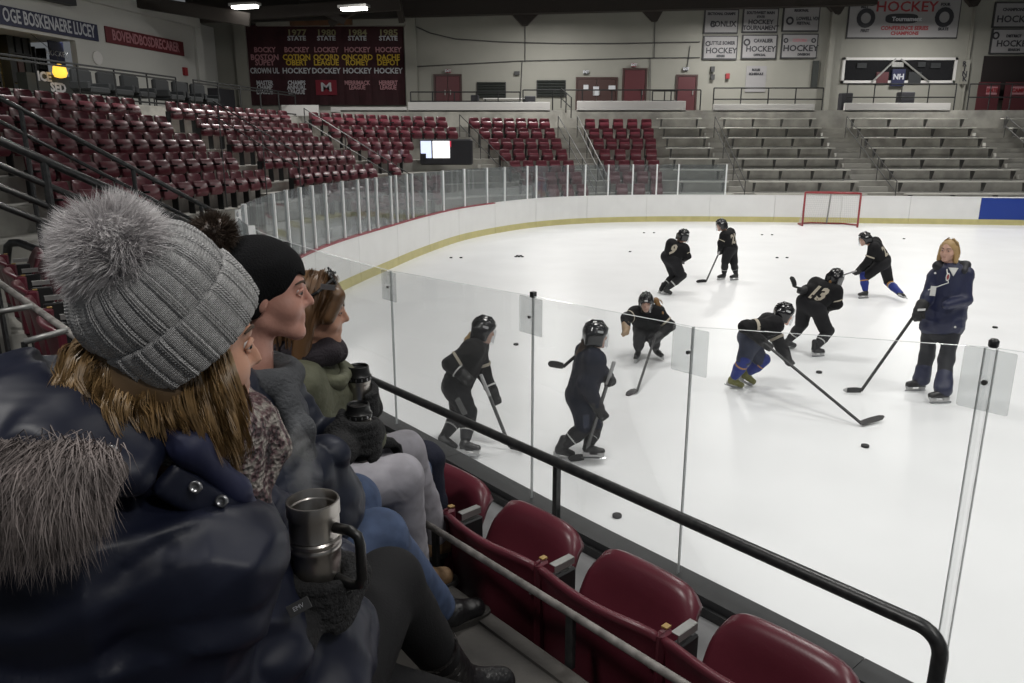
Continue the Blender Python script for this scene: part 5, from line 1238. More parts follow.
def player(Y, neck, pelvis, face, arms, legs, head, hf, label, jersey='jersey_black', pants='pants_black', sock='sock_black', hair='hair_brown', tilt=12, number=None, skm='skate_black', gloves=('glove_black', 'glove_black'), stripes=('stripe_white',), ponytail=None, s=1.0, hipmark=False, armband=False, shdy=0.0, roll=0, trim='number_pale', panel=None):
    A = lambda j: at(j[0], j[1], Y + (j[2] if len(j) > 2 else 0))
    f = math.radians(face); fv = V(math.cos(f), math.sin(f), 0); rv = V(math.sin(f), -math.cos(f), 0)
    N = A(neck); Pv = A(pelvis); H = A(head); up = nrm(N - Pv)
    an = [onz(l[1][0], l[1][1], 0.124) if len(l[1]) == 2 else A(l[1]) for l in legs]; kn = [A(l[0]) for l in legs]
    base = (an[0] + an[1]) / 2
    root = empty('person', (base[0], base[1], 0)); tag(root, label, 'person')
    rs = nrm(rv - up * np.dot(rv, up)); rs = nrm(rs + V(0, 0, roll))
    shR = N - up * 0.055 * s + rs * 0.145 * s; shL = N - up * 0.055 * s - rs * 0.145 * s; hpR = Pv + rs * 0.085 * s; hpL = Pv - rs * 0.085 * s
    el_ = [A(a[0]) for a in arms]; ha = [A(a[1]) for a in arms]
    h = math.radians(hf); ti = math.radians(tilt); hv = V(math.cos(h) * math.cos(ti), math.sin(h) * math.cos(ti), -math.sin(ti)); F = frame(hv, (0, 0, 1) + 0.3 * (up - V(0, 0, 1)))
    HS = 0.97 * s
    body = head_prims(H, F, HS) + [rc(H - F[:, 2] * 0.06, N - up * 0.03, 0.045 * s, 0.055 * s), rc(N - up * 0.08, Pv, 0.10 * s, 0.10 * s, 0.05), rc(shL, shR, 0.055 * s, 0.055 * s, 0.05)]
    for sh, e, w in zip((shR, shL), el_, ha): body += [rc(sh, e, 0.042 * s, 0.034 * s), rc(e, w, 0.034 * s, 0.026 * s)]
    for hp, k_, a in zip((hpR, hpL), kn, an): body += [rc(hp, k_, 0.07 * s, 0.05 * s), rc(k_, a, 0.048 * s, 0.033 * s)]
    bo = blob('body', body, 0.011, 'skin', root, k=0.025, pad=0.03); face_parts(bo, H, F, HS)
    # jersey over shoulder pads
    jp = [rc(N - up * 0.10, Pv + up * 0.04, 0.135 * s, 0.150 * s, 0.06), rc(shR, hpR + up * 0.05, 0.105 * s, 0.105 * s, 0.06), rc(shL, hpL + up * 0.05, 0.105 * s, 0.105 * s, 0.06), rc(shR, shL, 0.095 * s, 0.095 * s, 0.05)]
    for sh, e, w in zip((shR, shL), el_, ha): jp += [rc(sh, e, 0.088 * s, 0.072 * s, 0.04), rc(e, e + (w - e) * 0.80, 0.074 * s, 0.060 * s, 0.03)]
    jo = blob('jersey', jp, 0.013, jersey, root, k=0.04, disp=folds(0.012, 22, int(Y * 97) % 1000))
    for sh, e, sg in ((shR, el_[0], 1), (shL, el_[1], -1)):
        if trim: band_on(root, sh, e, 0.090 * s, 0.074 * s, 0.62, 0.72, trim, 0.008, 'sleeve_stripe')
    pp = [rc(hpR, hpL, 0.125 * s, 0.125 * s, 0.05), rc(Pv + up * 0.10, Pv, 0.12 * s, 0.14 * s, 0.05)]
    for hp, k_ in zip((hpR, hpL), kn): pp += [rc(hp, k_ + (hp - k_) * 0.12, 0.118 * s, 0.092 * s, 0.05)]
    blob('hockey_pants', pp, 0.013, pants, root, k=0.03, disp=folds(0.008, 20, int(Y * 31) % 1000))
    if panel:
        for hp, k_, sg in ((hpR, kn[0], 1), (hpL, kn[1], -1)):
            d_ = nrm(k_ - hp); o_ = nrm(rs * sg - d_ * np.dot(rs * sg, d_)); x_ = np.cross(d_, o_)
            gr_ = [[hp + (k_ - hp) * f_ + o_ * ((0.119 - 0.024 * f_) * s) * math.cos(b_ / 0.11) * 1.04 + x_ * b_ for b_ in (-0.028, 0.0, 0.028)] for f_ in (0.05, 0.25, 0.45, 0.65, 0.82)]
            part(root, 'side_panel', MB().grid(gr_), panel, smooth=True)
    for i, (k_, a) in enumerate(zip(kn, an)):
        d_ = nrm(a - k_)
        blob('sock', [rc(k_ - d_ * 0.05, k_ + (a - k_) * 0.35, 0.076 * s, 0.074 * s), rc(k_ + (a - k_) * 0.35, a - d_ * 0.06, 0.074 * s, 0.055 * s)], 0.012, sock, root, k=0.02)
        for j, sm in enumerate(stripes): band_on(root, k_, a, 0.078 * s, 0.054 * s, 0.50 + 0.11 * j if len(stripes) == 1 else 0.12 + 0.09 * j, 0.57 + 0.11 * j if len(stripes) == 1 else 0.20 + 0.09 * j, sm, 0.003)
        toe = legs[i][2] if len(legs[i]) > 2 else (face, 0); ta = math.radians(toe[0]); tz = math.radians(toe[1]); skate(root, a, (math.cos(ta) * math.cos(tz), math.sin(ta) * math.cos(tz), math.sin(tz)), a - k_, skm, s * 0.86)
    for i, (e, w) in enumerate(zip(el_, ha)):
        d_ = nrm(w - e); nn = nrm(np.cross(d_, up) + 0.3 * fv); x_ = np.cross(d_, nn)
        gp_ = [rc(w - d_ * 0.085, w - d_ * 0.02, 0.062 * s, 0.056 * s), rc(w - d_ * 0.01, w + d_ * 0.05, 0.050 * s, 0.046 * s, 0.02)]
        gp_ += [rc(w + d_ * 0.05 + x_ * b_, w + d_ * 0.085 + x_ * b_ * 0.9 + nn * 0.035, 0.019 * s, 0.017 * s, 0.008) for b_ in (-0.036, -0.012, 0.012, 0.036)] + [rc(w + x_ * 0.03 + nn * 0.02, w + d_ * 0.05 + x_ * 0.045 + nn * 0.05, 0.019 * s, 0.016 * s, 0.01)]
        blob('glove', gp_, 0.010, gloves[i], root, k=0.014)
        if armband: band_on(root, e, w, 0.074 * s, 0.06 * s, 0.55, 0.62, 'stripe_white', 0.004, 'cuff_stripe')
    # helmet with ridges, clear shield, hair
    def q(x, y, z): return H + F @ (np.array([x, y, z]) * HS)
    he = blob('helmet', [el(q(0, -0.010, 0.038), np.array([0.100, 0.122, 0.105]) * HS, F), rb(q(0, -0.03, -0.035), np.array([0.082, 0.065, 0.05]) * HS, F, 0.02, 0.04), el(q(0, 0.095, -0.06), np.array([0.075, 0.09, 0.105]) * HS, F, 0.012, sub=True), rb(q(0, 0.0, -0.16), np.array([0.2, 0.2, 0.065]) * HS, F, 0.005, 0.005, sub=True)], 0.009, 'helmet_black', root, k=0.02)
    for x in (-0.045, 0, 0.045):
        part(he, 'ridge', MB().tube([q(x, 0.085, 0.085), q(x, 0.04, 0.137 - abs(x) * 0.35), q(x, -0.05, 0.138 - abs(x) * 0.35), q(x, -0.105, 0.085)], 0.012 * HS, 8), 'helmet_black', smooth=True)
    for sg in (-1, 1):
        part(he, 'badge', MB().bbox(q(sg * 0.101, 0.015, 0.055), 0.003, 0.026, 0.011, F), 'helmet_mark')
    part(he, 'front_badge', MB().bbox(q(0.0, 0.104, 0.075), 0.022, 0.004, 0.009, F), 'helmet_mark')
    gr = [[q(0.092 * math.sin(a), 0.028 + 0.096 * math.cos(a), z) for a in np.linspace(-1.35, 1.35, 15)] for z in np.linspace(0.02, -0.115, 7)]
    part(he, 'face_shield', MB().grid(gr), 'visor', smooth=True)
    ht = blob('hair', [el(q(0, -0.03, -0.035), np.array([0.078, 0.075, 0.075]) * HS, F), rc(q(0, -0.085, -0.05), q(0.0, -0.10, -0.11), 0.032 * HS, 0.03 * HS, 0.03), el(q(0, 0.095, -0.05), np.array([0.08, 0.08, 0.1]) * HS, F, 0.01, sub=True)], 0.010, hair, root, k=0.02)
    if ponytail:
        pts = [q(0, -0.095, -0.06)] + [A(p_) for p_ in ponytail]
        adopt(blob('ponytail', chain(pts, [0.030, 0.034, 0.028, 0.012][:len(pts)], 0.02), 0.009, hair), root)
        hair_strands('hair_strands', [pts, [p_ + V(0.01, 0, 0.01) for p_ in pts]], 90, hair, root, (0.014, 0.02), 0.003, 0.001, seed=3)
    if number:
        c = N * 0.62 + Pv * 0.38 - fv * 0.25; t = text('jersey_number', number, 0.27 * s, c, rs, up, 'number_pale', None, xs=0.85, bold=0.012, depth=0.0); drape(t, jo, fv * 1.0, 0.006); adopt(t, root)
    if hipmark:
        c = Pv + up * 0.03 - fv * 0.25; t = text('pants_lettering', 'HOCKEY', 0.075, c, rs, up, 'stripe_white', None, bold=0.004, depth=0.0); drape(t, jo, fv, 0.006); adopt(t, root)
    return root
# arms and legs are listed right then left of the person; (px, py, dy from the base distance)
player(7.0, (478, 342), (457, 385, 0.0), -8, [((450, 364, -0.20), (464, 376, -0.26)), ((484, 374, 0.14), (494, 395, 0.05))], [((469, 416, -0.09), (465, 443), (-10, 0)), ((459, 414, 0.08), (444, 437), (0, -25))], (484, 330), -5,
       'skater in black and gold gliding with one hand on hip', hair='hair_blonde', tilt=14, ponytail=[(468, 340), (462, 352), (457, 364)], armband=True, panel='stick_grey', number='7')
stick(at(481, 375, 6.92), onz(510, 447, 0.03), onz(525, 450, 0.03), 'hockey stick trailing low in the hands of the skater with hand on hip', shaft='stick_grey')
player(6.72, (592, 351), (581, 397), 8, [((586, 383, -0.22), (599, 409, -0.20)), ((601, 372, 0.10), (609, 379, -0.05))], [((584, 428, -0.05), (561, 447), (15, -18)), ((594, 428, 0.08), (588, 447), (-5, 0))], (596, 335), 5,
       'skater in navy standing upright with a stick across her front', jersey='jersey_navy', pants='jersey_navy', hair='hair_brown', tilt=6, ponytail=[(584, 345), (578, 354)], panel='pants_slate', trim=None)
stick(at(614, 362, 6.60), onz(584, 458, 0.03), onz(570, 461, 0.03), 'hockey stick held upright across the navy skater', shaft='stick_grey')
stick(at(596, 338, 6.98), at(563, 367, 7.0), at(548, 365.5, 7.0), 'hockey stick sticking out behind the shoulder of the navy skater')
player(10.1, (646, 311, -0.05), (648, 328, 0.22), 265, [((626, 318, -0.15), (626, 329, -0.28)), ((670, 326, -0.1), (656, 339, -0.30))], [((639, 341, -0.12), (638, 352), (250, 0)), ((654, 341, -0.1), (656, 350), (285, 0))], (646, 302, -0.10), 262,
       'crouching skater facing the stands with a bare tan glove out', hair='hair_tan', tilt=18, gloves=('glove_tan', 'glove_black'), ponytail=[(656, 300, 0.0), (662, 313, -0.12)], stripes=('stripe_white',))
stick(at(656, 334, 9.84), onz(637, 391, 0.03), onz(628, 394, 0.03), 'hockey stick pointing to the glass from the crouching skater', tip=None)
player(14.75, (679, 244), (671, 258), 55, [((687, 256, -0.12), (683, 260, 0.10)), ((669, 251, 0.1), (676, 258, 0.22))], [((681, 277, -0.05), (666.5, 289), (20, -20)), ((674, 276, 0.10), (662, 288), (20, -15))], (683.5, 236), 25,
       'skater in black leaning forward, the only one without a stick', tilt=10, number='9', roll=0.1)
player(16.4, (727, 232), (730, 249), 140, [((728, 243, 0.18), (722, 250, 0.10)), ((721, 243, -0.12), (720, 251, -0.05))], [((734, 264, 0.05), (736, 274.5), (200, 0)), ((725, 263, -0.05), (724, 274.5), (200, 0))], (721, 225), 195,
       'skater in black standing still near the far boards', tilt=14, number='22', shdy=0.0)
stick(at(722, 246, 16.35), onz(706, 281.5, 0.03), onz(697, 282, 0.03), 'hockey stick held low by the skater standing near the far boards', shaft='stick_grey')
player(8.75, (775, 320), (750, 338), -12, [((745, 327, -0.25), (764, 343, -0.28)), ((781, 346, 0.02), (787, 358, -0.05))], [((743, 362, -0.10), (733, 379), (-5, -18)), ((761, 362, 0.06), (747, 374, 0.12), (0, -30))], (784, 314), -10,
       'skater in slate shorts and blue socks reaching far with the stick', pants='pants_slate', sock='sock_blue', stripes=('stripe_gold', 'stripe_white'), skm='skate_olive', tilt=16, hair='hair_brown')
stick(at(757, 337, 8.5), onz(862, 424, 0.03), onz(883, 419, 0.03), 'long black hockey stick stretched toward the puck by the blue-socked skater')
player(10.4, (828, 285), (811, 304), 52, [((837, 304, -0.12), (828, 308, 0.05)), ((812, 288, 0.05), (804, 290, 0.0))], [((827, 333, -0.05), (815, 348), (20, -5)), ((801, 326, 0.12), (788, 341), (10, -15))], (835.5, 278), 40,
       'skater in black seen from behind with a blonde ponytail and number 13', hair='hair_tan', tilt=10, number='13', ponytail=[(829, 284), (822, 292)], hipmark=True, roll=0.25)
stick(at(826, 296, 10.42), at(794, 286.5, 10.35), at(791.5, 277, 10.35), 'hockey stick raised behind the skater with number 13')
player(14.5, (873, 243), (883, 261), 145, [((876, 258, 0.15), (862, 270, 0.08)), ((868, 261, -0.12), (858, 271, -0.05))], [((889, 283, 0.06), (902, 295), (200, 20)), ((864, 278, -0.05), (865.5, 292), (190, 0))], (864.5, 239), 195,
       'skater in black and blue socks striding with the legs wide apart', sock='sock_blue', stripes=('stripe_gold', 'stripe_white'), tilt=14, number='22')
stick(at(862, 269, 14.45), at(822, 282, 14.3), at(815, 284, 14.25), 'thin hockey stick held out by the striding skater', shaft='stick_grey')
# the coach
def coach():
    Y = 8.62; A = lambda px, py, dy=0: at(px, py, Y + dy)
    f = math.radians(205); fv = V(math.cos(f), math.sin(f), 0); rs = V(math.sin(f), -math.cos(f), 0)
    N = A(951, 266); Pv = A(943, 322); H = A(949, 250); up = nrm(N - Pv)
    an = [onz(944, 390, 0.13), onz(921, 380, 0.13)]
    aR, aL = (onz(921, 380, 0.13), onz(943, 391, 0.13))
    base = (aR + aL) / 2; root = empty('person', (base[0], base[1], 0)); tag(root, 'coach in a long navy coat standing with one gloved hand on a stick', 'person')
    rs = nrm(rs); shA = A(937, 275, 0.10); shB = A(965, 274, -0.06); hpA = Pv + V(-0.10, 0.07, 0); hpB = Pv + V(0.10, -0.05, 0)
    kA = A(927, 355, 0.12); kB = A(946, 361, -0.15); eA = A(927, 297, 0.02); wA = A(919, 311, -0.05); eB = A(966, 300, -0.14); wB = A(947, 305, -0.24)
    hv = nrm(V(-0.80, -0.6, -0.05)); F = frame(hv, (0, 0, 1))
    body = head_prims(H, F, 1.05) + [rc(H - F[:, 2] * 0.07, N, 0.052, 0.06), rc(N - up * 0.08, Pv, 0.12, 0.13, 0.05), rc(shA, shB, 0.06, 0.06, 0.05), rc(shA, eA, 0.05, 0.04), rc(eA, wA, 0.04, 0.03), rc(shB, eB, 0.05, 0.04), rc(eB, wB, 0.04, 0.03), rc(hpA, kA, 0.085, 0.06), rc(kA, aR, 0.055, 0.04), rc(hpB, kB, 0.085, 0.06), rc(kB, aL, 0.055, 0.04)]
    bo = blob('body', body, 0.009, 'skin', root, k=0.025, pad=0.03); face_parts(bo, H, F, 1.05)
    hem = A(939, 336)
    cp = [rc(N - up * 0.10, Pv, 0.155, 0.185, 0.06), rc(shA, shB, 0.085, 0.085, 0.05), rc(shA - up * 0.05, hpA - up * 0.06, 0.10, 0.115, 0.05), rc(shB - up * 0.05, hpB - up * 0.06, 0.09, 0.115, 0.05), rc(shA, eA, 0.085, 0.070), rc(eA, wA + (eA - wA) * 0.15, 0.070, 0.055), rc(shB, eB, 0.076, 0.068), rc(eB, wB, 0.068, 0.058),
          rb((hem[0], hem[1], hem[2] - 0.35), (0.5, 0.5, 0.33), None, 0.005, 0.005, sub=True)]
    co = blob('coat', cp, 0.011, 'coat_navy', root, k=0.03, disp=folds(0.014, 17, 5))
    blob('hood', [rc(N + V(-0.13, 0.04, -0.0), N + V(0.02, 0.10, 0.02), 0.05, 0.06), rc(N + V(0.02, 0.10, 0.02), N + V(0.15, -0.01, 0.0), 0.06, 0.055), rc(N + V(0.15, -0.01, 0.0), N + V(0.08, -0.13, -0.04), 0.055, 0.035), rc(N + V(-0.13, 0.04, 0), N + V(-0.08, -0.06, -0.06), 0.045, 0.03)], 0.010, 'coat_dark', root, k=0.04, disp=wrinkle(0.004, 40, 2))
    part(root, 'shirt_collar', MB().prism([N + V(-0.09, -0.105, 0.00), N + V(0.0, -0.14, 0.0), N + V(-0.05, -0.15, -0.09)], (0.0, -0.012, 0.0)), 'white_cloth')
    ln = [N + V(-0.10, -0.10, -0.02), N + V(-0.12, -0.20, -0.16), A(928, 290, -0.16)]
    ly = part(root, 'lanyard', MB().tube(ln, 0.006, 5), 'white_cloth'); c = A(933, 291, -0.24)
    part(root, 'badge', MB().bbox(c, 0.028, 0.004, 0.055, frame(V(-0.5, -0.85, 0), (0, 0, 1))), 'white_cloth')
    for p, rad, m in ((A(947.5, 277, -0.30), 0.045, 'stripe_white'), (A(947.5, 277, -0.305), 0.030, 'letter_red')):
        part(root, 'crest', MB().lathe([(rad, 0), (rad, 0.006), (rad * 0.6, 0.008)], p, frame(V(0.6, -0.8, 0), (0, 0, 1)) @ np.array([[1, 0, 0], [0, 0, 1], [0, 1, 0.0]]), 16), m)
    for p in (A(955, 327, -0.26), A(935, 273, -0.1)): part(root, 'snap', MB().lathe([(0.012, 0), (0.012, 0.006)], p, frame(V(0, -1, 0), (0, 0, 1)) @ np.array([[1, 0, 0], [0, 0, 1], [0, 1, 0.0]]), 10), 'white_cloth')
    pr = [rc(Pv, Pv - up * 0.1, 0.15, 0.15)]
    for hp, k_, a in ((hpA, kA, aR), (hpB, kB, aL)): pr += [rc(hp, k_, 0.10, 0.082), rc(k_, a + (k_ - a) * 0.10, 0.082, 0.078)]
    blob('trousers', pr, 0.011, 'coat_dark', root, k=0.03, disp=wrinkle(0.005, 28, 8))
    for k_, a in ((kA, aR), (kB, aL)):
        d_ = nrm(a - k_); blob('trouser_cuff', [rc(k_ + d_ * 0.16, a - d_ * 0.02, 0.088, 0.098)], 0.011, 'coat_navy', root, k=0.02, disp=wrinkle(0.005, 30, 4))
        skate(root, a, (math.cos(math.radians(185)), math.sin(math.radians(185)), 0), a - k_, 'skate_black', 1.0)
    d_ = nrm(wA - eA); nn = nrm(np.cross(d_, V(0, 1, 0))); x_ = np.cross(d_, nn)
    gp_ = [rc(wA - d_ * 0.09, wA - d_ * 0.01, 0.072, 0.062), rc(wA, wA + d_ * 0.06, 0.056, 0.05, 0.02)] + [rc(wA + d_ * 0.05 + x_ * b_, wA + d_ * 0.10 + x_ * b_ + nn * 0.04, 0.022, 0.019, 0.008) for b_ in (-0.04, -0.013, 0.013, 0.04)] + [rc(wA + x_ * 0.04 + nn * 0.02, wA + d_ * 0.06 + x_ * 0.05 + nn * 0.06, 0.022, 0.018, 0.01)]
    g = blob('glove', gp_, 0.009, 'glove_black', root, k=0.014)
    part(g, 'glove_mark', MB().bbox(wA + V(-0.015, -0.075, 0.03), 0.05, 0.004, 0.012, rotz(0.2)), 'stripe_white')
    def q(x, y, z): return H + F @ (np.array([x, y, z]) * 1.05)
    blob('hair', [el(q(0, -0.014, 0.034), (0.084, 0.100, 0.088), F), rc(q(0.075, -0.01, 0.02), q(0.088, 0.012, -0.115), 0.03, 0.026, 0.04), rc(q(-0.075, -0.01, 0.02), q(-0.088, 0.012, -0.115), 0.03, 0.026, 0.04), rc(q(0, -0.08, 0.02), q(0, -0.075, -0.11), 0.05, 0.045, 0.04),
                  el(q(0.006, 0.125, -0.012), (0.062, 0.085, 0.112), F, 0.010, sub=True)], 0.007, 'hair_blonde', root, k=0.03)
    g0 = [[q(x * 0.5, -0.01, 0.108), q(x * 1.7, 0.0, 0.070), q(x * 2.15, 0.0, -0.03), q(x * 2.1, 0.02, -0.125)] for x in (-0.046, -0.04, 0.04, 0.046)] 
    hair_strands('hair_strands', g0[:2], 120, 'hair_blonde', root, (0.010, 0.012), 0.0022, 0.0012, seed=2); hair_strands('hair_strands', g0[2:], 120, 'hair_blonde', root, (0.010, 0.012), 0.0022, 0.0012, seed=4)
    stick(A(921, 306, -0.05), onz(861, 391, 0.03), onz(845.5, 392, 0.03), 'hockey stick with a pale toe held at arm length by the coach', tip='tape_pale')
    return root
coach()
# ================================================================== SPECTATORS IN THE NEAR ROW
mat('parka_navy', (0.0065, 0.0085, 0.0205), 0.46, crumple=0.55, cscale=6, spec=0.32)
mat('parka_lining', (0.010, 0.013, 0.045), 0.6)
mat('coat_blue', (0.011, 0.014, 0.026), 0.45, crumple=0.5, cscale=6, spec=0.3)
mat('fleece_grey', (0.055, 0.058, 0.064), 0.9, bump=0.4, bscale=120)
mat('olive', (0.105, 0.108, 0.068), 0.75, bump=0.35, bscale=30, var=0.2, vscale=10)
mat('dark_wool', (0.018, 0.013, 0.018), 0.9, bump=0.4, bscale=150)
mat('jeans_blue', (0.055, 0.085, 0.165), 0.85, var=0.3, vscale=22, crumple=0.25, cscale=9)
mat('jeans_grey', (0.30, 0.29, 0.32), 0.85, var=0.22, vscale=18, crumple=0.3, cscale=9)
mat('leggings', (0.011, 0.011, 0.012), 0.85, bump=0.1, bscale=200, spec=0.2)
mat('boot_black', (0.010, 0.010, 0.011), 0.28, bump=0.3, bscale=35)
mat('shoe_tan', (0.16, 0.095, 0.045), 0.7, bump=0.3, bscale=40)
mat('shoe_sole', (0.02, 0.018, 0.016), 0.8)
mat('beanie_black', (0.008, 0.008, 0.009), 0.95, bump=0.35, bscale=220, spec=0.15)
mat('pom_grey', (0.60, 0.575, 0.58), 0.8); mat('pom_core', (0.30, 0.285, 0.29), 0.9); mat('pom_brown', (0.045, 0.028, 0.018), 0.8)
mat('fur_trim', (0.25, 0.21, 0.20), 0.8, var=0.6, vscale=14); mat('fur_core', (0.085, 0.070, 0.066), 0.9)
mat('glove_knit', (0.010, 0.010, 0.011), 0.9, bump=0.5, bscale=180)
mat('patch_grey', (0.035, 0.035, 0.037), 0.6)
mat('snap_metal', (0.35, 0.35, 0.36), 0.3, metal=0.9)
mat('hair_honey', (0.27, 0.165, 0.068), 0.42, var=0.45, vscale=45); mat('hair_honey_dark', (0.10, 0.058, 0.024), 0.5)
mat('hair_chestnut', (0.115, 0.058, 0.024), 0.42); mat('hair_chestnut_dark', (0.045, 0.022, 0.011), 0.5)
mat('skin_warm', (0.56, 0.30, 0.205), 0.48, var=0.12, vscale=18, bump=0.05, bscale=150); mat('skin_pink', (0.60, 0.31, 0.24), 0.48, var=0.15, vscale=14, bump=0.06, bscale=120)
mat('mug_steel', (0.46, 0.43, 0.40), 0.28, metal=0.95, bump=0.02, bscale=300); mat('mug_black', (0.010, 0.010, 0.010), 0.35); mat('coffee', (0.010, 0.006, 0.004), 0.15)
def scarf_mat():
    m = bpy.data.materials.new('scarf'); m.use_nodes = True; nt = m.node_tree; b = nt.nodes['Principled BSDF']; b.inputs['Roughness'].default_value = 0.95
    tc = nt.nodes.new('ShaderNodeTexCoord'); v = nt.nodes.new('ShaderNodeTexVoronoi'); v.inputs['Scale'].default_value = 130; nt.links.new(tc.outputs['Object'], v.inputs['Vector'])
    n = nt.nodes.new('ShaderNodeTexNoise'); n.inputs['Scale'].default_value = 60; nt.links.new(tc.outputs['Object'], n.inputs['Vector'])
    r = nt.nodes.new('ShaderNodeValToRGB'); e = r.color_ramp.elements; e[0].position = 0.36; e[0].color = (0.050, 0.043, 0.045, 1); e[1].position = 0.60; e[1].color = (0.34, 0.31, 0.28, 1); k = e.new(0.46); k.color = (0.13, 0.075, 0.082, 1)
    nt.links.new(n.outputs['Fac'], r.inputs['Fac']); nt.links.new(r.outputs['Color'], b.inputs['Base Color'])
    bp = nt.nodes.new('ShaderNodeBump'); bp.inputs['Strength'].default_value = 0.9; bp.inputs['Distance'].default_value = 0.01; nt.links.new(v.outputs['Distance'], bp.inputs['Height']); nt.links.new(bp.outputs['Normal'], b.inputs['Normal']); MATS['scarf'] = m
scarf_mat()
def knit_mat():
    m = bpy.data.materials.new('knit_grey'); m.use_nodes = True; nt = m.node_tree; b = nt.nodes['Principled BSDF']; b.inputs['Roughness'].default_value = 0.95; b.inputs['Sheen Weight'].default_value = 0.25
    uv = nt.nodes.new('ShaderNodeUVMap'); uv.uv_map = 'knit'; sx = nt.nodes.new('ShaderNodeSeparateXYZ'); nt.links.new(uv.outputs[0], sx.inputs[0])
    def M(op, a, b_=None):
        n = nt.nodes.new('ShaderNodeMath'); n.operation = op
        for i, q in enumerate((a, b_)):
            if q is None: continue
            if isinstance(q, (int, float)): n.inputs[i].default_value = q
            else: nt.links.new(q, n.inputs[i])
        return n.outputs[0]
    # little V stitches: columns u, rows v shifted by the distance to the column centre
    fu = M('FRACT', M('MULTIPLY', sx.outputs[0], 1.0)); au = M('ABSOLUTE', M('SUBTRACT', fu, 0.5)); fv_ = M('FRACT', M('SUBTRACT', sx.outputs[1], M('MULTIPLY', au, 1.1)))
    hv = M('SINE', M('MULTIPLY', fv_, 3.14159)); hu = M('SINE', M('MULTIPLY', M('FRACT', M('MULTIPLY', fu, 2.0)), 3.14159)); hgt = M('MULTIPLY', hv, hu)
    bp = nt.nodes.new('ShaderNodeBump'); bp.inputs['Strength'].default_value = 1.0; bp.inputs['Distance'].default_value = 0.004; nt.links.new(hgt, bp.inputs['Height']); nt.links.new(bp.outputs['Normal'], b.inputs['Normal'])
    n = nt.nodes.new('ShaderNodeTexNoise'); n.inputs['Scale'].default_value = 160; tc = nt.nodes.new('ShaderNodeTexCoord'); nt.links.new(tc.outputs['Object'], n.inputs['Vector'])
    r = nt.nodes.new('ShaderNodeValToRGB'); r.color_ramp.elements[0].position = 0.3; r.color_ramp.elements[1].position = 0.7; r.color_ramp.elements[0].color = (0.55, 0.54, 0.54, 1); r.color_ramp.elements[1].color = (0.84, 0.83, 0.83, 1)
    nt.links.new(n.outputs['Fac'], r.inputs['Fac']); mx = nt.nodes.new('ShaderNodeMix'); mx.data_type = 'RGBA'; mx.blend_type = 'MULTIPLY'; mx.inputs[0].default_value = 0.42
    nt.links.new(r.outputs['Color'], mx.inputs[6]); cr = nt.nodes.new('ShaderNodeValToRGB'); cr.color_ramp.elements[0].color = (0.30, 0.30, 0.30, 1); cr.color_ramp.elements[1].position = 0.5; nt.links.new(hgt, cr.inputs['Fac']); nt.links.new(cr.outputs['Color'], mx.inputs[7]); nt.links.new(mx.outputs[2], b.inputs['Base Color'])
    MATS['knit_grey'] = m
knit_mat()
def ribbed(name, O, a, prof, ribs, depth, m, root, nu=480, squash=1.0, ref=(0, 0, 1), phase=0.0, stitches=150, rows_per_m=230):
    """knitted dome round axis a: prof is a list of (radius, height); ribs raised as pairs with flat panels between"""
    a = nrm(a); e1 = nrm(np.cross(a, ref)); e2 = np.cross(a, e1); nv = len(prof); P3 = []; 
    th = np.linspace(0, 2 * math.pi, nu, endpoint=False); w = (th * ribs / (2 * math.pi) + phase) % 1.0
    ridge = np.clip(1 - np.abs(w - 0.10) / 0.045, 0, 1) + np.clip(1 - np.abs(w - 0.21) / 0.045, 0, 1) + np.clip(1 - np.abs(w - 0.32) / 0.045, 0, 1) - 0.8 * np.clip(1 - np.abs(w - 0.42) / 0.05, 0, 1) - 0.8 * np.clip(1 - np.abs(w - 0.0) / 0.05, 0, 1) - 0.8 * np.clip(1 - np.abs(w - 1.0) / 0.05, 0, 1) + 0.35 * np.clip(1 - np.abs(w - 0.70) / 0.26, 0, 1) ** 0.5
    L = [0.0]
    for (r0, h0), (r1, h1) in zip(prof, prof[1:]): L.append(L[-1] + math.hypot(r1 - r0, h1 - h0))
    rmax = max(r for r, _ in prof)
    for r, h in prof:
        rr = r + depth * ridge * min(1, r / (rmax * 0.55)); P3.append(O + a * h + (np.cos(th) * rr)[:, None] * e1 + (np.sin(th) * rr * squash)[:, None] * e2)
    mb = MB().grid(P3, closed_u=True); me = mb.mesh(name, True); uvl = me.uv_layers.new(name='knit')
    li = np.zeros(len(me.loops), int); me.loops.foreach_get('vertex_index', li); j = li % nu; i = li // nu
    u = j / nu * stitches; 
    # unwrap the seam column
    uv = np.stack([u, np.array(L)[i] * rows_per_m], 1)
    starts = np.zeros(len(me.polygons), int); me.polygons.foreach_get('loop_start', starts)
    for s_ in starts:
        q = uv[s_:s_ + 4, 0]
        if q.max() - q.min() > stitches / 2: q[q < stitches / 2] += stitches
    uvl.data.foreach_set('uv', uv.astype(np.float32).ravel()); me.materials.append(MATS[m]); o = link(name, me); adopt(o, root); return o
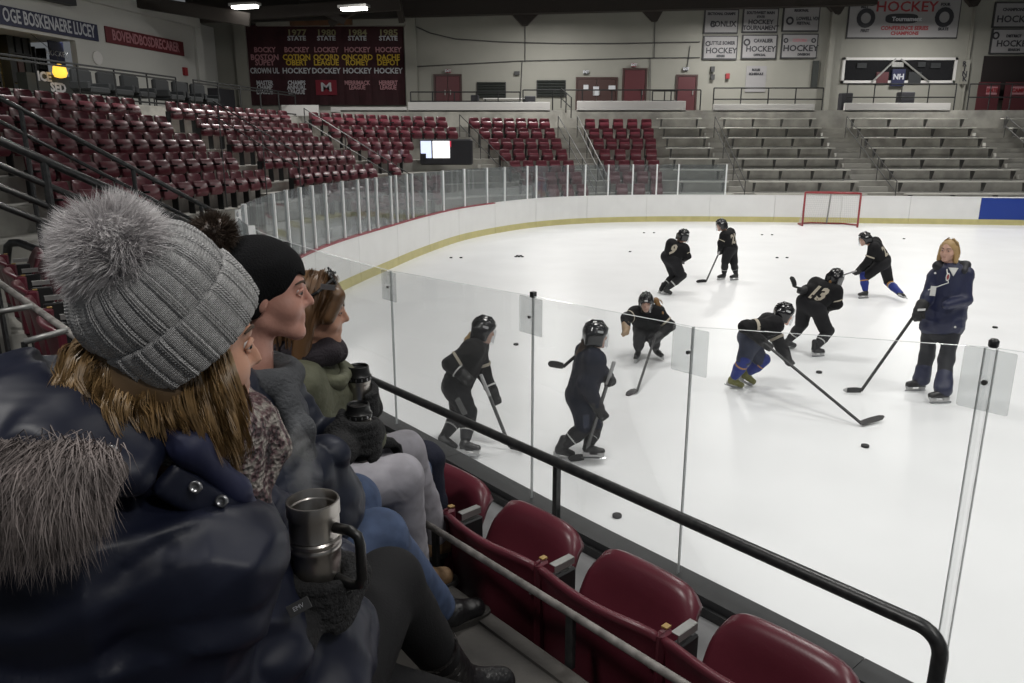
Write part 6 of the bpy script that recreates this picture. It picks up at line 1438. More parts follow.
def fur_ball(name, c, r, n, m, core, root, seed=1, squash=(1, 1, 1), length=0.45, w=0.0009, droop=0.15):
    rr = np.random.RandomState(seed); o = blob(name, [el(c, np.array(squash) * r * 0.72)], r * 0.1, core, root, k=0.01, disp=wrinkle(r * 0.05, 6 / r, seed)); vs = []; fs = []
    d = rr.normal(size=(n, 3)); d /= np.linalg.norm(d, axis=1)[:, None]
    clump = rr.normal(size=(60, 3)); clump /= np.linalg.norm(clump, axis=1)[:, None]; cj = rr.normal(size=(60, 3)) * 0.35
    near_ = np.argmax(d @ clump.T, 1)
    for i in range(n):
        a = d[i]; p0 = c + a * r * 0.55 * np.array(squash); b = nrm(a + cj[near_[i]] + rr.normal(size=3) * 0.22 + V(0, 0, -droop)); L = r * length * rr.uniform(0.75, 1.15)
        p1 = p0 + (a * 0.6 + b * 0.4) * L * 0.55; p2 = p1 + b * L * 0.5; sd = nrm(np.cross(a, rr.normal(size=3))); k = len(vs)
        vs += [p0 - sd * w, p0 + sd * w, p1 - sd * w * 0.9, p1 + sd * w * 0.9, p2]; fs += [(k, k + 1, k + 3, k + 2), (k + 2, k + 3, k + 4)]
    me = MB().add(vs, fs).mesh('fur', True, fix=False); me.materials.append(MATS[m]); f = link('fur', me); adopt(f, root); stuff(f); return o
def wrap_hand(c, rad, z0, ang0, span, s=1.0, gap=0.021, n=4, thumb=1, fr=0.0115, palm_in=None):
    """a hand closed round an upright cup: palm at angle ang0, fingers run round by span, the thumb the other way"""
    out_ = []
    def q(a, r, z): return np.array([c[0] + math.cos(a) * r, c[1] + math.sin(a) * r, c[2] + z])
    R_ = rad + fr * 0.9
    lens = (0.92, 1.0, 0.95, 0.78)
    for i in range(n):
        z = z0 + (1.5 - i) * gap; L = span * lens[i]; st = np.linspace(0.10, 1.0, 6); P4 = [q(ang0 + L * t, R_ + (0.004 if t < 0.3 else 0), z - 0.012 * t) for t in st]
        out_ += chain(P4, [fr * 1.12, fr * 1.08, fr * 1.04, fr, fr * 0.95, fr * 0.85], 0.004)
    p0 = q(ang0, rad + 0.022, z0 + 0.028); p1 = q(ang0, rad + 0.022, z0 - 0.03); p2 = q(ang0 - 0.15 * np.sign(span), rad + 0.034, z0)
    out_ += [rc(p0, p1, 0.020 * s, 0.019 * s, 0.02), rc(p2, (p0 + p1) / 2, 0.027 * s, 0.022 * s, 0.02)]
    out_ += chain([q(ang0 - 0.1 * np.sign(span), rad + 0.022, z0 + 0.02), q(ang0 - 0.45 * np.sign(span), rad + fr, z0 + 0.045), q(ang0 - 0.85 * np.sign(span), rad + fr * 0.9, z0 + 0.055)], [0.017 * s, 0.0135 * s, 0.011 * s], 0.008)
    return out_, p2
def shoe(root, name, heel, toe, ankle, m, sole=True, w=0.044, h=0.03):
    heel, toe, ankle = map(np.asarray, (heel, toe, ankle)); d = nrm(toe - heel); L = np.linalg.norm(toe - heel)
    o = blob(name, [rc(heel + V(0, 0, h), heel + d * L * 0.45 + V(0, 0, h * 1.1), w * 0.85, w), rc(heel + d * L * 0.45 + V(0, 0, h * 1.1), toe - d * w * 0.7 + V(0, 0, h * 0.8), w, w * 0.82, 0.03), rc(ankle, heel + d * 0.03 + V(0, 0, h), w * 0.95, w * 0.9, 0.03), rb((heel + toe) / 2 + V(0, 0, -0.10), (0.4, 0.4, 0.1), None, 0.001, 0.003, sub=True)], 0.007, m, root, k=0.03)
    if sole:
        R = np.array([d, nrm(np.cross((0, 0, 1), d)), (0, 0, 1)]).T
        so = []
        for i in range(20):
            t = i / 20 * 2 * math.pi; so.append((heel + toe) / 2 + R @ np.array([(L / 2 + w * 0.55) * math.copysign(abs(math.cos(t)) ** 0.7, math.cos(t)), w * 1.02 * math.copysign(abs(math.sin(t)) ** 0.7, math.sin(t)), -0.012]))
        part(o, 'sole', MB().prism(so, (0, 0, 0.022)), 'shoe_sole')
    return o
def sit_seat(c, rz, label):
    r = empty('stadium_seat', c, rz); tag(r, label, 'seat')
    for n_, me in zip(BN, BS):
        if n_ in ('backrest', 'standard', 'joint_cover'):
            o = bpy.data.objects.new(n_, me); COL.objects.link(o); o.parent = r
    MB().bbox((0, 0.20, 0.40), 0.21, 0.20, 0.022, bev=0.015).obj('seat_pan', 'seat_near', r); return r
FLZ = NEAR_Z
def steel_mug(c, r, h, label, name='travel_mug'):
    """open steel mug with ribs and a black loop handle; c = centre of its base"""
    root = empty(name, c); tag(root, label, 'mug'); 
    prof = [(r * 0.80, 0), (r * 0.86, 0.006), (r * 0.88, h * 0.30), (r * 0.90, h * 0.32), (r * 0.97, h * 0.52), (r * 0.97, h * 0.585), (r * 1.02, h * 0.60), (r * 1.02, h * 0.625), (r * 0.97, h * 0.64), (r * 1.03, h * 0.655), (r * 1.03, h * 0.68), (r * 0.97, h * 0.695), (r * 1.02, h * 0.71), (r * 0.99, h * 0.73), (r * 0.99, h * 0.88), (r * 1.04, h * 0.885), (r * 1.04, h * 0.985), (r * 1.02, h), (r * 0.95, h), (r * 0.93, h * 0.975), (r * 0.93, h * 0.93), (r * 0.89, h * 0.92), (r * 0.87, h * 0.55)]
    local(root, 'cup', MB().lathe(prof, c, n=48), 'mug_steel', auto=35)
    local(root, 'drink', MB().lathe([(r * 0.875, h * 0.80), (0.0005, h * 0.80)], c, n=32, cap=False), 'coffee')
    return root
# ------------------------------------------------------------------ woman in the grey knitted hat
def woman_grey_hat():
    hc = at(183, 346, 1.04); fv = nrm(V(0.77, 0.63, -0.10)); F = frame(fv, (0, 0, 1)); NB = at(190, 440, 1.05); PL = V(-0.46, 1.02, 1.78)
    rS = at(200, 575, 0.92); lS = V(-0.58, 1.22, 2.32); rE = at(160, 765, 0.86); rW = at(292, 640, 1.03); lE = at(300, 560, 1.42); lW = at(345, 570, 1.22)
    rH = PL + V(0.06, -0.08, 0); lH = PL + V(-0.07, 0.10, 0); rK = at(388, 585, 1.52); lK = at(360, 690, 1.42); rA = at(452, 672, 1.72); lA = V(-0.02, 1.50, FLZ + 0.10)
    root = empty('person', (PL[0], PL[1], FLZ)); tag(root, 'woman in a grey knitted pompom hat and navy fur-hooded parka holding a mug', 'person')
    def q(x, y, z): return hc + F @ np.array([x, y, z])
    body = head_prims(hc, F, 1.0) + [rc(hc - V(0, 0, 0.06) - fv * 0.02, NB, 0.052, 0.06), rc(NB - V(0, 0, 0.02), NB - V(0.02, 0.02, 0.22), 0.055, 0.08, 0.05), rc(NB - V(0.02, 0.02, 0.24), PL, 0.08, 0.09, 0.05), rc(rS - V(0, 0, 0.02), lS - V(0, 0, 0.02), 0.045, 0.045, 0.04), rc(rS, rE, 0.045, 0.038), rc(rE, rW, 0.04, 0.028), rc(lS, lE, 0.05, 0.04), rc(lE, lW, 0.04, 0.028), rc(rH, rK, 0.085, 0.062), rc(rK, rA, 0.058, 0.04), rc(lH, lK, 0.085, 0.062), rc(lK, lA, 0.058, 0.04)]
    bo = blob('body', body, 0.006, 'skin_warm', root, k=0.025, pad=0.03); face_parts(bo, hc, F, 1.0, 'skin_warm')
    # hat: folded cuff, dome, fur ball
    O = at(175, 316, 0.995); ax = nrm(V(-0.45, -0.416, 0.789)); 
    dome = [(0.100, 0.018), (0.1045, 0.036), (0.105, 0.052), (0.1015, 0.070), (0.094, 0.087), (0.082, 0.101), (0.066, 0.112), (0.047, 0.120), (0.026, 0.124), (0.004, 0.125)]
    def fine(pr, n=5):
        o_ = [];
        for (a0, b0), (a1, b1) in zip(pr, pr[1:]): o_ += [(a0 + (a1 - a0) * t / n, b0 + (b1 - b0) * t / n) for t in range(n)]
        return o_ + [pr[-1]]
    dome = [(r_ * 0.96, h_) for r_, h_ in dome]
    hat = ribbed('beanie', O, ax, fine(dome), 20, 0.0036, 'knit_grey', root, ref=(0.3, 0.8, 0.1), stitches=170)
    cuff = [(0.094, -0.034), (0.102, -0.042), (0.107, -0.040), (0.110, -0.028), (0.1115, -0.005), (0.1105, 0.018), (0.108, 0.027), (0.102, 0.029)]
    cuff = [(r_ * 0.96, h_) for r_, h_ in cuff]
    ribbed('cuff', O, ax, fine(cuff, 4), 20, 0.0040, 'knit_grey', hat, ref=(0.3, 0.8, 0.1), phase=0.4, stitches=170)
    fur_ball('pompom', at(115, 252, 0.935), 0.077, 15000, 'pom_grey', 'pom_core', hat, seed=5, length=0.50, w=0.00055)
    # hair under the hat and over the collar
    def G3(l): return [at(*p) for p in l]
    blob('hair', [el(q(0, -0.045, -0.015), (0.088, 0.078, 0.095), F), rc(at(95, 358, 0.96), at(85, 395, 0.93), 0.034, 0.03, 0.03), rc(at(125, 380, 0.93), at(120, 408, 0.91), 0.034, 0.022, 0.03), rc(at(170, 395, 0.95), at(165, 428, 0.93), 0.04, 0.022, 0.03), rc(at(215, 385, 1.0), at(232, 430, 1.0), 0.026, 0.02, 0.02), rc(at(195, 395, 0.97), at(215, 440, 0.96), 0.03, 0.018, 0.02)], 0.008, 'hair_honey_dark', root, k=0.03)
    gl = [G3([(105, 345, 0.98), (72, 352, 0.93), (60, 375, 0.91), (66, 396, 0.90), (84, 402, 0.905)]), G3([(115, 350, 0.98), (82, 362, 0.92), (72, 388, 0.90), (84, 408, 0.89), (100, 408, 0.895)]), G3([(125, 358, 0.97), (102, 376, 0.91), (98, 400, 0.89), (106, 420, 0.885), (116, 428, 0.885)]), G3([(140, 365, 0.96), (122, 386, 0.91), (118, 406, 0.89), (124, 424, 0.885), (132, 436, 0.885)])]
    
    gr = [G3([(165, 360, 0.98), (160, 392, 0.93), (162, 412, 0.91), (168, 426, 0.905), (173, 438, 0.905)]), G3([(185, 360, 0.99), (184, 394, 0.935), (190, 416, 0.92), (198, 434, 0.915), (204, 446, 0.915)]), G3([(198, 352, 1.0), (202, 390, 0.955), (212, 420, 0.94), (222, 446, 0.94), (230, 466, 0.945)]), G3([(206, 345, 1.02), (214, 384, 0.975), (226, 416, 0.96), (235, 446, 0.965), (239, 470, 0.97)]), G3([(212, 340, 1.03), (222, 376, 0.995), (233, 405, 0.99), (239, 432, 0.995), (242, 458, 1.005)])]
    hair_strands('hair_strands', gl + gr, 4200, 'hair_honey', root, (0.006, 0.007), 0.0008, 0.0002, seed=12, wave=0.007, seg=9)
    gf = [G3([(216, 345, 1.03), (236, 385, 1.03), (246, 420, 1.03), (248, 440, 1.03)]), G3([(220, 345, 1.04), (241, 383, 1.04), (248, 412, 1.05), (249, 430, 1.05)])]
    hair_strands('hair_strands', gf, 70, 'hair_honey', root, (0.003, 0.004), 0.0011, 0.0005, seed=13, wave=0.004)
    # scarf
    sc = chain([at(150, 428, 0.98), at(185, 440, 0.97), at(225, 432, 1.02), at(252, 422, 1.10), at(258, 448, 1.12), at(250, 472, 1.09), at(252, 500, 1.07)], [0.035, 0.036, 0.036, 0.042, 0.046, 0.036, 0.026], 0.02) + [rc(at(240, 405, 1.12), at(262, 440, 1.13), 0.035, 0.04), rc(at(238, 455, 1.05), at(246, 500, 1.05), 0.03, 0.026)]
    blob('scarf', sc, 0.006, 'scarf', root, k=0.012, disp=wrinkle(0.006, 75, 3))
    # parka: back, shoulders, quilted sleeves, skirt on the lap
    pu = (0.085, 0.016, 0.2)
    jk = [rc(NB - V(0, 0, 0.19), PL + V(0, 0, 0.0), 0.125, 0.165, 0.06, (0.115, 0.016, 0.0)), rc(at(50, 590, 0.88), at(40, 780, 0.88), 0.13, 0.15, 0.06, (0.115, 0.016, 0.3)), rc(rS, lS, 0.088, 0.088, 0.05), rc(at(110, 555, 0.90), rS, 0.105, 0.092, 0.06),
          rc(rS, rE, 0.090, 0.085, 0.03, pu), rc(rE, rW + (rE - rW) * 0.16, 0.082, 0.056, 0.03, pu), rc(lS, lE, 0.085, 0.075, 0.03, pu), rc(lE, lW + (lE - lW) * 0.18, 0.07, 0.055, 0.03, pu),
          rc(at(225, 620, 1.02), at(300, 690, 1.12), 0.085, 0.07, 0.04), rc(at(318, 640, 1.14), at(350, 618, 1.28), 0.07, 0.05, 0.04), rc(at(330, 700, 1.08), at(358, 640, 1.26), 0.07, 0.045, 0.04)]
    pk_ = blob('parka', jk, 0.0075, 'parka_navy', root, k=0.03, disp=folds(0.024, 15, 9, (V(0.30, -0.25, 1.0), 0.10, 0.010)), it=1)
    blob('hood', [rc(at(5, 412, 0.93), at(90, 428, 0.91), 0.062, 0.050), rc(at(90, 428, 0.91), at(150, 452, 0.90), 0.050, 0.026, 0.03), rc(at(-30, 462, 0.87), at(60, 470, 0.85), 0.062, 0.050), rc(at(60, 470, 0.85), at(135, 478, 0.86), 0.050, 0.030, 0.03), el(at(25, 390, 1.02), (0.12, 0.10, 0.048), None, 0.04)], 0.0075, 'parka_navy', root, k=0.035, disp=folds(0.020, 20, 4), it=1)
    blob('collar', [rc(at(158, 425, 0.93), at(190, 447, 0.915), 0.020, 0.022), rc(at(190, 447, 0.915), at(235, 490, 0.96), 0.022, 0.018, 0.02), rc(at(235, 490, 0.96), at(255, 515, 1.0), 0.018, 0.012, 0.02)], 0.006, 'parka_lining', root, k=0.015)
    la, lb = at(168, 478, 0.895), at(246, 528, 0.945); lx = nrm(lb - la); ln_ = V(0.10, -0.80, 0.60); ln_ = nrm(ln_ - lx * np.dot(ln_, lx)); Rf = np.array([lx, np.cross(ln_, lx), ln_]).T
    blob('storm_flap', [rb((la + lb) / 2, (np.linalg.norm(lb - la) / 2, 0.016, 0.002), Rf, 0.0085)], 0.0055, 'parka_navy', root, k=0.02, disp=wrinkle(0.002, 50, 6))
    for i, p in enumerate(((112, 452, 0.80), (196, 487, 0.895), (222, 501, 0.913))):
        c = at(*p); part(root, 'snap', MB().lathe([(0.0085, 0), (0.0085, 0.003), (0.0055, 0.0045), (0.005, 0.002), (0.0005, 0.002)], c, frame(V(0.1, 0.3, 1), V(0, -0.95, 0.3)), 16, cap=False), 'snap_metal', smooth=True)
    # fur trim of the hood hanging down the back
    rr = np.random.RandomState(21); path = [at(*p) for p in ((-45, 478, 0.80), (0, 471, 0.785), (45, 468, 0.78), (90, 466, 0.785), (126, 468, 0.80))]
    fur = blob('fur_trim', chain([p + V(0, 0, -0.012) for p in path[:4]] + [path[3] * 0.45 + path[4] * 0.55 + V(0, 0.015, -0.015)], [0.036, 0.038, 0.038, 0.030, 0.010], 0.02), 0.007, 'fur_core', root, k=0.02, disp=wrinkle(0.005, 60, 8)); vs = []; fs = []
    for i in range(13000):
        t = rr.rand() * (len(path) - 1) * 0.999; a = int(t); p = path[a] * (1 - t + a) + path[a + 1] * (t - a); th = rr.uniform(-0.6, 3.4); nn = V(0.15 * math.sin(th * 3), -math.cos(th), math.sin(th)) if False else V(0, -abs(math.cos(th)), math.sin(th))
        p0 = p + nn * 0.026 * rr.uniform(0.7, 1.1) + V(0, 0, -0.01); cl = math.sin(t * 23) * 0.35 + math.sin(t * 57 + 1) * 0.2
        d1 = nrm(nn * 0.8 + V(-0.25 + cl * 0.6, -0.35, -0.35) + rr.normal(size=3) * 0.18); d2 = nrm(V(-0.22 + cl, -0.25, -1.0) + rr.normal(size=3) * 0.15); L = rr.uniform(0.055, 0.105) * (0.55 + 0.45 * min(1, (4 - t) * 1.6))
        p1 = p0 + d1 * L * 0.35; p2 = p1 + nrm(d1 + d2 * 1.5) * L * 0.35; p3 = p2 + d2 * L * 0.4; sd = nrm(np.cross(d2, rr.normal(size=3))); w = 0.00055; k = len(vs)
        vs += [p0 - sd * w, p0 + sd * w, p1 - sd * w, p1 + sd * w, p2 - sd * w * 0.8, p2 + sd * w * 0.8, p3]; fs += [(k, k + 1, k + 3, k + 2), (k + 2, k + 3, k + 5, k + 4), (k + 4, k + 5, k + 6)]
    me = MB().add(vs, fs).mesh('fur', True, fix=False); me.materials.append(MATS['fur_trim']); f_ = link('fur', me); adopt(f_, fur); stuff(f_)
    # mug and hands
    mc = at(313, 505, 1.11); mc = mc - V(0, 0, 0.195); r = 0.0405; h = 0.205
    mug = steel_mug(mc, r, h, 'open steel travel mug with black handle, steaming in gloved hands')
    hd = V(0.92, -0.39, 0); hp = [mc + hd * r * 0.9 + V(0, 0, h * 0.80), mc + hd * (r + 0.028) + V(0, 0, h * 0.80), mc + hd * (r + 0.042) + V(0, 0, h * 0.77), mc + hd * (r + 0.046) + V(0, 0, h * 0.70), mc + hd * (r + 0.046) + V(0, 0, h * 0.42), mc + hd * (r + 0.040) + V(0, 0, h * 0.35), mc + hd * (r + 0.026) + V(0, 0, h * 0.33), mc + hd * (r * 0.9) + V(0, 0, h * 0.36)]
    local(mug, 'handle', MB().tube(hp, 0.0085, 10), 'mug_black', smooth=True)
    local(mug, 'base_grip', MB().lathe([(r * 0.885, 0.002), (r * 0.92, 0.01), (r * 0.92, h * 0.26), (r * 0.89, h * 0.27)], mc, n=32, cap=False), 'mug_black', smooth=True)
    g1, w1 = wrap_hand(mc, r * 0.93, h * 0.22, math.radians(215), math.radians(135), 1.0)
    gl_ = blob('glove', g1 + [rc(w1, rW, 0.030, 0.034, 0.02), rc(rW, rW + (rE - rW) * 0.12, 0.036, 0.04, 0.02)], 0.0045, 'glove_knit', root, k=0.008)
    lp = at(299, 607, 0.985); Rl = frame(V(0.15, -0.95, 0.35), V(-0.35, 0, 1))
    pt = part(gl_, 'label_patch', MB().bbox(lp, 0.017, 0.0015, 0.009, frame(V(0.1, -0.9, 0.42), V(-0.45, 0, 1)), bev=0.0005), 'patch_grey'); 
    t = text('patch_lettering', 'EMV', 0.009, lp + V(0.0, -0.003, 0.0014), frame(V(0.1, -0.9, 0.42), V(-0.45, 0, 1))[:, 0] * -1, frame(V(0.1, -0.9, 0.42), V(-0.45, 0, 1))[:, 2], 'letter_pale', None, depth=0.0002); adopt(t, root)
    g2, w2 = wrap_hand(mc, r * 0.93, h * 0.17, math.radians(45), math.radians(-120), 1.0)
    blob('glove', g2 + [rc(w2, lW, 0.030, 0.034, 0.02)], 0.005, 'glove_knit', root, k=0.008)
    # legs
    lg = [rc(rH, rK, 0.10, 0.076, 0.03), rc(rK, rA + (rK - rA) * 0.22, 0.078, 0.055, 0.03), rc(lH, lK, 0.10, 0.074, 0.03), rc(lK, lA + V(0, 0, 0.2), 0.072, 0.055, 0.03), rc(rH, lH, 0.12, 0.12, 0.03)]
    blob('leggings', lg, 0.009, 'leggings', root, k=0.02, disp=wrinkle(0.002, 30, 2))
    d_ = nrm(rA - rK); bt = blob('boot', [rc(rA - d_ * 0.14, rA, 0.058, 0.050), rc(rA, rA + V(0.03, 0.02, -0.05), 0.050, 0.046, 0.02), rc(rA + V(0.02, 0.01, -0.055), rA + V(0.13, 0.09, -0.10), 0.046, 0.040, 0.03)], 0.006, 'boot_black', root, k=0.02, disp=wrinkle(0.003, 55, 7))
    fz = nrm(np.cross(d_, V(0.6, -0.8, 0)))
    for k in range(5):
        c = rA - d_ * (0.13 - 0.032 * k); o_ = V(0.030, -0.043, 0.012); part(bt, 'eyelet', MB().lathe([(0.005, 0), (0.005, 0.003), (0.002, 0.003)], c + o_, frame(V(0.2, 0.3, 1), V(0.6, -0.75, 0.2)), 8), 'snap_metal')
    part(bt, 'boot_cuff', MB().tube([rA - d_ * 0.145, rA - d_ * 0.132], 0.061, 24, cap=False), 'boot_black', smooth=True)
    shoe(root, 'boot', lA + V(-0.05, -0.04, -0.085), lA + V(0.12, 0.10, -0.085), lA + V(0, 0, 0.1), 'boot_black')
    sit_seat((PL[0] - 0.02, PL[1] - 0.06, FLZ - 0.0), math.atan2(ND[1], ND[0]), 'red seat under the woman in the grey hat')
    return mc, r, h
MUG = woman_grey_hat()
# steam over the open mug
def steam():
    mc, r, h = MUG; top = mc + V(0, 0, h * 0.9)
    p = [top, at(303, 470, 1.14), at(292, 446, 1.17), at(298, 420, 1.20)]
    m = bpy.data.materials.new('steam'); m.use_nodes = True; nt = m.node_tree; nt.nodes.clear(); out_ = nt.nodes.new('ShaderNodeOutputMaterial'); v = nt.nodes.new('ShaderNodeVolumePrincipled'); v.inputs['Color'].default_value = (0.95, 0.96, 0.98, 1); v.inputs['Anisotropy'].default_value = 0.2
    tc = nt.nodes.new('ShaderNodeTexCoord'); n = nt.nodes.new('ShaderNodeTexNoise'); n.inputs['Scale'].default_value = 26; n.inputs['Detail'].default_value = 3; n.inputs['Distortion'].default_value = 0.8; nt.links.new(tc.outputs['Object'], n.inputs['Vector'])
    mr = nt.nodes.new('ShaderNodeMapRange'); mr.inputs['From Min'].default_value = 0.42; mr.inputs['From Max'].default_value = 0.75; mr.inputs['To Max'].default_value = 26.0; nt.links.new(n.outputs['Fac'], mr.inputs['Value']); nt.links.new(mr.outputs[0], v.inputs['Density']); nt.links.new(v.outputs[0], out_.inputs['Volume']); MATS['steam'] = m
    o = blob('steam', chain(p, [0.022, 0.026, 0.030, 0.012], 0.02), 0.007, 'steam', None, k=0.02, disp=wrinkle(0.006, 70, 5)); stuff(tag(o, 'thin white steam rising from the open steel mug', 'steam'))
steam()
# ------------------------------------------------------------------ closed thermos cups
def thermos(c, r, h, label, low=False):
    root = empty('thermos', c); tag(root, label, 'thermos')
    local(root, 'body', MB().lathe([(r * 0.9, 0), (r * 0.95, 0.004), (r * 0.95, h * 0.70), (r, h * 0.71), (r, h * 0.76)], c, n=32), 'mug_steel', auto=40)
    local(root, 'sleeve', MB().lathe([(r * 0.97, h * 0.04), (r * 1.0, h * 0.05), (r * 1.0, h * 0.36), (r * 0.97, h * 0.37)], c, n=32, cap=False), 'mug_black', smooth=True)
    lid = local(root, 'lid', MB().lathe([(r * 1.05, h * 0.76), (r * 1.07, h * 0.77), (r * 1.07, h * 0.84), (r * 0.98, h * 0.86), (r * 0.93, h * 0.93), (r * 0.90, h * 0.99), (r * 0.84, h), (r * 0.76, h * 0.985), (r * 0.74, h * 0.955), (0.0005, h * 0.95)], c, n=32), 'mug_black', auto=40)
    for k in range(28):
        a = 2 * math.pi * k / 28; part(lid, 'grip_rib', MB().bbox(np.array(c) + (math.cos(a) * r * 1.07, math.sin(a) * r * 1.07, h * 0.80), 0.002, 0.002, h * 0.022, rotz(a)), 'snap_metal' if k % 2 else 'mug_black')
    return root
# ------------------------------------------------------------------ man in the black beanie
def man():
    hc = at(266, 291, 1.88); fv = nrm(V(0.955, 0.28, -0.06)); F = frame(fv, (-0.05, 0, 1)); NB = at(246, 358, 1.86); PL = V(-0.70, 1.76, FLZ + 0.50)
    rS = at(222, 402, 1.70); lS = at(262, 385, 2.04); rE = at(262, 500, 1.66); rW = at(340, 450, 1.90); lE = at(315, 455, 2.10); lW = at(352, 432, 2.02)
    rH = PL + V(0.07, -0.07, 0); lH = PL + V(-0.07, 0.08, 0); rK = at(378, 538, 1.98); lK = at(352, 502, 2.12); rA = onz(438, 606, FLZ + 0.09); lA = onz(420, 585, FLZ + 0.09) + V(-0.1, -0.02, 0)
    root = empty('person', (PL[0], PL[1], FLZ)); tag(root, 'man in a black beanie and dark padded jacket holding a lidded cup', 'person')
    def q(x, y, z): return hc + F @ np.array([x, y, z])
    body = head_prims(hc, F, 1.03) + [rc(hc - V(0, 0, 0.06) - fv * 0.03, NB, 0.052, 0.056), rc(NB, NB - V(0, 0, 0.2), 0.055, 0.08, 0.04), rc(NB - V(0, 0, 0.24), PL, 0.09, 0.10, 0.05), rc(rS - V(0, 0, 0.03), lS - V(0, 0, 0.03), 0.05, 0.05, 0.04), rc(rS, rE, 0.055, 0.045), rc(rE, rW, 0.045, 0.03), rc(lS, lE, 0.055, 0.045), rc(lE, lW, 0.045, 0.03), rc(rH, rK, 0.09, 0.07), rc(rK, rA, 0.06, 0.045), rc(lH, lK, 0.09, 0.07), rc(lK, lA, 0.06, 0.045)]
    bo = blob('body', body, 0.005, 'skin_pink', root, k=0.022, pad=0.03); face_parts(bo, hc, F, 1.03, 'skin_pink')
    hat = blob('beanie', [el(q(0, -0.022, 0.050), (0.094, 0.116, 0.090), F), rc(q(0, -0.09, 0.0), q(0, -0.085, -0.03), 0.045, 0.04, 0.04), rc(q(-0.06, -0.03, 0.0), q(-0.062, -0.035, -0.035), 0.03, 0.028, 0.03), rc(q(0.06, -0.03, 0.0), q(0.062, -0.035, -0.035), 0.03, 0.028, 0.03), rb(q(0, 0.10, -0.065), (0.15, 0.08, 0.082), F @ np.array([[1, 0, 0], [0, 0.84, 0.54], [0, -0.54, 0.84]]), 0.004, 0.006, sub=True)], 0.006, 'beanie_black', root, k=0.03, disp=wrinkle(0.002, 60, 4))
    fur_ball('pompom', at(214, 237, 1.83), 0.062, 5000, 'pom_brown', 'hair_chestnut_dark', hat, seed=8, length=0.55, w=0.0007)
    blob('hair', [rc(q(0.070, -0.045, -0.025), q(0.062, -0.055, -0.07), 0.020, 0.022), rc(q(0, -0.085, -0.03), q(0, -0.08, -0.075), 0.04, 0.03, 0.03), rc(q(-0.070, -0.045, -0.025), q(-0.062, -0.055, -0.07), 0.020, 0.022)], 0.007, 'hair_chestnut_dark', root, k=0.03)
    pu = (0.10, 0.015, 0.1)
    blob('jacket', [rc(NB - V(0, 0, 0.165), PL + V(0, 0, -0.02), 0.140, 0.18, 0.06, (0.12, 0.015, 0.2)), rc(rS - V(0, 0, 0.03), lS - V(0, 0, 0.03), 0.09, 0.09, 0.06), rc(rS, rE, 0.098, 0.085, 0.03, pu), rc(rE, rW + (rE - rW) * 0.22, 0.085, 0.070, 0.03, pu), rc(lS, lE, 0.095, 0.08, 0.03, pu), rc(lE, lW + (lE - lW) * 0.25, 0.08, 0.062, 0.03, pu), rc(PL + V(0.05, 0, 0.05), at(322, 505, 1.85), 0.16, 0.11, 0.05)], 0.0085, 'coat_blue', root, k=0.03, disp=folds(0.016, 17, 12, (V(0.25, -0.1, 1.0), 0.095, 0.009)), it=1)
    ring = [NB + V(0.098 * math.cos(a) + 0.01, 0.098 * math.sin(a), -0.035 - 0.02 * math.cos(a)) for a in np.linspace(-math.pi, math.pi, 14)]
    blob('collar', chain(ring, [0.034] * 14, 0.01) + chain([NB + V(0.10, -0.05, -0.06), NB + V(0.15, -0.10, -0.16), NB + V(0.17, -0.10, -0.26)], [0.036, 0.034, 0.026], 0.02), 0.007, 'fleece_grey', root, k=0.015, disp=wrinkle(0.004, 60, 3))
    blob('jeans', [rc(rH, rK, 0.105, 0.084, 0.03), rc(rK, rA, 0.082, 0.062, 0.03), rc(lH, lK, 0.105, 0.084, 0.03), rc(lK, lA, 0.082, 0.062, 0.03), rc(rH, lH, 0.13, 0.13, 0.03)], 0.009, 'jeans_blue', root, k=0.02, disp=folds(0.007, 20, 6))
    for a in (rA, lA): shoe(root, 'shoe', np.array([a[0] - 0.05, a[1] - 0.03, FLZ + 0.012]), np.array([a[0] + 0.15, a[1] + 0.085, FLZ + 0.012]), a + V(0, 0, 0.02), 'boot_black')
    cc = at(358, 405, 1.98); r = 0.034; h = 0.165; cc = cc - V(0, 0, h * 0.97)
    thermos(cc, r, h, 'small black-lidded steel cup in the gloved hand of the man')
    g1, w1 = wrap_hand(cc, r * 0.98, h * 0.50, math.radians(225), math.radians(150), 1.1, gap=0.023, fr=0.0135)
    blob('glove', g1 + [rc(w1, rW, 0.036, 0.042, 0.02), rc(rW, rW + (rE - rW) * 0.2, 0.045, 0.046, 0.02)], 0.005, 'glove_knit', root, k=0.01)
    g2, w2 = wrap_hand(cc, r * 0.98, h * 0.35, math.radians(60), math.radians(-130), 1.1, gap=0.023, fr=0.0135)
    blob('glove', g2 + [rc(w2, lW, 0.034, 0.04, 0.02)], 0.006, 'glove_knit', root, k=0.01)
    sit_seat((PL[0] - 0.16, PL[1] - 0.14, FLZ), math.atan2(ND[1], ND[0]), 'red seat under the man in the black beanie')
man()
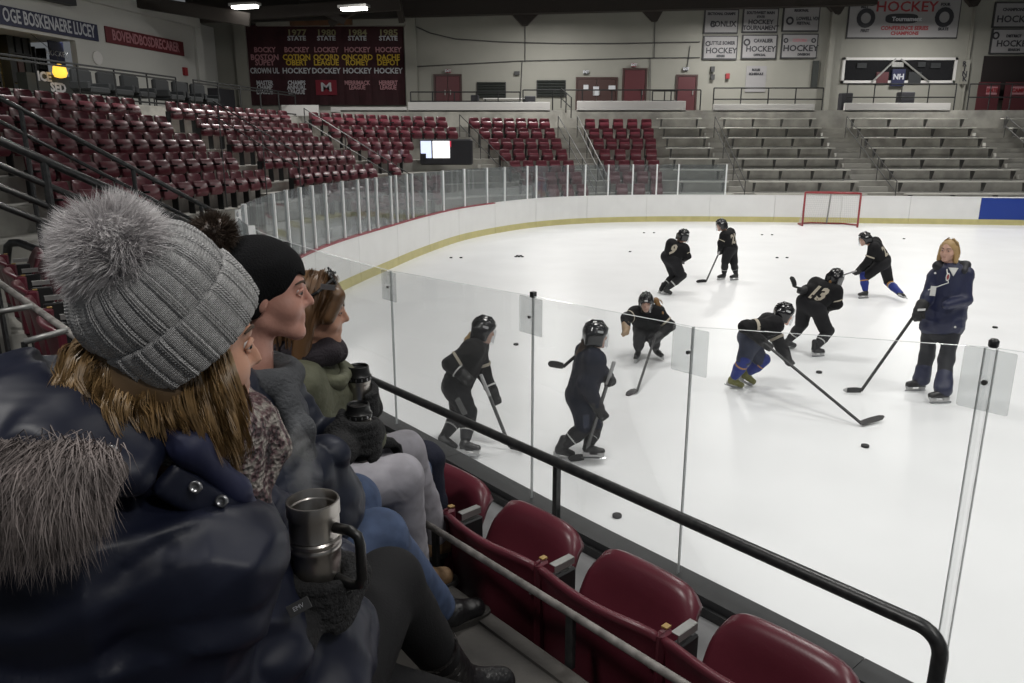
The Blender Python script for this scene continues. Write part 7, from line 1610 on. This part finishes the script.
# ------------------------------------------------------------------ woman in olive with sunglasses on her hair
def woman_olive():
    hc = at(316, 309, 2.42); fv = nrm(V(0.95, 0.22, -0.14)); F = frame(fv, (0, 0, 1)); NB = at(308, 352, 2.42); PL = V(-0.70, 2.34, FLZ + 0.50)
    rS = at(300, 385, 2.28); lS = at(322, 372, 2.58); rE = at(318, 440, 2.30); rW = at(378, 442, 2.50); lE = at(345, 425, 2.62); lW = at(372, 408, 2.56)
    rH = PL + V(0.07, -0.07, 0); lH = PL + V(-0.06, 0.08, 0); rK = at(400, 478, 2.42); lK = at(404, 452, 2.66); rA = onz(414, 572, FLZ + 0.09); lA = rA + V(0.05, 0.28, 0)
    root = empty('person', (PL[0], PL[1], FLZ)); tag(root, 'woman in an olive jacket with sunglasses pushed up on brown hair', 'person')
    def q(x, y, z): return hc + F @ np.array([x, y, z])
    body = head_prims(hc, F, 0.96) + [rc(hc - V(0, 0, 0.06) - fv * 0.035, NB, 0.044, 0.05), rc(NB, NB - V(0, 0, 0.18), 0.05, 0.07, 0.04), rc(NB - V(0, 0, 0.22), PL, 0.08, 0.09, 0.05), rc(rS - V(0, 0, 0.03), lS - V(0, 0, 0.03), 0.045, 0.045, 0.04), rc(rS, rE, 0.045, 0.038), rc(rE, rW, 0.038, 0.026), rc(lS, lE, 0.045, 0.038), rc(lE, lW, 0.038, 0.026), rc(rH, rK, 0.08, 0.06), rc(rK, rA, 0.058, 0.042), rc(lH, lK, 0.085, 0.065), rc(lK, lA, 0.058, 0.042)]
    bo = blob('body', body, 0.006, 'skin_warm', root, k=0.022, pad=0.03); face_parts(bo, hc, F, 0.96, 'skin_warm')
    hr = blob('hair', [el(q(0, -0.016, 0.036), (0.088, 0.103, 0.090), F), rc(q(0.072, -0.03, 0.0), q(0.085, -0.035, -0.14), 0.035, 0.03, 0.04), rc(q(0.055, 0.062, 0.06), q(0.076, 0.040, -0.01), 0.026, 0.022, 0.03), rc(q(-0.072, -0.03, 0.0), q(-0.085, -0.035, -0.14), 0.035, 0.03, 0.04), rc(q(0, -0.085, 0.0), q(0, -0.08, -0.13), 0.05, 0.045, 0.04), el(q(0, 0.115, -0.055), (0.062, 0.080, 0.088), F, 0.012, sub=True)], 0.007, 'hair_chestnut', root, k=0.03)
    gg = [[q(0.03, 0.05, 0.120), q(0.085, 0.045, 0.06), q(0.096, 0.02, 0.0), q(0.088, 0.015, -0.02)], [q(0.03, 0.02, 0.126), q(0.09, -0.0, 0.06), q(0.104, -0.015, -0.03), q(0.105, -0.02, -0.10)], [q(0.02, -0.03, 0.124), q(0.085, -0.05, 0.06), q(0.10, -0.055, -0.05), q(0.104, -0.05, -0.16)], [q(0.0, -0.06, 0.11), q(0.055, -0.105, 0.04), q(0.06, -0.12, -0.06), q(0.065, -0.11, -0.17)]]
    hair_strands('hair_strands', gg, 500, 'hair_chestnut', root, (0.005, 0.007), 0.0016, 0.0009, seed=31, wave=0.004)
    sg_ = empty('sunglasses', q(0, 0.03, 0.12)); tag(sg_, 'sunglasses pushed up on the brown hair of the woman in olive', 'sunglasses')
    fr_ = MB().tube([q(0.100, -0.06, 0.03), q(0.103, 0.0, 0.075), q(0.070, 0.045, 0.116)], 0.005, 8); adopt(fr_.obj('temple_arm', 'mug_black'), sg_); adopt(MB().tube([q(-0.100, -0.06, 0.03), q(-0.103, 0.0, 0.075), q(-0.070, 0.045, 0.116)], 0.005, 8).obj('temple_arm', 'mug_black'), sg_)
    for sx in (-1, 1): adopt(MB().lathe([(0.027, 0), (0.027, 0.005), (0.018, 0.008), (0.0005, 0.009)], q(sx * 0.036, 0.040, 0.112), F @ np.array([[1, 0, 0], [0, 0.6, 0.8], [0, -0.8, 0.6]]), 20, cap=False).obj('lens', mat('lens_dark', (0.01, 0.01, 0.012), 0.08), smooth=True), sg_)
    adopt(MB().tube([q(-0.012, 0.05, 0.126), q(0.012, 0.05, 0.126)], 0.004, 6).obj('bridge', 'snap_metal'), sg_)
    adopt(MB().bbox(q(0.096, 0.03, 0.093), 0.004, 0.022, 0.008, F).obj('silver_trim', 'snap_metal'), sg_)
    ring = [NB + V(0.082 * math.cos(a) + 0.01, 0.082 * math.sin(a), 0.012 - 0.012 * math.cos(a)) for a in np.linspace(0, 2 * math.pi, 13)]
    blob('neck_scarf', chain(ring, [0.036] * 13, 0.01) + [rc(NB + V(0.05, -0.05, 0), NB + V(0.07, -0.03, 0.03), 0.036, 0.033)], 0.007, 'dark_wool', root, k=0.02, disp=wrinkle(0.004, 60, 3))
    blob('jacket', [rc(NB - V(0, 0, 0.17), PL + V(0, 0, 0), 0.135, 0.16, 0.06), rc(rS - V(0, 0, 0.02), lS - V(0, 0, 0.02), 0.085, 0.085, 0.06), rc(rS, rE, 0.085, 0.072, 0.03), rc(rE, rW + (rE - rW) * 0.15, 0.072, 0.055, 0.03, (0.06, 0.006, 0)), rc(lS, lE, 0.085, 0.072, 0.03), rc(lE, lW + (lE - lW) * 0.2, 0.07, 0.055, 0.03)], 0.0085, 'olive', root, k=0.03, disp=folds(0.014, 22, 16), it=1)
    blob('collar', chain([NB + V(-0.05, -0.10, -0.03), NB + V(0.04, -0.12, -0.06), NB + V(0.11, -0.05, -0.09), NB + V(0.12, 0.05, -0.08), NB + V(0.03, 0.11, -0.03)], [0.022, 0.026, 0.024, 0.022, 0.02], 0.015), 0.007, 'olive', root, k=0.015, disp=wrinkle(0.004, 50, 1))
    blob('jeans', [rc(rH, rK, 0.10, 0.082, 0.03), rc(rK, rA, 0.080, 0.056, 0.03), rc(lH, lK, 0.10, 0.08, 0.03), rc(lK, lA, 0.078, 0.056, 0.03), rc(rH, lH, 0.13, 0.13, 0.03)], 0.009, 'jeans_grey', root, k=0.02, disp=folds(0.008, 22, 26))
    for a in (rA, lA): shoe(root, 'shoe', np.array([a[0] - 0.045, a[1] - 0.03, FLZ + 0.012]), np.array([a[0] + 0.13, a[1] + 0.075, FLZ + 0.012]), a + V(0, 0, 0.02), 'shoe_tan')
    cc = at(358, 366, 2.47); r = 0.040; h = 0.21; cc = cc - V(0, 0, h * 0.99)
    thermos(cc, r, h, 'tall black and steel thermos in the hand of the woman in olive')
    g2, w2 = wrap_hand(cc, r * 1.0, h * 0.42, math.radians(70), math.radians(-130), 1.1, gap=0.023, fr=0.0135)
    blob('glove', g2 + [rc(w2, lW, 0.034, 0.04, 0.02)], 0.0055, 'glove_knit', root, k=0.01)
    d_ = nrm(rW - rE); blob('hand', hand_prims(rW - d_ * 0.03, d_, V(0, -0.3, -1), 0.95, 0.8), 0.005, 'glove_knit', root, k=0.008)
    sit_seat((PL[0] - 0.22, PL[1] - 0.17, FLZ), math.atan2(ND[1], ND[0]), 'red seat under the woman in olive')
    # dark coat and blue cloth lying on the next place
    c0 = at(395, 470, 2.95); c1 = at(424, 462, 2.86)
    r_ = empty('folded_coat', (c0[0], c0[1], FLZ)); tag(r_, 'dark navy coat with blue lining heaped on the next place', 'coat')
    b1 = blob('coat_shell', [rc(c0, c1, 0.10, 0.075), rc(c1, np.array([c1[0] + 0.02, c1[1] + 0.02, FLZ + 0.08]), 0.075, 0.08, 0.04), rc(c0, np.array([c0[0], c0[1] + 0.02, FLZ + 0.1]), 0.1, 0.1, 0.04)], 0.009, 'jersey_navy', r_, k=0.03, disp=wrinkle(0.005, 35, 2))
    d0 = at(388, 476, 2.80); d1 = at(417, 470, 2.72); blob('lining', [rc(d0, d1, 0.07, 0.052), rc(d1, np.array([d1[0], d1[1] + 0.03, FLZ + 0.1]), 0.05, 0.05, 0.03)], 0.009, 'jeans_blue', r_, k=0.03, disp=wrinkle(0.004, 35, 3))
woman_olive()
